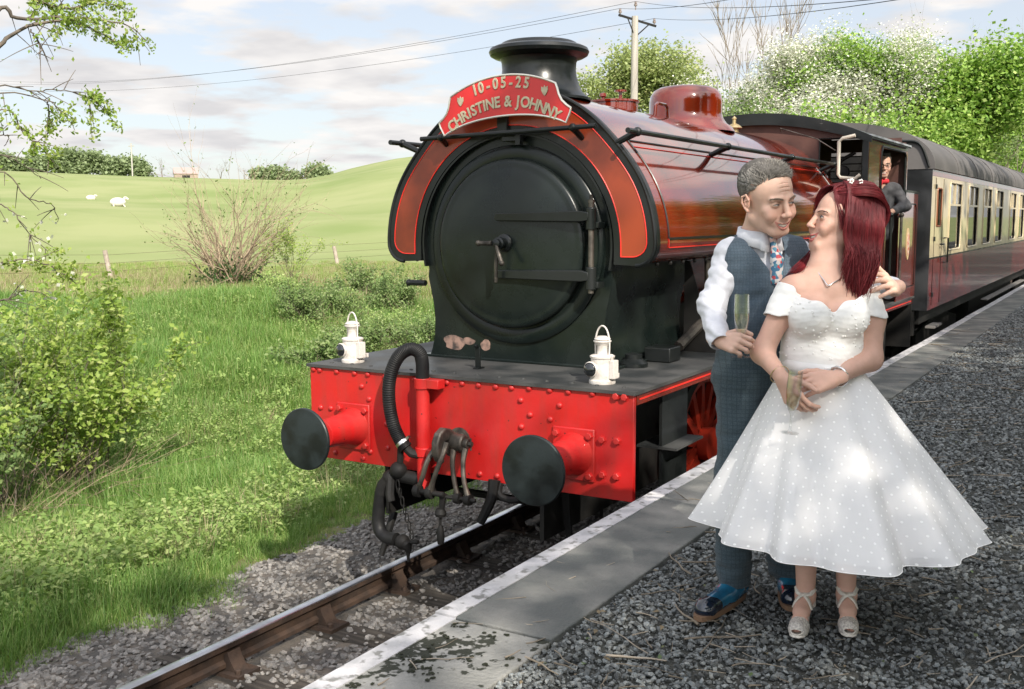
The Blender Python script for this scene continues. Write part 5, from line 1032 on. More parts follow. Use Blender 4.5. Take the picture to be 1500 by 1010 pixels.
V, F = T.mesh(.0055); V, F = drop(V, F, lambda P: (np.linalg.norm(P - np.array([.782, 3.895, 1.092]), axis=1) < .040)); N_ = vnormals(V, F)
arm = np.clip((1.02 - V[:, 0]) * 6, 0, 1) * (V[:, 0] < .9) + (V[:, 0] > 1.2); w1 = fbm(V * np.array([1, 1, 2.6]) + np.stack([V[:, 2] * .8, 0 * V[:, 0], V[:, 0] * 1.5], 1), 13); w2 = fbm(V, 34, 5); V = V + N_ * ((.0055 * np.abs(w1) ** .7 * np.sign(w1) + .0055 * w2) * (.25 + .75 * arm))[:, None]; put('shirt', V, F, m_shirt, gm, AB)
# collar: two folded wings
neckc = np.array([.978, 4.175, 1.495]); fwd2 = norm_(np.array([.42, -.9, 0])); rt2 = np.array([.9, .42, 0])
for s in (-1, 1):
    V = []; n = 16
    for i in range(n + 1):
        a = math.radians(8 + 150 * i / n) * s; d = fwd2 * math.cos(a) + rt2 * math.sin(a); up2 = np.array([0, 0, 1.]); fall = .045 + .018 * max(0, 1 - i / 5); rad = .071 + .004 * (i < 3)
        lift = .02 * (1 - math.cos(a)) * .5
        V += [neckc + d * rad + up2 * (.012 + lift * 1.2 - .012 * (i < 1)), neckc + d * (rad + .010) + up2 * (.014 + lift * 1.2 - .015 * (i < 1)), neckc + d * (rad + .022) + rt2 * s * .012 * (i < 3) - up2 * (fall - lift * 1.2)]
    F = np.array([[i * 3 + j, (i + 1) * 3 + j, (i + 1) * 3 + j + 1, i * 3 + j + 1] for i in range(n) for j in range(2)]); put('collar', V, F, m_shirt, gm, AB, solid=.003)
# tie
m_tie = bpy.data.materials.new('floral_tie'); m_tie.use_nodes = True; t_ = m_tie.node_tree; vo = t_.nodes.new('ShaderNodeTexVoronoi'); vo.inputs['Scale'].default_value = 75; tcn = t_.nodes.new('ShaderNodeTexCoord'); t_.links.new(tcn.outputs['Object'], vo.inputs['Vector']); sx_ = t_.nodes.new('ShaderNodeSeparateColor'); t_.links.new(vo.outputs['Color'], sx_.inputs[0]); rp = t_.nodes.new('ShaderNodeValToRGB'); rp.color_ramp.interpolation = 'CONSTANT'; e = rp.color_ramp.elements; e[0].color = (.05, .16, .28, 1); e[1].position = .25; e[1].color = (.62, .60, .60, 1)
for ps, cc in ((.5, (.45, .05, .06)), (.68, (.65, .45, .42)), (.82, (.08, .25, .35))): k_ = e.new(ps); k_.color = (*cc, 1)
t_.links.new(sx_.outputs[0], rp.inputs[0]); t_.links.new(rp.outputs[0], t_.nodes['Principled BSDF'].inputs['Base Color'])
kn = neckc + fwd2 * .085 + np.array([0, 0, -.012]); dn = np.array([.0, 0, -1.]); S2 = SDF(); S2.cap(kn, kn + dn * .022 + fwd2 * .006, .0175, .013, .006); prev = kn + dn * .026 + fwd2 * .008
S2.cap(prev, prev + dn * .055 + fwd2 * .020, .013, .026, .005, sc=None); S2.cap(prev + dn * .055 + fwd2 * .020, prev + dn * .13 + fwd2 * .018, .026, .024, .005); V, F = S2.mesh(.003); put('tie', V, F, m_tie, gm, AB)
# waistcoat
m_vest = clothmat('tweed', (.075, .115, .155), (.125, .165, .21), 260, bump=.5, lines=(.035, .045, .06), lw=.16, lsc=85)
Vt = SDF(); torso(Vt, .014); V, F = Vt.mesh(.005)
def vcut(P):
    d = P - neckc; x = d @ rt2; z = d[:, 2]; front = d @ fwd2 > -.02; vneck = front & (z > -.155) & (np.abs(x - .0) < .012 + (z + .155) * .55) & (z > -.155); up_ = (z > -.02) & (np.linalg.norm(d[:, :2], axis=1) < .088)
    ra = np.linalg.norm((P - np.array(Rs) - np.array([-.015, 0, -.01])) * np.array([1.15, 1, .72]), axis=1) < .070; la = np.linalg.norm((P - np.array(Ls) - np.array([.02, 0, -.01])) * np.array([1.15, 1, .72]), axis=1) < .070; return vneck | up_ | ra | la | (P[:, 2] < 1.00 - np.maximum(0, -.25 * np.abs(x) + .05) * front)
V, F = drop(V, F, vcut); N_ = vnormals(V, F); V = V + N_ * (.006 * fbm(V * np.array([1, 1, 2.5]), 12) + .002 * fbm(V, 30, 3))[:, None]; put('waistcoat', V, F, m_vest, gm, AB, solid=.005)
btn = SDF()
for k in range(4): d0 = neckc + fwd2 * (.125 + .012 * k) + np.array([-.0, 0, -.19 - .065 * k]); btn.ell(d0, (.007, .007, .007), .002)
# trousers
m_tr = clothmat('check_trousers', (.045, .070, .088), (.075, .105, .122), 240, bump=.4, lines=(.02, .03, .04), lw=.18, lsc=62)
Tr = SDF(); Tr.cap((.99, 4.235, 1.06), (1.0, 4.25, .95), .135, .14, .04, sc=(1.12, .86, 1)); Tr.chain([Rh, Rk, (.905, 4.165, .11)], [.100, .074, .070], .05); Tr.chain([Lh, Lk, (1.155, 4.262, .12)], [.105, .082, .080], .05)
V, F = Tr.mesh(.006); V, F = drop(V, F, lambda P: (P[:, 2] < .062) | (P[:, 2] > 1.075)); N_ = vnormals(V, F); lowk = np.clip((.30 - V[:, 2]) * 5, 0, 1); V = V + N_ * (.010 * fbm(V * np.array([1, 1, 1.6]), 9) + (.004 + .010 * lowk) * fbm(V * np.array([1, 1, 3.5]), 13, 2))[:, None]; put('trousers', V, F, m_tr, gm, AB, solid=.004)
# shoes
m_shoe = M('blue_leather', (.015, .18, .32), .25, col2=(.008, .07, .14), ns=9, lo=.4, hi=.65, coat=.7); m_toe = M('navy_toecap', (.006, .012, .025), .15, coat=1); m_sole = M('tan_sole', (.20, .12, .07), .6)
def shoe(ankle, toe, nm):
    a = np.array(ankle); t = np.array(toe); d = norm_(t - a); sdv = np.array([-d[1], d[0], 0]); heel = a - d * .065
    s_ = SDF(); z0 = np.array([0, 0, 1.]); s_.cap(heel + z0 * .045, a + d * .05 + z0 * .045, .036, .040, .02); s_.cap(a + d * .05 + z0 * .045, t - d * .035 + z0 * .034, .041, .040, .03); s_.cap(t - d * .035 + z0 * .034, t - d * .028 + z0 * .032, .040, .036, .01); s_.cap(a + z0 * .06, a + z0 * .12, .042, .045, .02)
    V, F = s_.mesh(.003); V, F = drop(V, F, lambda P: P[:, 2] < .018); o = put('shoe', V, F, m_shoe, gm, AB); k_ = SDF(); k_.cap(a + z0 * .09, a + z0 * .19, .046, .046, .01); V, F = k_.mesh(.004); put('sock', V, F, m_dark, gm, AB)
    cap = drop(*s_.mesh(.003), lambda P: (P[:, 2] < .018) | (((P - t) @ d) < -.085 + .02 * np.cos(((P - t) @ sdv) * 60))); V, F = cap; V = V + vnormals(V, F) * .0018; V2 = V - np.array([AB[0], AB[1], 0]); tc2 = np_mesh('toecap', V2, F, m_toe, o, smooth=True)
    n = 30; pts = []
    for k in range(n):
        th = 2 * math.pi * k / n; L = .5 * np.linalg.norm((t - heel)[:2]) + .036; ctr = (t + heel) / 2 - d * .0; wd = .046 + .006 * math.cos(th); pts.append(ctr + d * math.cos(th) * L * .97 + sdv * math.copysign(abs(math.sin(th)) ** .7, math.sin(th)) * wd)
    V = [p * np.array([1, 1, 0]) + np.array([0, 0, z]) for z in (.002, .022) for p in pts]; Fl = [(k, (k + 1) % n, n + (k + 1) % n, n + k) for k in range(n)] + [tuple(range(n)), tuple(range(2 * n - 1, n - 1, -1))]; V = np.array(V) - np.array([AB[0], AB[1], 0]); np_mesh('sole', V, Fl, m_sole, o)
    P = []
    for k in range(4): c0 = a + d * (.035 + .014 * k) + z0 * (.088 - .006 * k); P.append((np.array([c0 - sdv * .018, c0 + z0 * .004, c0 + sdv * .018]), np.array([.0022] * 3)))
    V, F = tubes(P, 5); V = V - np.array([AB[0], AB[1], 0]); np_mesh('laces', V, F, m_dark, o)
shoe((.905, 4.165, 0), (.735, 3.955, 0), 'r'); shoe((1.155, 4.26, 0), (1.120, 4.06, 0), 'l')
# ---------------------------------------------------------------- bride
AW = (1.19, 3.96); br = person_root(AW, 'red haired woman in white wedding dress looking up at the man')
fw = frame((-.985, -.13, .20), (.20, .05, 1), (1.248, 4.01, 1.548), 1.06); skinB = (.63, .385, .30)
S = SDF(); head(S, fw, False); S.fr(ID); S.cap((1.225, 4.02, 1.50), (1.195, 3.99, 1.385), .052, .056, .03); S.cap((1.195, 3.99, 1.385), (1.20, 3.99, 1.31), .058, .085, .04)
wRs, wRe, wRw = (1.062, 3.975, 1.295), (.945, 3.935, 1.06), (.985, 3.79, .985); wLs, wLe, wLw = (1.335, 4.02, 1.270), (1.362, 3.955, 1.03), (1.185, 3.79, .985)
def wtorso(S, g=0.):
    S.fr(ID); S.cap((1.075, 3.985, 1.292), (1.320, 4.02, 1.280), .047 + g, .047 + g, .05); S.cap((1.19, 3.99, 1.25), (1.185, 3.985, 1.05), .125 + g, .112 + g, .05, sc=(1.18, .86, 1)); S.cap((1.185, 3.985, 1.04), (1.19, 3.99, .95), .115 + g, .135 + g, .04, sc=(1.12, .9, 1))
    S.ell((1.115, 3.895, 1.200), (.072 + g, .062 + g, .066 + g), .035); S.ell((1.250, 3.905, 1.195), (.072 + g, .062 + g, .066 + g), .035)
wtorso(S); S.chain([wRs, wRe, wRw], [.048, .040, .025], .03); S.chain([wLs, (1.375, 4.0, 1.18), wLe, wLw], [.048, .050, .042, .026], .03)
S.chain([(1.13, 3.98, .9), (1.135, 3.95, .50), (1.135, 3.93, .12)], [.085, .055, .035], .03); S.chain([(1.26, 3.98, .9), (1.285, 3.95, .50), (1.295, 3.935, .12)], [.085, .055, .035], .03)
for k, (ax_, tx) in enumerate(((1.135, (1.072, 3.80)), (1.295, (1.268, 3.81)))):
    an = np.array([ax_, 3.93, .105]); to = np.array([tx[0], tx[1], .022]); S.cap(an, an + np.array([.005, .03, -.03]), .032, .028, .02); S.cap(an, an * .45 + to * .55 + np.array([0, 0, .008]), .032, .032, .02, sc=(1.05, 1, .9)); d = norm_((to - an) * np.array([1, 1, 0])); sdv = np.array([-d[1], d[0], 0])
    b0 = an * .3 + to * .7
    for j in range(5): S.cap(b0 + sdv * (j - 2) * .010, to + sdv * (j - 2) * .0115 - d * abs(j - (1 if k == 0 else 3)) * .006 + np.array([0, 0, -.004]), .012, .0085 if j not in (0, 4) else .009, .004)
# right hand holds the glass bowl, left hand rests over it
fR = wristframe((.985, 3.785, .980), (.42, -.40, -.80), (-.75, -.62, .05), 1.0); hand(S, fR, -1, [(.45, .55, .3), (.55, .6, .3), (.6, .65, .35), (.65, .65, .35)], thumb=[(.7, .7, -.3), (.55, .85, -.2), (.4, .9, -.1)], spread=(.05, .0, -.03, -.06))
fL = wristframe((1.175, 3.775, .985), (-.955, -.12, -.20), (.05, -.86, .48), 1.0); hand(S, fL, 1, [(.18, .28, .2), (.2, .3, .2), (.25, .32, .2), (.35, .4, .25)], thumb=[(.55, .8, -.1), (.25, .95, -.1), (.1, 1, -.15)], spread=(.10, .03, -.04, -.10))
V, F = body(S, [(np.array([1.05, 3.85, 1.40]), np.array([1.40, 4.2, 1.75]), .0017), (np.array([.90, 3.62, .84]), np.array([1.22, 3.86, 1.06]), .0019), (np.array([1.0, 3.7, -.02]), np.array([1.4, 4.02, .20]), .0028)], coarse=.006)
c = headcol(V, fw, skinB, (.50, .12, .12), False); nl = (V[:, 2] < .016) & (V[:, 2] > -.05); put('body', V, F, m_skin, br, AW, c)
m_hairr = hairmat('dark_red_hair', (.12, .010, .015), (.24, .026, .032), .48); face_bits(br, AW, fw, hairmat('woman_brow', (.10, .05, .04), (.12, .06, .05)), False, irisx=.002, slit=.0052)
# hair mass
H = SDF(); H.fr(fw); H.ell((0, .030, .052), (.087, .104, .088), .01); H.ell((0, .045, .085), (.070, .075, .062), .03); H.ell((0, -.128, -.030), (.088, .070, .105), .012, 's'); H.ell((0, -.03, -.10), (.060, .09, .07), .012, 's')
H.cap((-.0, .085, .03), (0, .105, -.06), .058, .055, .04); H.cap((-.050, .05, .0), (-.055, .055, -.09), .042, .034, .03) ; H.cap((.050, .05, .0), (.055, .055, -.09), .042, .034, .03)
H.fr(ID); cs_ = 1 if (fw[0] @ np.array([1., 0, 0]))[1] < 0 else -1; q0 = lambda x, y, z: tuple(fw[0] @ (np.array([cs_ * x, y, z]) * fw[2]) + fw[1])
for yy_ in (.0, .035, .07, .10): e0 = np.array(q0(.078 - .2 * max(yy_ - .06, 0), yy_ + .008, -.02)); H.cap(e0, e0 + np.array([-.55 * (e0[0] - 1.262), -.004, -.15]), .016, .007, .014)
V, F = H.mesh(.0035); N_ = vnormals(V, F); V = V + N_ * (fbm(V * np.array([1.5, 1.5, .6]), 50)[:, None] * .006); hr_ = put('hair', V, F, hairmat('under_hair', (.05, .004, .006), (.09, .008, .010), .85), br, AW)
rng = np.random.default_rng(8); P = []; R, t, q = fw; Wf = lambda p: (R @ (np.asarray(p, float).T * q)).T + t
cam_s = 1 if Wf(np.array([[.08, 0, 0]]))[0][1] < t[1] else -1
for k in range(2400):   # long locks over the ear on the camera side
    yy_ = rng.uniform(-.030, .125); ph = rng.uniform(.1, 1.0); x0 = cam_s * (.088 * math.sin(ph)); zz_ = .055 + .088 * math.cos(ph) - .02 * (yy_ / .12) ** 2
    p0 = Wf(np.array([[x0 * .97, .02 + (yy_ - .02) * .95, zz_ + .004]]))[0]; e1 = Wf(np.array([[cam_s * (.092 + .010 * rng.random() - .25 * max(yy_ - .06, 0)), yy_, .02]]))[0]; e2 = Wf(np.array([[cam_s * (.086 + .016 * rng.random() - .3 * max(yy_ - .06, 0)), yy_ + .012, -.06]]))[0]
    L = rng.uniform(.13, .215) if rng.random() < .8 else rng.uniform(.20, .27); end = np.array([e2[0] - .62 * (e2[0] - 1.262) + rng.normal(0, .014), e2[1] - .012 + rng.normal(0, .010), e2[2] - L + .05]); md = e2 * .5 + end * .5 + np.array([.010 + rng.normal(0, .005), -.006, 0])
    pts = spl([p0, e1, e2, md, end], 16); pts[:, 0] += .004 * np.sin(np.linspace(0, 6, 16) + yy_ * 60) * np.linspace(0, 1, 16); P.append((pts, .0020 * np.interp(np.linspace(0, 1, 16), [0, .2, .8, 1], [.8, 1.1, .9, .2])))
for k in range(700):    # far side and nape, falling behind the neck and over the far shoulder
    yy_ = rng.uniform(.0, .13); p0 = Wf(np.array([[-cam_s * .05 * rng.random(), yy_, .09]]))[0]; e1 = Wf(np.array([[-cam_s * (.085 - .2 * max(yy_ - .06, 0)), yy_, .0]]))[0]; w_ = rng.random()
    end = np.array([1.055 + .10 * w_ + rng.normal(0, .012), 3.965 + .03 * rng.random(), 1.345 + .025 * w_ + rng.normal(0, .008)]) if k < 330 else np.array([1.22 + .10 * rng.random(), 4.05 + .05 * rng.random(), 1.27 + .05 * rng.random()])
    md = np.array([e1[0] * .45 + end[0] * .55, 4.075, e1[2] * .35 + end[2] * .65]); P.append((spl([p0, e1, md, end], 14), .0026 * np.interp(np.linspace(0, 1, 14), [0, .2, .8, 1], [.8, 1.1, .9, .2])))
for k in range(300):    # fringe swept across the forehead
    a = rng.uniform(0, 1); side_ = cam_s if k < 190 else -cam_s; a = .35 + .65 * a if k < 190 else a * .9; r0_ = np.array([rng.normal(0, .012), -.035 + .05 * a, .128 + .004 * a]); e_ = np.array([side_ * rng.uniform(.076, .090), (-.045 + .055 * a if k < 190 else -.07 + .05 * a) + rng.normal(0, .006), rng.uniform(-.04, .0) if k < 190 else rng.uniform(.0, .05)]); md = np.array([side_ * .048, -.088 + .06 * a, .082 + .012 * a]); pts = Wf(spl([r0_, (r0_ + md) / 2 + np.array([0, -.012, .012]), md, e_], 12)); P.append((pts, .0021 * np.interp(np.linspace(0, 1, 12), [0, .3, 1], [1, 1, .3])))
for k in range(2800):    # crown swept back
    th = rng.uniform(-1.35, 1.35); r0_ = np.array([.075 * math.sin(th) * .6, -.058 + .05 * rng.random(), .122 - .025 * abs(th)]); pts = Wf(spl([r0_, np.array([.090 * math.sin(th), .01, .146 * math.cos(th * .62)]), np.array([.095 * math.sin(th), .085, .150 * math.cos(th * .62)]), np.array([.07 * math.sin(th), .140, .055]), np.array([.05 * math.sin(th), .128, -.03])], 12) + rng.normal(0, .002, 3)); P.append((pts, np.full(12, .0017)))
V, F = tubes(P, 3); put('hair_strands', V, F, m_hairr, br, AW)
# small flowers and comb in the hair
m_pearl = M('pearl', (.72, .66, .62), .3, coat=.5); m_silver = M('silver', (.70, .70, .70), .25, metal=1)
b = MB()
for k, (x, y, z) in enumerate([(.02, .0, .150), (.045, -.012, .142), (-.02, .01, .152), (.06, .02, .138), (.03, .03, .152)]):
    c0 = Wf(np.array([[x, y, z]]))[0] - np.array([AW[0], AW[1], 0])
    for j in range(5): b.sphere(tuple(c0 + np.array([.006 * math.cos(j * 1.257), 0, .006 * math.sin(j * 1.257)])), .0042, 6, 4)
b.build('hair_flower', m_pearl, br)
b = MB()
for k in range(46): s_ = k / 46; c0 = np.array([1.338 + rng.normal(0, .004), 3.985 + rng.normal(0, .008), 1.60 - .11 * s_]) - np.array([AW[0], AW[1], 0]); b.sphere(tuple(c0), rng.uniform(.002, .0042), 6, 4)
b.build('hair_comb', m_silver, br)
# jewellery
nk = [(1.140, 3.955, 1.392), (1.146, 3.928, 1.362), (1.158, 3.900, 1.337), (1.170, 3.880, 1.316), (1.190, 3.884, 1.326), (1.215, 3.897, 1.336), (1.245, 3.925, 1.350)]
V, F = tubes([(spl([np.array(p) for p in nk], 40), np.full(40, .0026))], 6); put('necklace', V, F, m_silver, br, AW)
ew = Wf(np.array([[-.080 if Wf(np.array([[-.08, 0, 0]]))[0][1] < t[1] else .080, -.005, -.035]]))[0]; V, F = tubes([(np.array([ew, ew + np.array([0, -.006, -.012]), ew + np.array([0, -.008, -.026])]), np.array([.0015, .0022, .003]))], 6); put('earring', V, F, m_silver, br, AW)
def bangle(c0, ax_, r, rr2, mat, name):
    a = norm_(np.array(ax_)); u1 = norm_(np.cross(a, [0, 0, 1])); u2 = np.cross(a, u1); n = 28; V, F = tubes([(np.array([np.array(c0) + r * (math.cos(t) * u1 + math.sin(t) * u2) for t in np.linspace(0, 2 * math.pi, n)]), np.array([rr2 * (1 + .35 * (k % 2)) for k in range(n)]))], 6); put(name, V, F, mat, br, AW)
dL = np.array(wLw) - np.array(wLe); bangle(np.array(wLw) - norm_(dL) * .012, dL, .036, .0045, m_silver, 'bracelet'); dR = np.array(wRw) - np.array(wRe); bangle(np.array(wRw) - norm_(dR) * .02, dR, .036, .0016, m_brass, 'bangle')
rp_ = np.array(fL[1]) + fL[0] @ np.array([-.0105, .100, .002]); bangle(rp_, fL[0][:, 1], .0118, .0018, m_silver, 'ring')
# bodice
m_dress = clothmat('ivory_satin', (.90, .89, .875), (.87, .86, .845), 30, bump=.10, rough=.6)
B_ = SDF(); wtorso(B_, .011); V, F = B_.mesh(.0042)
def bcut(P):
    x = P[:, 0] - 1.182; top = 1.262 - .045 * np.exp(-(x / .030) ** 2) - .75 * np.maximum(0, np.abs(x) - .085) ** 2 * 1.0 + .0 * x; top = np.where(np.abs(x) > .085, top + .02 * np.clip((np.abs(x) - .085) / .05, 0, 1), top); back = P[:, 1] > 4.02
    return (P[:, 2] > np.where(back, 1.25, top)) | (P[:, 2] < .955)
V, F = drop(V, F, bcut); N_ = vnormals(V, F); ruch = np.sin(V[:, 2] * 330 + 8 * fbm(V, 9) + V[:, 0] * 30); V = V + N_ * (.00035 * ruch * (V[:, 2] > 1.04) + .0015 * fbm(V, 40))[:, None]; put('bodice', V, F, m_dress, br, AW, solid=.004)
P = []   # raised dots on bodice
sel = rng.choice(len(V), 240, replace=False); b = MB()
for i in sel: b.sphere(tuple(V[i] - np.array([AW[0], AW[1], 0]) + N_[i] * .002), .0042, 6, 4)
b.build('bodice_dots', m_dress, br, kind='stuff')
def sleeve(s0, s1, r_, x_in, nm):
    s_ = SDF(); s_.cap(s0, s1, r_, r_ + .004, .02); V, F = s_.mesh(.0042); a = norm_(np.array(s1) - np.array(s0)); o = np.array(s0)
    def cut(P):
        t = (P - o) @ a; out = (P[:, 0] - o[0]) * nm; return (t < .002 + .10 * np.clip(-out * 9, -.35, 1) * 0 + np.where(out > 0, -.012 + .0 * out, .010)) | (t > .085 + .035 * np.clip(out * 14, -1, 1))
    V, F = drop(V, F, cut); N_ = vnormals(V, F); V = V + N_ * (.003 * fbm(V, 26) + .0006 * np.sin(V[:, 2] * 200))[:, None]; put('sleeve', V, F, m_dress, br, AW, solid=.004)
sleeve((1.060, 3.97, 1.290), (1.015, 3.955, 1.185), .060, 0, -1); sleeve((1.338, 4.015, 1.280), (1.374, 4.0, 1.16), .063, 0, 1)
# sash and bow
V = []; n = 60
for z in (.975, 1.0, 1.022):
    for k in range(n): th = 2 * math.pi * k / n; r1_ = np.interp(z, [.975, 1.022], [.160, .154]); V.append((1.186 + r1_ * 1.0 * math.cos(th), 3.985 + r1_ * .875 * math.sin(th), z - .010 * math.cos(th)))
F = np.array([[i * n + k, i * n + (k + 1) % n, (i + 1) * n + (k + 1) % n, (i + 1) * n + k] for i in range(2) for k in range(n)]); put('sash', V, F, m_dress, br, AW, solid=.003)
b = MB(); b.box(1.155 - AW[0], 1.235 - AW[0], 3.836 - AW[1], 3.850 - AW[1], .985, 1.015); b.box(1.185 - AW[0], 1.203 - AW[0], 3.830 - AW[1], 3.852 - AW[1], .983, 1.018); b.build('bow', m_dress, br, bev=.004)
# skirt
def skirt(scale, zh, nth=420, nt=64, amp=1.):
    th = np.arange(nth) * 2 * np.pi / nth; t = np.linspace(0, 1, nt)[:, None]
    fold = .55 * np.sin(th * 11 + .6) + .35 * np.sin(th * 17 + 2.1) + .35 * np.sin(th * 7 + 1.) ; fold = np.sign(fold) * np.abs(fold) ** 1.15
    rx = (.150 + (.515 - .150) * (t ** .93)) * scale; ry = (.128 + (.50 - .128) * (t ** .93)) * scale; r_ = 1 + amp * .135 * fold[None] * t ** 1.3
    cx = 1.187 + (1.282 - 1.187) * t; cy = 3.985 + .01 * t; z = .985 - (.985 - zh) * t - .012 * np.sin(th * 3 + .5) * t + .010 * amp * fold[None] * t ** 2 + .03 * np.sin(np.pi * t) * .3
    X = cx + rx * r_ * np.cos(th)[None]; Y = cy + ry * r_ * np.sin(th)[None]; Z = z + 0 * X; V = np.stack([X, Y, Z], -1).reshape(-1, 3); i = np.arange(nt - 1)[:, None]; j = np.arange(nth)[None]
    F = np.stack([i * nth + j, i * nth + (j + 1) % nth, (i + 1) * nth + (j + 1) % nth, (i + 1) * nth + j], -1).reshape(-1, 4)
    s_ = .22 + .76 * t + 0 * X; ph = th[None] * .62; uv = np.stack([s_ * np.cos(ph), s_ * np.sin(ph), 0 * s_], -1).reshape(-1, 3); return V, F, uv
V, F, uv = skirt(.935, .375, amp=1.); put('petticoat', V, F, m_dress, br, AW)
V, F, uv = skirt(1.0, .355); ov = put('overskirt', V, F, None, br, AW); at_ = ov.data.attributes.new('pat', 'FLOAT_VECTOR', 'POINT'); at_.data.foreach_set('vector', uv.astype(np.float32).ravel())
m_tul = bpy.data.materials.new('dotted_tulle'); m_tul.use_nodes = True; t_ = m_tul.node_tree; t_.nodes.clear(); N = t_.nodes.new; L = t_.links.new
at2 = N('ShaderNodeAttribute'); at2.attribute_name = 'pat'; masks = []
for off in ((0, 0, .5), (.5, .5, .5)):
    m1 = N('ShaderNodeVectorMath'); m1.operation = 'MULTIPLY_ADD'; m1.inputs[1].default_value = (19, 19, 0); m1.inputs[2].default_value = off; f1 = N('ShaderNodeVectorMath'); f1.operation = 'FRACTION'; s1 = N('ShaderNodeVectorMath'); s1.operation = 'SUBTRACT'; s1.inputs[1].default_value = (.5, .5, .5); l1_ = N('ShaderNodeVectorMath'); l1_.operation = 'LENGTH'
    L(at2.outputs['Vector'], m1.inputs[0]); L(m1.outputs[0], f1.inputs[0]); L(f1.outputs[0], s1.inputs[0]); L(s1.outputs[0], l1_.inputs[0]); mr = N('ShaderNodeMapRange'); mr.inputs[1].default_value = .098; mr.inputs[2].default_value = .072; L(l1_.outputs['Value'], mr.inputs[0]); masks.append(mr.outputs[0])
mxm = N('ShaderNodeMath'); mxm.operation = 'MAXIMUM'; L(masks[0], mxm.inputs[0]); L(masks[1], mxm.inputs[1])
tr = N('ShaderNodeBsdfTransparent'); df = N('ShaderNodeBsdfDiffuse'); df.inputs[0].default_value = (.90, .895, .90, 1); df2 = N('ShaderNodeBsdfDiffuse'); df2.inputs[0].default_value = (.95, .945, .94, 1); bmp = N('ShaderNodeBump'); bmp.inputs['Distance'].default_value = .004; bmp.inputs['Strength'].default_value = .0
x1 = N('ShaderNodeMixShader'); x1.inputs[0].default_value = .74; L(tr.outputs[0], x1.inputs[1]); L(df.outputs[0], x1.inputs[2]); x2 = N('ShaderNodeMixShader'); L(mxm.outputs[0], x2.inputs[0]); L(x1.outputs[0], x2.inputs[1]); L(df2.outputs[0], x2.inputs[2]); oo = N('ShaderNodeOutputMaterial'); L(x2.outputs[0], oo.inputs[0]); ov.data.materials.append(m_tul)
nth = 420; hem = V[-nth:]; P = [(np.concatenate([hem, hem[:1]]), np.full(nth + 1, .0018))]; V, F = tubes(P, 4); put('hem', V, F, m_dress, br, AW)
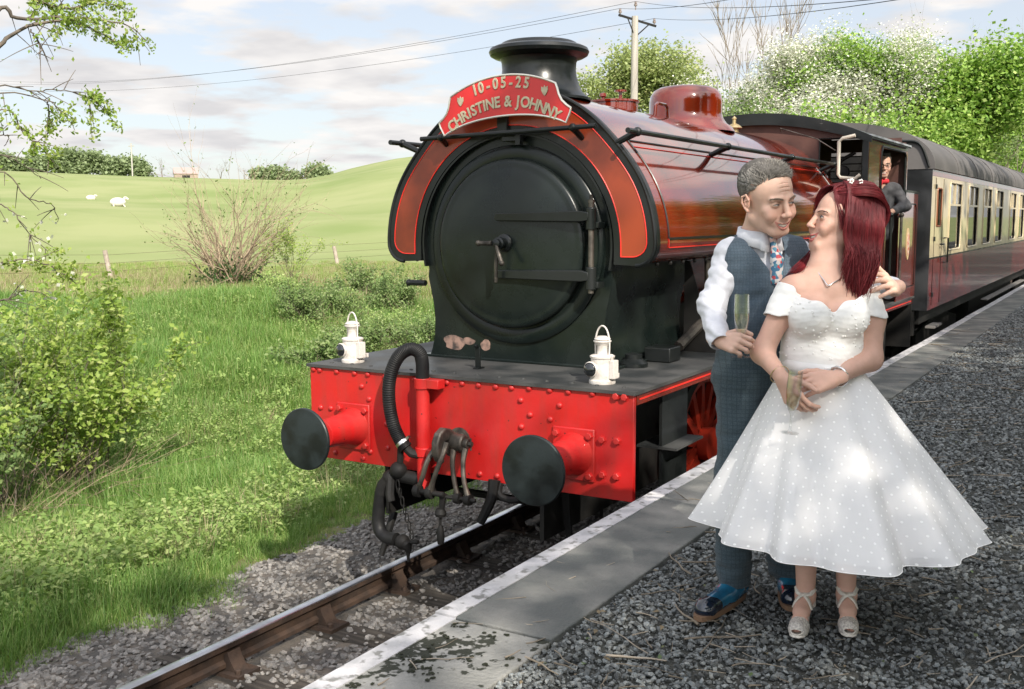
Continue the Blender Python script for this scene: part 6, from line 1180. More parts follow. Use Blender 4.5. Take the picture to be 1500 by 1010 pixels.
# sandals
m_sand = M('ivory_shoe', (.78, .74, .66), .45, col2=(.68, .64, .57), ns=60, lo=.45, hi=.55, bump=.3, bs=90); m_lace = M('ivory_lace', (.70, .66, .60), .7, col2=(.50, .46, .42), ns=120, lo=.45, hi=.55, bump=.4, bs=150); m_nail = M('toe_nail', (.35, .04, .04), .2)
for ax_, tx, kf in ((1.135, (1.072, 3.80), 0), (1.295, (1.268, 3.81), 1)):
    an = np.array([ax_, 3.93, .105]); to = np.array([tx[0], tx[1], .022]); d = norm_((to - an) * np.array([1, 1, 0])); sdv = np.array([-d[1], d[0], 0]); z0 = np.array([0, 0, 1.]); o3 = np.array([AW[0], AW[1], 0]); axis = norm_(to - an); nn = norm_(z0 - axis * (axis @ z0))
    lp = lambda p: tuple(np.asarray(p) - o3)
    # toe box with a peep hole
    S3 = SDF(); S3.cap(to - d * .050 + z0 * .004, to - d * .004, .0385, .0350, .01, sc=(1, 1, .92)); V, F = S3.mesh(.0022)
    def tcut(P): q = P - to; f_, l_ = q @ d, q @ sdv; return (P[:, 2] < .004) | (f_ < -.046 + 9. * l_ * l_) | (((l_ / .0205) ** 2 + ((P[:, 2] - .023) / .0105) ** 2 < 1) & (f_ > -.005))
    V, F = drop(V, F, tcut); sh = put('sandal', V, F, m_lace, br, AW, solid=.003)
    # rim round the peep hole and the vamp edge
    pts = [];
    for t in np.linspace(0, 2 * math.pi, 24)[:-1]: l_ = .021 * math.cos(t); h_ = .023 + .0108 * math.sin(t); rr_x = math.sqrt(max(.036 ** 2 - l_ ** 2 - ((h_ - .022) / .92) ** 2, 0)); pts.append(to - d * .004 + d * rr_x + sdv * l_ + z0 * (h_ - .022))
    bb = MB(); bb.tube([lp(p) for p in pts], .0024, 6, closed=True); bb.build('trim', m_sand, sh)
    # sole strip rising to the heel
    prof = [(.034, .004, .012), (.020, .004, .026), (-.01, .004, .034), (-.05, .006, .034), (-.085, .022, .026), (-.12, .045, .022), (-.155, .058, .025), (-.185, .060, .018)]; V = []
    for f_, z_, wd in prof: c0 = to * np.array([1, 1, 0]) + d * f_; V += [c0 - sdv * wd + z0 * z_, c0 + sdv * wd + z0 * z_]
    F = np.array([[2 * k, 2 * k + 1, 2 * k + 3, 2 * k + 2] for k in range(len(prof) - 1)]); oS = np_mesh('sole', np.array(V) - o3, F, m_sand, sh); md_ = oS.modifiers.new('t', 'SOLIDIFY'); md_.thickness = .007; md_.offset = 0
    hc = to * np.array([1, 1, 0]) - d * .165; bb = MB(); bb.tube([lp(hc + z0 * .060), lp(hc + z0 * .03), lp(hc + d * .004 + z0 * .0)], [.023, .015, .013], 12); bb.build('heel', m_sand, sh)
    # lace heel counter up to the ankle
    SH_ = SDF(); SH_.cap(an - d * .012 - z0 * .035, an - d * .004 + z0 * .035, .0385, .0375, .02); V, F = SH_.mesh(.0026); V, F = drop(V, F, lambda P: (((P - an) @ d) > .012 + .5 * (.10 - P[:, 2])) | (P[:, 2] > .142) | (P[:, 2] < .066)); np_mesh('heel_counter', V - o3, F, m_lace, sh, smooth=True)
    # crossed straps over the instep
    A = lambda t, l_, off: an + (to - an) * t + nn * off + sdv * l_
    for s in (-1, 1):
        q_ = [an + z0 * .036 + sdv * s * .037 + d * .004, an + z0 * .022 + sdv * s * .024 + d * .034, A(.16, 0, .0375 + .002 * (s > 0)), A(.30, -s * .024, .030), A(.42, -s * .037, .008)]; P_ = spl([np.array(p) for p in q_], 22); V = []
        for k in range(22):
            tg = norm_(P_[min(k + 1, 21)] - P_[max(k - 1, 0)]); ctr = an + (to - an) * min(max((P_[k] - an) @ axis / np.linalg.norm(to - an), 0), 1); outn = norm_(P_[k] - ctr); wv = norm_(np.cross(tg, outn)) * .0075; V += [P_[k] + wv, P_[k] - wv]
        F = np.array([[2 * k, 2 * k + 1, 2 * k + 3, 2 * k + 2] for k in range(21)]); oS = np_mesh('strap', np.array(V) - o3, F, m_sand, sh, smooth=True); md_ = oS.modifiers.new('t', 'SOLIDIFY'); md_.thickness = .004; md_.offset = 0
    for j in range(1, 4):
        bb = MB(); bb.sphere(lp(to + sdv * (j - 2) * .0115 + d * .0115 + z0 * .004), .0052, 8, 5, (1, 1, .7)); bb.build('toe_nail', m_nail, br)
# ---------------------------------------------------------------- glasses
def flute(c, h, label, tilt=(0, 0), wine=.58, empt=False):
    x, y = CAM[0] + RH[0] * c[0] + FH[0] * c[1], CAM[1] + RH[1] * c[0] + FH[1] * c[1]; r_ = empty('champagne_flute', (x, y, PZ + c[2]), math.atan2(RH[1], RH[0]), label=label, cat='glass'); r_.rotation_euler = (tilt[0], tilt[1], math.atan2(RH[1], RH[0]))
    k = h / .235; b = MB(); b.lathe([(.001, .0), (.033 * k, .0), (.034 * k, .002), (.012 * k, .006), (.0045, .012), (.0036, .045 * k), (.0045, .068 * k), (.012 * k, .082 * k), (.022 * k, .105 * k), (.0275 * k, .14 * k), (.0285 * k, .17 * k), (.0262 * k, .235 * k), (.0250 * k, .235 * k), (.0270 * k, .17 * k), (.0260 * k, .14 * k), (.0205 * k, .107 * k), (.010 * k, .087 * k), (.001, .083 * k)], 36, caps=False); b.build('bowl', m_glass, r_, ang=60)
    top_ = .10 * k + wine * .10 * k; b = MB(); b.lathe([(.001, .0845 * k), (.0098 * k, .0885 * k), (.0200 * k, .108 * k), (.0255 * k, .14 * k), (np.interp(top_, [.14 * k, .17 * k], [.0255 * k, .0266 * k]), top_), (.001, top_)], 36, caps=False); b.build('sparkling_wine', m_wine, r_)
    return r_
def glassm(name, col, al, rough=.0):
    m = bpy.data.materials.new(name); m.use_nodes = True; t = m.node_tree; t.nodes.clear(); N = t.nodes.new; L = t.links.new; o = N('ShaderNodeOutputMaterial'); tr = N('ShaderNodeBsdfTransparent'); tr.inputs[0].default_value = (*col, 1); g = N('ShaderNodeBsdfGlossy'); g.inputs['Roughness'].default_value = .03; lw = N('ShaderNodeLayerWeight'); lw.inputs['Blend'].default_value = al; mx_ = N('ShaderNodeMixShader'); mr = N('ShaderNodeMapRange'); mr.inputs[3].default_value = .05; mr.inputs[4].default_value = .85; L(lw.outputs['Facing'], mr.inputs[0]); L(mr.outputs[0], mx_.inputs[0]); L(tr.outputs[0], mx_.inputs[1]); L(g.outputs[0], mx_.inputs[2]); L(mx_.outputs[0], o.inputs[0]); return m
m_glass = glassm('clear_glass', (.99, .995, .995), .24); m_wine = glassm('pale_wine', (.98, .965, .86), .08)
flute((.852, 3.880, 1.050), .235, 'champagne flute of pale wine held by the man', wine=.62)
flute((.998, 3.715, .795), .228, 'nearly clear champagne flute held in the woman\'s joined hands', tilt=(0.02, .07), wine=.45)
# ---------------------------------------------------------------- driver
def sdist(x, y): d = np.array([x - CAM[0], y - CAM[1]]); return float(d @ RH), float(d @ FH)
da, db = sdist(1.12, 7.30); AD = (da, db); a0, b0 = AD; xw, yw = 1.12, 7.30; dr = empty('person', (xw, yw, PZ), math.atan2(RH[1], RH[0]), label='dark haired engine driver in glasses and red neckerchief leaning from the cab', cat='person')
zE = 3.10 - PZ; fd = frame((-.10, -.98, -.05), (0, 0, 1), (a0, b0, zE), 1.22); S = SDF(); head(S, fd, True); S.fr(ID); S.cap((a0, b0 + .03, zE - .08), (a0 + .01, b0 + .06, zE - .22), .06, .07, .03); S.cap((a0, b0 + .06, zE - .22), (a0, b0 + .1, zE - .7), .09, .13, .05)
hw = (a0 + .02, b0 - .22, zE - .52); S.chain([(a0 + .17, b0 + .05, zE - .27), (a0 + .27, b0 - .02, zE - .47), (a0 + .10, b0 - .14, zE - .53)], [.05, .045, .03], .03); S.chain([(a0 - .17, b0 + .1, zE - .27), (a0 - .22, b0 + .1, zE - .6)], [.05, .04], .03)
fhd = wristframe((a0 + .09, b0 - .15, zE - .535), (-.95, -.3, .02), (.05, -.3, .95), 1.15); hand(S, fhd, -1, [(.5, .6, .3)] * 4)
V, F = S.mesh(.0045); put('body', V, F, m_skin, dr, AD, headcol(V, fd, (.50, .30, .22), (.42, .17, .14), True, .4)); face_bits(dr, AD, fd, m_iris, True, slit=.0035)
H = SDF(); H.fr(fd); H.ell((0, .024, .052), (.083, .098, .086), .01); H.ell((0, -.02, .105), (.064, .055, .030), .02); H.ell((0, -.105, .0), (.085, .06, .060), .012, 's'); H.ell((0, -.02, -.075), (.12, .12, .078), .012, 's')
V, F = H.mesh(.005); V = V + vnormals(V, F) * (fbm(V, 70)[:, None] * .010); put('hair', V, F, hairmat('dark_hair', (.035, .028, .024), (.07, .06, .055)), dr, AD)
m_jk = M('grey_overall', (.045, .045, .05), .85, col2=(.07, .07, .075), ns=20); J = SDF(); J.cap((a0 - .15, b0 + .09, zE - .27), (a0 + .16, b0 + .05, zE - .27), .075, .075, .05); J.cap((a0, b0 + .08, zE - .33), (a0, b0 + .1, zE - .75), .15, .16, .05, sc=(1.2, .85, 1)); J.chain([(a0 + .17, b0 + .05, zE - .27), (a0 + .28, b0 - .02, zE - .47), (a0 + .12, b0 - .13, zE - .53)], [.072, .066, .05], .03); J.chain([(a0 - .17, b0 + .1, zE - .27), (a0 - .22, b0 + .1, zE - .6)], [.07, .06], .03)
V, F = J.mesh(.008); V = V + vnormals(V, F) * (fbm(V, 14)[:, None] * .014); put('jacket', V, F, m_jk, dr, AD)
J = SDF(); J.cap((a0 - .06, b0 - .03, zE - .185), (a0 + .05, b0 - .03, zE - .185), .035, .03, .02); J.cap((a0 - .03, b0 - .065, zE - .19), (a0 - .05, b0 - .09, zE - .27), .028, .012, .02); V, F = J.mesh(.006); put('neckerchief', V, F, M('red_cloth', (.5, .02, .03), .8), dr, AD)
P = []
for s in (-1, 1): cc = [fd[0] @ (np.array([s * .031 + .023 * math.cos(t), -.108 + .01 * abs(math.cos(t)) * 0, -.002 + .017 * math.sin(t)]) * 1.22) + fd[1] for t in np.linspace(0, 2 * math.pi, 18)]; P.append((np.array(cc), np.full(18, .0024)))
P.append((np.array([fd[0] @ (np.array([x, -.108, .003]) * 1.22) + fd[1] for x in (-.009, 0, .009)]), np.full(3, .0024)))
V, F = tubes(P, 5); put('spectacles', V, F, m_dark, dr, AD)
# passengers behind the coach windows
def passenger(x, y, z, c, label, hairc):
    aw, bw = sdist(x, y); q = empty('person', (x, y, z), 0, label=label, cat='person'); s_ = SDF(); s_.ell((0, 0, .50), (.08, .10, .12), .02); s_.cap((0, 0, .36), (0, .0, .30), .055, .06, .03); V, F = s_.mesh(.01); o = np_mesh('body', V, F, m_skin, q, smooth=True); a = o.data.color_attributes.new('Col', 'FLOAT_COLOR', 'POINT'); a.data.foreach_set('color', np.tile([.5, .32, .25, 1.], len(V)).astype(np.float32))
    s_ = SDF(); s_.cap((0, -.17, .22), (0, .17, .22), .075, .075, .04); s_.cap((0, 0, .2), (0, 0, -.25), .17, .17, .05, sc=(.7, 1.1, 1)); s_.chain([(0, -.2, .2), (.12, -.25, -.05), (.22, -.1, .0)], [.06, .05, .04], .03); V, F = s_.mesh(.015); np_mesh('shirt', V, F, c, q, smooth=True); s_ = SDF(); s_.ell((-.02, .0, .54), (.092, .11, .11), .02); s_.ell((.09, 0, .48), (.07, .1, .09), .01, 's'); V, F = s_.mesh(.012); np_mesh('hair', V, F, hairc, q, smooth=True)
passenger(1.02, 13.15, 1.98, M('blue_shirt', (.12, .22, .38), .9), 'passenger in a blue shirt behind the second coach window', M('fair_hair', (.35, .25, .15), .6)); passenger(1.0, 14.75, 1.95, M('pink_top', (.45, .3, .3), .9), 'passenger with dark hair behind the third coach window', m_dark)
b = MB(); b.sphere((0, 0, 0), .17, 20, 14, (1, 1, 1.12)); b.lathe([(.001, -.21), (.02, -.2), (.008, -.18)], 8); tag(b.build('balloon', M('white_balloon', (.75, .75, .75), .3), loc=(1.12, 15.15, 2.16)), 'white balloon behind the third coach window', 'balloon')
# ================================================================ vegetation
def norm(v): return v / (np.linalg.norm(v, axis=-1, keepdims=True) + 1e-9)
def grow(rng, p, d, L, r, lvl, maxl, out, tips, spread=.6, up=.15, wob=.12, nb=(3, 5), rat=.62, taper=.35, thin=.5, mr_=.004):
    k = 6 if lvl < 2 else 4; P = [np.array(p, float)]; dd = np.array(d, float)
    for i in range(k):
        dd = norm(dd + rng.normal(0, wob, 3) + np.array([0, 0, up * .3])); P.append(P[-1] + dd * L / k)
    P = np.array(P); R = r * np.linspace(1, taper, k + 1); out.append((P, R, lvl))
    if lvl >= maxl: tips.append(P); return
    n = rng.integers(nb[0], nb[1] + 1)
    for j in range(n):
        f = rng.uniform(.3, 1.0) if j else 1.0; q = f * k; i0 = min(int(q), k - 1); pp = P[i0] + (P[i0 + 1] - P[i0]) * (q - i0)
        base = norm(P[i0 + 1] - P[i0]); side = norm(np.cross(base, rng.normal(size=3))); nd = norm(base + side * spread * rng.uniform(.6, 1.4) + np.array([0, 0, up]))
        grow(rng, pp, nd, L * rat * rng.uniform(.75, 1.2), max(r * (1 - f * (1 - taper)) * (thin + .1), mr_), lvl + 1, maxl, out, tips, spread, up, wob, nb, rat, taper, thin, mr_)
def tree(name, base, H, seed, mat_leaf, mat_bark, label, cat='tree', group=None, crown=None, leafn=9000, leafs=.22, trunk_f=.3, maxl=3, spread=.75, nb=(3, 5), r0=None, blossom=None, stems=1, up=.2, rat=.62, clump=.5, fold=False, lean=(0, 0), wob=.12, zmin=0):
    rng = np.random.default_rng(seed); root = empty(name, base, label=label, cat=cat, group=group); out = []; tips = []
    for s in range(stems):
        d = norm(np.array([lean[0] + (rng.normal(0, .25) if stems > 1 else 0), lean[1] + (rng.normal(0, .25) if stems > 1 else 0), 1.])); o2 = []; t2 = []
        grow(rng, np.array([rng.normal(0, .15) * (stems > 1), rng.normal(0, .15) * (stems > 1), -.1]), d, H * trunk_f, r0 or H * .02, 0, maxl, o2, t2, spread, up, wob, nb, rat, mr_=.004 if mat_leaf and not cat == 'x' else H * .0011); out += o2; tips += t2
    allP = np.concatenate([o[0] for o in out]); sc = H / max(allP[:, 2].max(), .1)
    out = [(o[0] * sc, o[1], o[2]) for o in out]; tips = [t * sc for t in tips]
    big = [(o[0], o[1]) for o in out if o[2] == 0]; sm = [(o[0], o[1]) for o in out if o[2] > 0]
    V, F = tubes(big, 8); np_mesh('trunk', V, F, mat_bark, root, smooth=True)
    if sm: V, F = tubes(sm, 4); np_mesh('limbs', V, F, mat_bark, root, smooth=True)
    if mat_leaf:
        T = np.concatenate([t[1:] for t in tips]); n = leafn; T = T[T[:, 2] > zmin] if zmin else T
        c = T[rng.integers(0, len(T), n)] + rng.normal(0, clump, (n, 3)) * np.array([1, 1, .7])
        V, F = leaves(c, leafs, rng, updir=np.array([0, 0, .8]), fold=fold, aspect=.8); np_mesh('crown', V, F, mat_leaf, root)
        if blossom:
            m_b, nb_, sb, frac = blossom; sel = T[rng.integers(0, len(T), nb_)]; cc = norm(sel - T.mean(0)); keep = (np.sin(sel[:, 0] * 1.7) + np.sin(sel[:, 1] * 1.3 + 1) + np.sin(sel[:, 2] * 2.3)) > frac
            c = sel[keep] + rng.normal(0, clump, (keep.sum(), 3)) + cc[keep] * clump * .6
            V, F = leaves(c, sb, rng, updir=np.array([0, 0, 1.2]), fold=False, aspect=1.); np_mesh('blossom', V, F, m_b, root)
    return root
m_bark = M('bark', (.16, .13, .10), .9, col2=(.09, .075, .06), ns=5, bump=.4, bs=20)
m_barkpale = M('pale_bark', (.26, .22, .17), .9, col2=(.17, .14, .11), ns=5)
m_drystem = M('dry_stem', (.40, .31, .21), .9, col2=(.27, .20, .14), ns=4, island=.3)
l_oak = leafmat('oak_leaf', (.24, .30, .11), (.36, .42, .17), (.42, .43, .20))
l_green = leafmat('fresh_leaf', (.15, .28, .05), (.32, .47, .10), (.45, .56, .18))
l_haw = leafmat('hawthorn_leaf', (.10, .17, .05), (.20, .28, .09), (.28, .34, .15))
l_dark = leafmat('shade_leaf', (.03, .07, .02), (.06, .11, .03))
l_flower = leafmat('may_blossom', (.56, .57, .46), (.74, .73, .65), (.42, .48, .32), trans=.2)
l_bush = leafmat('dogwood_leaf', (.18, .29, .05), (.34, .44, .10), (.45, .50, .18), trans=.45, rough=.42)
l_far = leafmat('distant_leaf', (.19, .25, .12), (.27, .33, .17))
def at(u, v, r):  # ground place under a line of sight
    s = (u - 750) / 1534.4; d = FH + RH * s; d = d / np.hypot(*d); x, y = CAM[0] + d[0] * r, CAM[1] + d[1] * r; return (float(x), float(y), float(gz(x, y)))
# trees behind the train
tree('oak_tree', at(945, 0, 66), 11.6, 11, l_oak, m_bark, 'round pale green oak standing behind the wooden power pole', leafn=42000, leafs=.17, spread=.85, trunk_f=.28, clump=.5, maxl=4, nb=(3, 4))
tree('hawthorn_tree', at(1165, 0, 40), 9.0, 12, l_haw, m_bark, 'wide hawthorn covered in white blossom above the cab roof', leafn=26000, leafs=.10, spread=1.1, trunk_f=.22, blossom=(l_flower, 220000, .085, -1.6), clump=.38, maxl=4, nb=(3, 4))
tree('hawthorn_tree', at(1085, 0, 44), 7.8, 13, l_haw, m_bark, 'smaller blossoming hawthorn just left of the widest white one', leafn=24000, leafs=.10, spread=1.0, trunk_f=.22, blossom=(l_flower, 80000, .07, -.4), clump=.4, maxl=4, nb=(3, 4))
tree('sycamore_tree', at(1365, 0, 43), 8.5, 14, l_green, m_bark, 'tallest bright green tree rising behind the coach roof', leafn=70000, leafs=.14, spread=.8, trunk_f=.25, clump=.55, maxl=4, nb=(3, 4))
tree('hawthorn_tree', at(1290, 0, 40), 9.2, 15, l_green, m_bark, 'green hawthorn half covered in blossom over the coach end', leafn=60000, leafs=.11, spread=.9, trunk_f=.22, blossom=(l_flower, 110000, .065, .1), clump=.4, maxl=4, nb=(3, 4))
tree('sycamore_tree', at(1455, 0, 62), 9.3, 16, l_green, m_bark, 'bright green tree behind the pale bare trees at the right', leafn=50000, leafs=.16, spread=.85, trunk_f=.25, clump=.6, maxl=4, nb=(3, 4))
tree('sycamore_tree', at(1225, 0, 60), 11.3, 17, l_far, m_bark, 'thin grey green treetop showing between hawthorn and sycamore', leafn=9000, leafs=.14, spread=.45, trunk_f=.35, clump=.5, up=.4)
for k, (u, r, H, lb) in enumerate([(1045, 50, 13.0, 'tall bare tree right of the red dome'), (1095, 55, 13.8, 'tallest bare tree beside the blossoming hawthorn'), (1000, 56, 9.0, 'short bare tree right of the oak'), (1410, 49, 11.0, 'bare pale tree in front of the green sycamore'), (1450, 60, 14.0, 'bare many stemmed tree over the coach roof'), (1485, 72, 15.0, 'bare tree at the right edge of the view'), (1170, 62, 11.5, 'thin bare tree behind the hawthorn blossom')]):
    tree('bare_tree', at(u, 0, r), H, 30 + k, l_haw if k > 2 else None, m_barkpale, lb, leafn=900 if k > 2 else 0, leafs=.09, maxl=4, spread=.42, nb=(3, 4), up=.35, rat=.66, stems=1 if k in (0, 1, 2, 6) else 4, r0=H * .012, trunk_f=.4, wob=.1, clump=.15)
# far undergrowth closing the gaps below those trees
for k, (u, r, H) in enumerate([(900, 48, 4.), (960, 44, 5.), (1020, 40, 4.6), (1130, 34, 4.6), (1200, 33, 6.6), (1250, 33, 6.2), (1340, 48, 8.0), (1420, 62, 7.6), (1500, 84, 8), (1540, 100, 9)]):
    tree('lineside_bush', at(u, 0, r), H, 60 + k, [l_haw, l_green][k % 2], m_bark, ['pale green bush under the oak behind the engine', 'bright green bush at the foot of the power pole', 'pale bush just behind the red dome', 'bright green bush below the small blossoming hawthorn', 'pale green bush below the wide white hawthorn', 'bright green bush over the cab roof', 'pale green bush over the near end of the coach', 'bright green bush over the middle of the coach roof', 'pale green bush over the far coach roof', 'bright green bush at the right edge of the view'][k], cat='bush', group=['bushes behind the engine', 'bushes behind the coach'][k > 4], leafn=22000, leafs=.11, spread=1.1, trunk_f=.25, clump=.5, stems=3, maxl=3)
# trees beyond the platform (they shade it and mirror in the paint)
SH = [(10, -12.5, 9.2, 1), (12, -8.7, 10.3, 1), (12.5, -3.0, 9.4, 1), (12, 2.5, 9.2, 1), (12.5, 8, 9.4, 1), (12, 14, 9.3, 1), (13.0, -6.6, 15.0, 0), (13, -9.8, 15.6, 0), (13.5, 1.5, 13.4, 0), (13.5, 6.5, 13.4, 0), (13.5, 12, 13.4, 0), (12.8, -14.8, 13.6, 2), (14.5, -16, 18.5, 0), (12.5, -18.5, 13.6, 2), (13, 19, 13.5, 0), (12, 22, 9.5, 1), (12, 29, 9.8, 1), (12.5, 37, 10.5, 1), (12, 46, 10, 1), (12.5, 56, 10.5, 1)]
for k, (x, y, H, dn) in enumerate(SH):
    tree('ash_tree', (x, y, .9), H, 80 + k, l_haw, m_bark, 'leafy tree standing along the back of the platform', group='trees along the back of the platform', leafn=(10000 if k < 2 else 8500) if dn else 1000, leafs=(.145 if k < 2 else .3) if dn else .24, spread=.9 if dn else .6, trunk_f=.25 if dn else .38, clump=.6 if dn else .35, maxl=3, nb=(4, 5), zmin=(4.6, H - 2.6, 7.5)[(dn == 0) + 2 * (dn == 2)])
for k, (x, y, W_, H) in enumerate([(10.8, -9.5, 1.8, 2.6), (10.6, -6.5, 1.9, 3.0), (10.9, -3.2, 1.9, 2.8), (10.6, 0.2, 2.0, 3.2), (10.9, 3.6, 1.9, 2.9), (10.6, 7.2, 2.0, 3.2), (10.9, 11, 2.0, 3.0), (10.7, 15, 2.1, 3.6), (10.9, 19, 2, 4.0), (10.7, 23.5, 2, 4.2), (10.9, 28, 2, 4.2), (10.7, 33, 2, 4.5), (10.9, 38, 2, 4.5), (10.7, 44, 2, 4.6)]):  # out-of-view hedge, added so the lower tank side mirrors something dark
    tree('unseen_hedge', (x, y, .85), H, 200 + k, l_haw, m_bark, 'unseen hedge plant added for its dark reflection in the tank side', cat='bush', group='unseen hedge added for the tank reflections', leafn=5000, leafs=.16, spread=1.2, trunk_f=.25, clump=.5, stems=3, maxl=3)
# ---- crest trees far away
for k, (u, H, sp, lb) in enumerate([(20, 4.0, .9, 'far hedge tree at the left end of the hill crest'), (60, 4.6, .9, 'second distant tree from the left on the crest'), (105, 6.0, .9, 'tallest rounded distant tree on the crest'), (140, 5.6, .9, 'distant tree right of the tallest crest tree'), (170, 4.4, .9, 'low distant tree before the far pole'), (205, 4.6, .9, 'distant tree beside the far pole'), (408, 3.2, .95, 'dark rounded distant tree right of the thorn bush'), (388, 2.6, .9, 'small distant bush behind the thorn bush'), (465, 3.2, .7, 'lone distant tree on the slope of the green hill'), (430, 1.8, .9, 'low distant bush in the dip of the crest')]):
    b3 = at(u, 0, 222); tree('distant_tree', (b3[0], b3[1], b3[2] - H * .25), H * 1.05, 100 + k, l_far, m_bark, lb, leafn=5200, leafs=.6, spread=1.15, trunk_f=.22, clump=.85, nb=(4, 5))
for k, (u, H, lb) in enumerate([(245, 5.2, 'distant bare tree left of the stone barn'), (328, 5., 'distant bare tree right of the stone barn'), (362, 4.2, 'distant bare tree behind the thorn bush')]):
    tree('distant_tree', at(u, 0, 228), H, 120 + k, None, m_barkpale, lb, maxl=4, spread=.6, nb=(4, 4), r0=.14, up=.2)
bx_, by_, bz_ = at(278, 0, 224); bn = empty('stone_barn', (bx_, by_, bz_ - .3), math.atan2(RH[1], RH[0]) + .35, label='small distant stone barn on the crest of the hill', cat='barn')
bn.scale = (.75,) * 3
b = MB(); b.box(-3, 3, -2, 2, 0, 2.4); b.prism([(-3, 2.4), (3, 2.4), (3, 2.4)], -2, 2) if 0 else None; b.prism([(-2, 2.401), (2, 2.401), (0, 3.9)], -3, 3, ax='x'); b.build('wall', M('barn_stone', (.34, .27, .21), .9, col2=(.26, .21, .17), ns=1), bn)
b = MB(); b.prism([(-2.2, 2.35), (0, 4.02), (2.2, 2.35), (2.2, 2.25), (0, 3.92), (-2.2, 2.25)], -3.2, 3.2, ax='x'); b.build('roof', M('barn_roof', (.33, .26, .24), .8), bn)
b = MB(); b.box(-1, 1, -2.03, -2.0, 0, 1.9); b.build('barn_door', m_dark, bn)
px, py, pz = at(201, 0, 215); b = MB(); b.tube([(0, 0, 0), (0, 0, 6.5)], .13, 6); b.box(-.8, .8, -.06, .06, 5.9, 6.05); o = b.build('far_pole', M('pole_pale', (.42, .40, .36), .8), loc=(px, py, pz)); tag(o, 'distant pale pole on the crest above the field', 'pole')
# sheep
for u, v, r, sc, lb in ((178, 292, 95, 1.25, 'white sheep lying in the field nearer the middle'), (139, 294, 110, .85, 'small white sheep lying further left in the field')):
    x, y, z = at(u, 0, r); rt_ = empty('sheep', (x, y, z - .12), 1.1, label=lb, cat='sheep')
    b = MB(); b.sphere((0, 0, .36), .36, 14, 10, (1.45, .8, .85)); b.sphere((.5, .02, .62), .13, 10, 8, (1.1, .8, .9)); b.sphere((.64, .02, .57), .08, 8, 6)
    for s in (-1, 1): b.sphere((.46, s * .13, .70), .05, 6, 4, (1, 1.6, .6)); b.tube([(.3, s * .16, .2), (.42, s * .17, .04)], .045, 6); b.tube([(-.35, s * .18, .2), (-.3, s * .2, .04)], .05, 6)
    o = b.build('body', M('fleece', (.62, .58, .52), .95, bump=.4, bs=30), rt_); rt_.scale = (sc,) * 3
# ---- power pole and wires
px, py, pz = at(926, 0, 34.5); pole = empty('power_pole', (px, py, pz), label='tall wooden power pole with crossarm and insulators behind the engine', cat='power pole')
HT = 2.5 + 34.5 * (321 - 38) / 1534 * 1.0 - pz; m_pw = M('pole_wood', (.42, .39, .34), .85, col2=(.33, .30, .26), ns=2, stretch=(6, 6, .4)); 
b = MB(); b.tube([(0, 0, -.3), (0, 0, HT)], [.15, .105], 14); b.build('pole', m_pw, pole)
ad = np.array([RH[0], RH[1]]) * .96 + FH * .25; ax3 = Vector((ad[0], ad[1], 0)).normalized()
def pa(a, z, q=0): return Vector((0, 0, HT + z)) + ax3 * a + Vector((-ax3.y, ax3.x, 0)) * q
b = MB(); b.tube([pa(-.55, .02), pa(.72, -.28)], .045, 4); b.tube([pa(-.28, -.05, -.06), pa(-.06, -.55, -.06)], .02, 6); b.tube([pa(.45, -.25, -.06), pa(.05, -.6, -.06)], .02, 6); b.build('crossarm', m_dark, pole)
ins = [(-.50, .08), (.02, .32), (.66, -.18)]
for a, z in ins[:]:
    b = MB(); p = pa(a, z); b.lathe([(.02, -.12), (.02, 0), (.05, .0), (.055, .05), (.03, .07), (.045, .09), (.03, .13), (.001, .14)], 12, c=tuple(p)); b.build('insulator', M('porcelain', (.25, .2, .18), .3) if a < -.4 else bpy.data.materials['porcelain'], pole)
for (a, z), sgn in zip(ins, range(3)):
    p = pa(a, z + .14) + Vector((px, py, pz))
    # towards the far left and towards upper right / nearer
    s1 = (-60 - 750) / 1534.4; d = FH + RH * s1; d = d / np.hypot(*d); r1 = 95; q = Vector((CAM[0] + d[0] * r1, CAM[1] + d[1] * r1, 2.5 + r1 * (324 - [118, 123, 131][sgn]) / 1534 / math.hypot(1, s1)))
    mid = (p + q) / 2; sag = 1.2; pts = [p.lerp(q, t) - Vector((0, 0, sag * 4 * t * (1 - t))) for t in np.linspace(0, 1, 40)]
    s2 = ([1100, 1140, 1190][sgn] - 750) / 1534.4; d2 = FH + RH * s2; d2 = d2 / np.hypot(*d2); r2 = 19; q2 = Vector((CAM[0] + d2[0] * r2, CAM[1] + d2[1] * r2, 2.5 + r2 * ([321 + 22, 321 + 6, 321 + 0][sgn]) / 1534 / math.hypot(1, s2) * 1.0))
    e2 = p + (q2 - p) * 1.9; pts2 = [p.lerp(e2, t) - Vector((0, 0, .35 * 4 * t * (1 - t))) for t in np.linspace(0, 1, 24)]
    b = MB(); b.tube(pts[::-1] + pts2[1:], .007, 4); tag(b.build('overhead_wire', m_dark), ['overhead wire on the left end of the pole crossarm', 'overhead wire on the pole top insulator, middle of three', 'overhead wire on the right end of the crossarm, lowest of three'][sgn], 'wire', 'overhead wires')
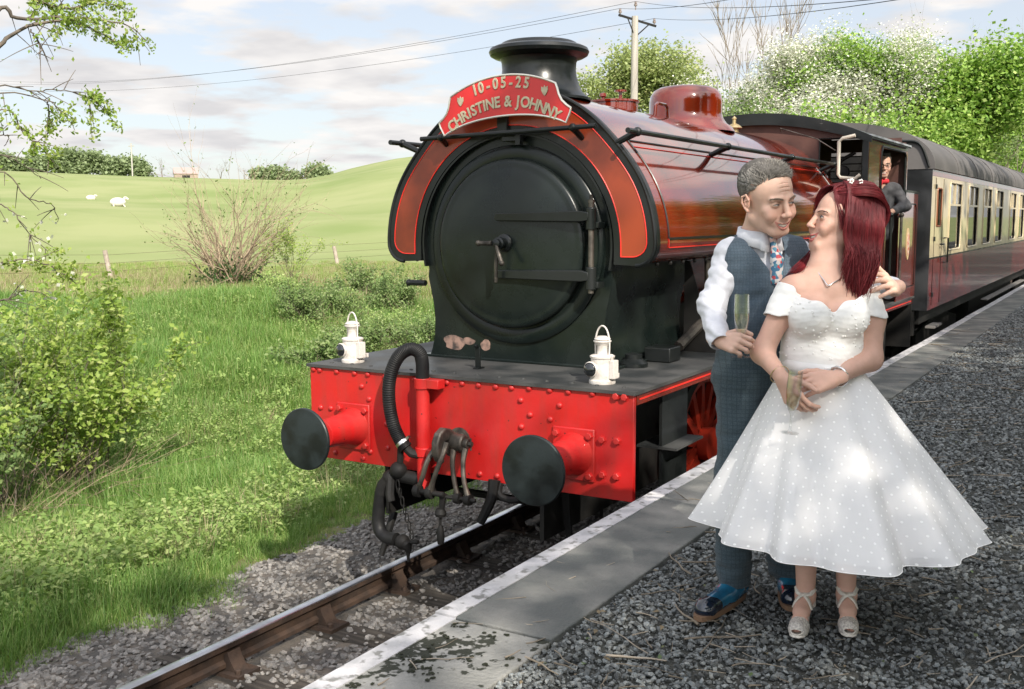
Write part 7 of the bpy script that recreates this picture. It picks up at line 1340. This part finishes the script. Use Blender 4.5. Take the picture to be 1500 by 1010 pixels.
# ---- field fence
fx = [at(165, 0, 37), at(497, 0, 44)]
fence = empty('field_fence', (0, 0, 0), label='old post and wire fence along the edge of the field', cat='fence')
A = np.array(fx[0]); B_ = np.array(fx[1]); m_post = M('weathered_post', (.42, .35, .29), .9, col2=(.30, .25, .20), ns=5)
pp = []
for k in range(-2, 6):
    t = k / 2.0; p = A + (B_ - A) * t; p[2] = gz(p[0], p[1]); pp.append(p)
    if k in (0, 2) or k < 0 or k > 2 or 0:
        ln = (-.22 if k != 2 else -.2); b = MB(); b.tube([(0, 0, -.3), (ln * RH[0] * 1., ln * RH[1], 1.05 if k == 0 else .85)], [.085, .075], 8); o = b.build('post', m_post, fence); o.location = p
for h in (.35, .62, .9):
    b = MB(); b.tube([tuple(p + np.array([-.1, 0, h + .02 * math.sin(i * 3)])) for i, p in enumerate(pp)], .006, 4); b.build('fence_wire', m_rail, fence)
# ---- grass
m_grass = leafmat('grass_blade', (.17, .28, .06), (.33, .43, .12), (.47, .48, .23), trans=.4, rough=.5)
m_grassd = leafmat('deep_grass_blade', (.11, .22, .05), (.21, .34, .08), (.32, .40, .15), trans=.35, rough=.5)
m_dry = leafmat('dry_grass_blade', (.30, .25, .14), (.42, .36, .22), (.24, .26, .10), trans=.3)
def tuft(name, seed, n, h, spread, mat, w_=.006, droop=.5):
    r = np.random.default_rng(seed); k = 4; V = []; F = []
    a = r.uniform(0, 6.28, n); rad = spread * np.sqrt(r.uniform(0, 1, n)); bx = rad * np.cos(a); by = rad * np.sin(a); hh = h * r.uniform(.45, 1.15, n); ld = r.uniform(0, 6.28, n); dr = r.uniform(.1, 1, n) * droop
    for j in range(k):
        t = j / (k - 1); z = hh * (t - .35 * dr * t * t); off = hh * dr * t * t; wv = w_ * (1 - t * .85)
        cx = bx + np.cos(ld) * off; cy = by + np.sin(ld) * off; V.append(np.stack([cx - np.sin(ld) * wv, cy + np.cos(ld) * wv, z], -1)); V.append(np.stack([cx + np.sin(ld) * wv, cy - np.cos(ld) * wv, z], -1))
    V = np.stack(V, 1); i = np.arange(n)[:, None] * 2 * k; F = np.concatenate([i + np.array([[2 * j, 2 * j + 1, 2 * j + 3, 2 * j + 2]]) for j in range(k - 1)])
    return srcobj(name, V.reshape(-1, 3), F, mat)
def forb(name, seed, n, h, spread, mat, ls):
    r = np.random.default_rng(seed); c = np.stack([r.normal(0, spread, n), r.normal(0, spread, n), h * r.uniform(.05, 1, n)], -1); c[:, :2] *= (1.1 - .6 * c[:, 2:3] / h)
    V, F = leaves(c, ls, r, updir=np.array([0, 0, 1.3])); return srcobj(name, V, F, mat)
gA = [tuft('grass_tuft', 1, 46, .17, .13, m_grass), tuft('grass_tuft', 2, 40, .23, .12, m_grassd), tuft('grass_tuft', 3, 46, .14, .15, m_grass, droop=.9), tuft('grass_tuft', 4, 36, .30, .10, m_grassd, droop=.8)]
l_weed = leafmat('weed_leaf', (.17, .27, .07), (.30, .40, .12), (.40, .47, .19))
gW = [forb('weed', 5, 90, .16, .13, l_weed, .028), forb('weed', 6, 80, .24, .11, l_weed, .036), forb('weed', 12, 90, .13, .14, l_weed, .024), forb('weed', 13, 60, .30, .09, l_weed, .045), tuft('grass_tuft', 7, 16, .36, .10, m_dry, w_=.003, droop=.7)]
rg = np.random.default_rng(5)
def field_pts(n, u0, u1, r0, r1, p=1.):
    u = rg.uniform(u0, u1, n); r = r0 + (r1 - r0) * rg.uniform(0, 1, n) ** p; s = (u - 750) / 1534.4; d = FH[None] + RH[None] * s[:, None]; d /= np.hypot(d[:, 0], d[:, 1])[:, None]
    return CAM[0] + d[:, 0] * r, CAM[1] + d[:, 1] * r, r
x, y, r = field_pts(26000, -250, 760, 5.2, 27, 1.0); edge = -1.88 - .25 * np.sin(y * 1.7) - .15 * np.sin(y * 4.1 + 1); k = x < edge; x, y, r = x[k], y[k], r[k]
e_ = sstep(0, .7, edge[k] - x); nz = np.sin(x * .9 + 1) * np.sin(y * .7) ; sc = (.5 + .55 * e_) * (1 + .3 * nz) * rg.uniform(.7, 1.25, len(x)) * np.interp(r, [5, 14, 27], [.8, 1.05, 1.5])
scatter('bank_grass', gA, np.stack([x, y, gz(x, y) + .02], -1), rg.uniform(0, 6.3, len(x)), sc, tilt=rg.uniform(-.2, .2, (len(x), 2)), label='long green grass covering the lineside ditch and bank')
x, y, r = field_pts(15000, -250, 760, 5.5, 27, 1.0); k = (x < -2.5) & (np.sin(x * 1.3) + np.sin(y * 1.1 + 2) + rg.normal(0, .6, len(x)) > .1); x, y = x[k], y[k]
scatter('bank_weeds', gW, np.stack([x, y, gz(x, y) + .02], -1), rg.uniform(0, 6.3, len(x)), rg.uniform(.7, 1.5, len(x)), label='leafy weeds and dry stalks among the bank grass')
x, y, r = field_pts(9000, -100, 700, 26, 46, 1.0)
gD = [tuft('grass_tuft', 8, 40, .40, .5, m_dry, w_=.012, droop=.8), tuft('grass_tuft', 9, 40, .35, .5, m_grass, w_=.014), tuft('grass_tuft', 10, 40, .30, .5, m_grass, w_=.014)]
scatter('rough_grass', gD, np.stack([x, y, gz(x, y)], -1), rg.uniform(0, 6.3, len(x)), rg.uniform(.5, 1.1, len(x)) * np.interp(r, [26, 36, 46], [1, .8, .35]), label='rough straw coloured grass along the field fence')
# ---- near leafy bush, thorn bush, brambles
def bush(name, base, W, H, seed, leafm, n, ls, label, stems=26, stemm=None, cat='bush', dead=0, leafband=(.25, 1.), dens=None):
    rng = np.random.default_rng(seed); root = empty(name, base, label=label, cat=cat); out = []; tips = []
    for k in range(stems):
        a = rng.uniform(0, 6.28); sp = rng.uniform(.1, 1.) ; d = norm(np.array([np.cos(a) * sp * W / H * .75, np.sin(a) * sp * W / H * .75, 1.]))
        grow(rng, np.array([rng.normal(0, .12 * W), rng.normal(0, .12 * W), -.05]), d, H * rng.uniform(.45, .75), .011, 1, 3, out, tips, .5, .1, .14, (2, 4), .55, .4, .6)
    V, F = tubes([(o[0], o[1]) for o in out], 4); np_mesh('stems', V, F, stemm or m_bark, root, smooth=True)
    T = np.concatenate([t for t in tips]); T = T[T[:, 2] > leafband[0] * H * .7]; c = T[rng.integers(0, len(T), n)] + rng.normal(0, .06, (n, 3))
    V, F = leaves(c, ls, rng, updir=np.array([.3, -.3, .9])); np_mesh('foliage', V, F, leafm, root)
    if dead:
        P = []
        for k in range(dead):
            a = rng.uniform(0, 6.28); q = np.array([np.cos(a), np.sin(a), 0]) * rng.uniform(0, .55) * W; L = rng.uniform(.3, .8) * H; t = np.linspace(0, 1, 6)[:, None]; dr = norm(np.array([rng.normal(0, .5), rng.normal(0, .5), .5]))
            P.append((q + dr * L * t + np.array([0, 0, -.5]) * L * t * t * rng.uniform(0, 1), .0035 * np.linspace(1, .5, 6)))
        V, F = tubes(P, 3); np_mesh('dead_stems', V, F, m_drystem, root)
    return root
bush('dogwood_bush', at(100, 0, 13.3), 1.1, 2.15, 41, l_bush, 9000, .075, 'bright yellow green leafy bush on the near bank at the left', stems=30, dead=160)
bush('dogwood_bush', at(-25, 0, 12.5), .9, 1.9, 42, l_haw, 2200, .07, 'darker leafy bush cut off by the left edge behind the bright one', stems=22, dead=220)
bush('bramble_bush', at(600, 0, 17), 1.0, 1.0, 43, l_weed, 5200, .05, 'leafy bramble bush close beside the left end of the footplate', stems=26, dead=200)
bush('bramble_bush', at(520, 0, 20), 1.2, 1.05, 44, l_haw, 4600, .055, 'low bramble bush behind the left oil lamp', stems=24, dead=260)
bush('bramble_bush', at(440, 0, 23), 1.2, .95, 45, l_haw, 3600, .055, 'leafy bramble bush below the bare thorn bush', stems=22, dead=240)
bush('bramble_bush', at(575, 0, 26), 1.8, 1.0, 46, l_haw, 4600, .065, 'tall scrubby bush rising behind the smokebox edge', stems=22, dead=300)
bush('bramble_bush', at(470, 0, 19), 1.0, 1.0, 48, l_haw, 2600, .07, 'low dark bramble between the grass and the far lamp', stems=20, dead=200)
bush('bramble_bush', at(530, 0, 28), 1.7, 1.0, 49, l_haw, 3400, .065, 'scrubby bush with straw coloured stems near the second fence post', stems=20, dead=380)
bush('bramble_bush', at(615, 0, 21), 1.4, 1.1, 50, l_haw, 4200, .055, 'bramble tangle with brown stems half hidden by the smokebox', stems=24, dead=520)
bush('bramble_bush', at(560, 0, 22), 1.4, .9, 51, l_weed, 3600, .055, 'low bright bramble right of the far lamp with dead stems', stems=24, dead=520)
bush('bramble_bush', at(500, 0, 24), 1.5, .8, 52, l_haw, 3000, .06, 'spreading bramble above and left of the far lamp', stems=22, dead=620)
bush('bramble_bush', at(405, 0, 26), 1.5, .7, 53, l_weed, 2400, .06, 'low straw stemmed bramble in front of the bare thorn bush', stems=20, dead=620)
bush('sapling', at(425, 0, 30), .55, 1.9, 47, l_bush, 1500, .06, 'slim pale green sapling right of the bare thorn bush', stems=8)
# thorn bush with bare arching stems
rng = np.random.default_rng(77); tb = empty('thorn_bush', at(338, 0, 30), label='large bare thorn bush of arching pale stems on the bank top', cat='bush'); out = []; tips = []
for k in range(62):
    a = rng.uniform(0, 6.28); sp = rng.uniform(.05, 1.15); d = norm(np.array([np.cos(a) * sp, np.sin(a) * sp, 1.]))
    grow(rng, np.array([rng.normal(0, .22), rng.normal(0, .22), -.05]), d, rng.uniform(1.2, 2.6) * (1.15 if k < 9 and sp < .6 else 1), .026, 1, 3, out, tips, .45, -.02, .10, (2, 4), .6, .4, .6)
V, F = tubes([(o[0], o[1]) for o in out], 4); np_mesh('stems', V, F, m_drystem, tb, smooth=True)
T = np.concatenate(tips); c = T[rng.integers(0, len(T), 700)] + rng.normal(0, .04, (700, 3)); V, F = leaves(c, .07, rng); np_mesh('foliage', V, F, l_haw, tb)
c = rng.normal(0, 1, (1600, 3)) * np.array([.45, .45, .28]) + np.array([0, 0, .25]); V, F = leaves(c, .10, rng); np_mesh('ivy', V, F, l_dark, tb)
# hawthorn branches reaching in from the left
hx = empty('hawthorn_tree', (-6.4, -2.6, float(gz(-6.4, -2.6))), label='hawthorn at the left edge with thin leafy branches reaching into the sky', cat='tree')
Bx = Vector(hx.location)
def wp(u, v, r):
    s = (u - 750) / 1534.4; t_ = (505 - v) / 1534.4; d = FWD + RGT * s + UPV * t_; d = d / math.hypot(d.x, d.y); return np.array([CAM[0], CAM[1], CAM[2]]) + np.array(d) * r - np.array(Bx)
R0 = 9.5; trunk = [np.array([0, 0, -.1]), wp(-190, 560, R0 + .3), wp(-170, 300, R0 + .2), wp(-130, 160, R0), wp(-60, 90, R0)]
polys = [(spl(trunk, 20), np.linspace(.11, .05, 20))]
V, F = tubes(polys, 8); np_mesh('trunk', V, F, m_bark, hx, smooth=True)
brs = [[(-60, 110), (0, 66), (30, 44), (90, 30), (125, 38), (180, 66)], [(-60, 90), (0, 12), (22, 27), (75, 25), (130, 28), (180, 35), (218, 60)], [(-60, 90), (0, -15), (60, 6), (100, 12), (140, 3), (178, 10)], [(-130, 160), (0, 126), (45, 135), (85, 133), (125, 142), (165, 166)], [(-130, 160), (0, 138), (70, 148), (90, 165), (110, 190)], [(-170, 220), (0, 162), (30, 190), (60, 215), (85, 245)], [(-170, 260), (0, 200), (8, 215)], [(70, 148), (72, 175), (75, 195)], [(45, 45), (58, 68), (59, 86)], [(-170, 330), (-20, 300), (15, 310), (40, 340), (70, 370)], [(-170, 300), (-10, 250), (40, 290), (75, 300), (85, 325)], [(-170, 360), (-20, 385), (40, 380), (90, 400), (115, 420)], [(-170, 420), (-10, 440), (40, 425), (80, 440)], [(-170, 200), (-10, 225), (30, 240), (60, 262)]]
polys = []; tipsP = []
for q, br in enumerate(brs):
    pts = np.array([wp(u, v, R0 + .35 * math.sin(q * 2.1) + .04 * i) for i, (u, v) in enumerate(br)]); c_ = spl(pts, 24); c_ = c_ + rng.normal(0, .006, c_.shape); polys.append((c_, np.linspace(.022 if q < 3 else .007, .003, 24))); tipsP.append(c_[5:])
    for j in range(14 if q < 4 else 8):
        i = rng.integers(6, 23); d = norm(c_[min(i + 1, 23)] - c_[i - 1] + rng.normal(0, .05, 3) * 1.0) if 0 else norm(norm(c_[min(i + 1, 23)] - c_[i - 1]) + rng.normal(0, .75, 3)); L = rng.uniform(.08, .32); t = np.linspace(0, 1, 6)[:, None]
        tw = c_[i] + d * L * t + np.array([0, 0, -.12]) * t * t * L; polys.append((tw, np.linspace(.0045, .002, 6))); tipsP.append(tw[2:])
V, F = tubes(polys, 5); np_mesh('branches', V, F, m_bark, hx, smooth=True)
T = np.concatenate(tipsP); dens = np.sin(T[:, 0] * 5.1) + np.sin(T[:, 2] * 6.3 + 1) + .8 * np.sin(T[:, 1] * 4.7); pr_ = np.clip(dens + .6, .02, 3); pr_ /= pr_.sum()
c = T[rng.choice(len(T), 2700, p=pr_)] + rng.normal(0, .028, (2700, 3)); V, F = leaves(c, .040, rng); np_mesh('foliage', V, F, l_bush, hx)
low = T[T[:, 2] + Bx.z < 2.6]; c = low[rng.integers(0, len(low), 90)] + rng.normal(0, .03, (90, 3)); V, F = leaves(c, .035, rng, aspect=1., fold=False); np_mesh('blossom', V, F, l_flower, hx)
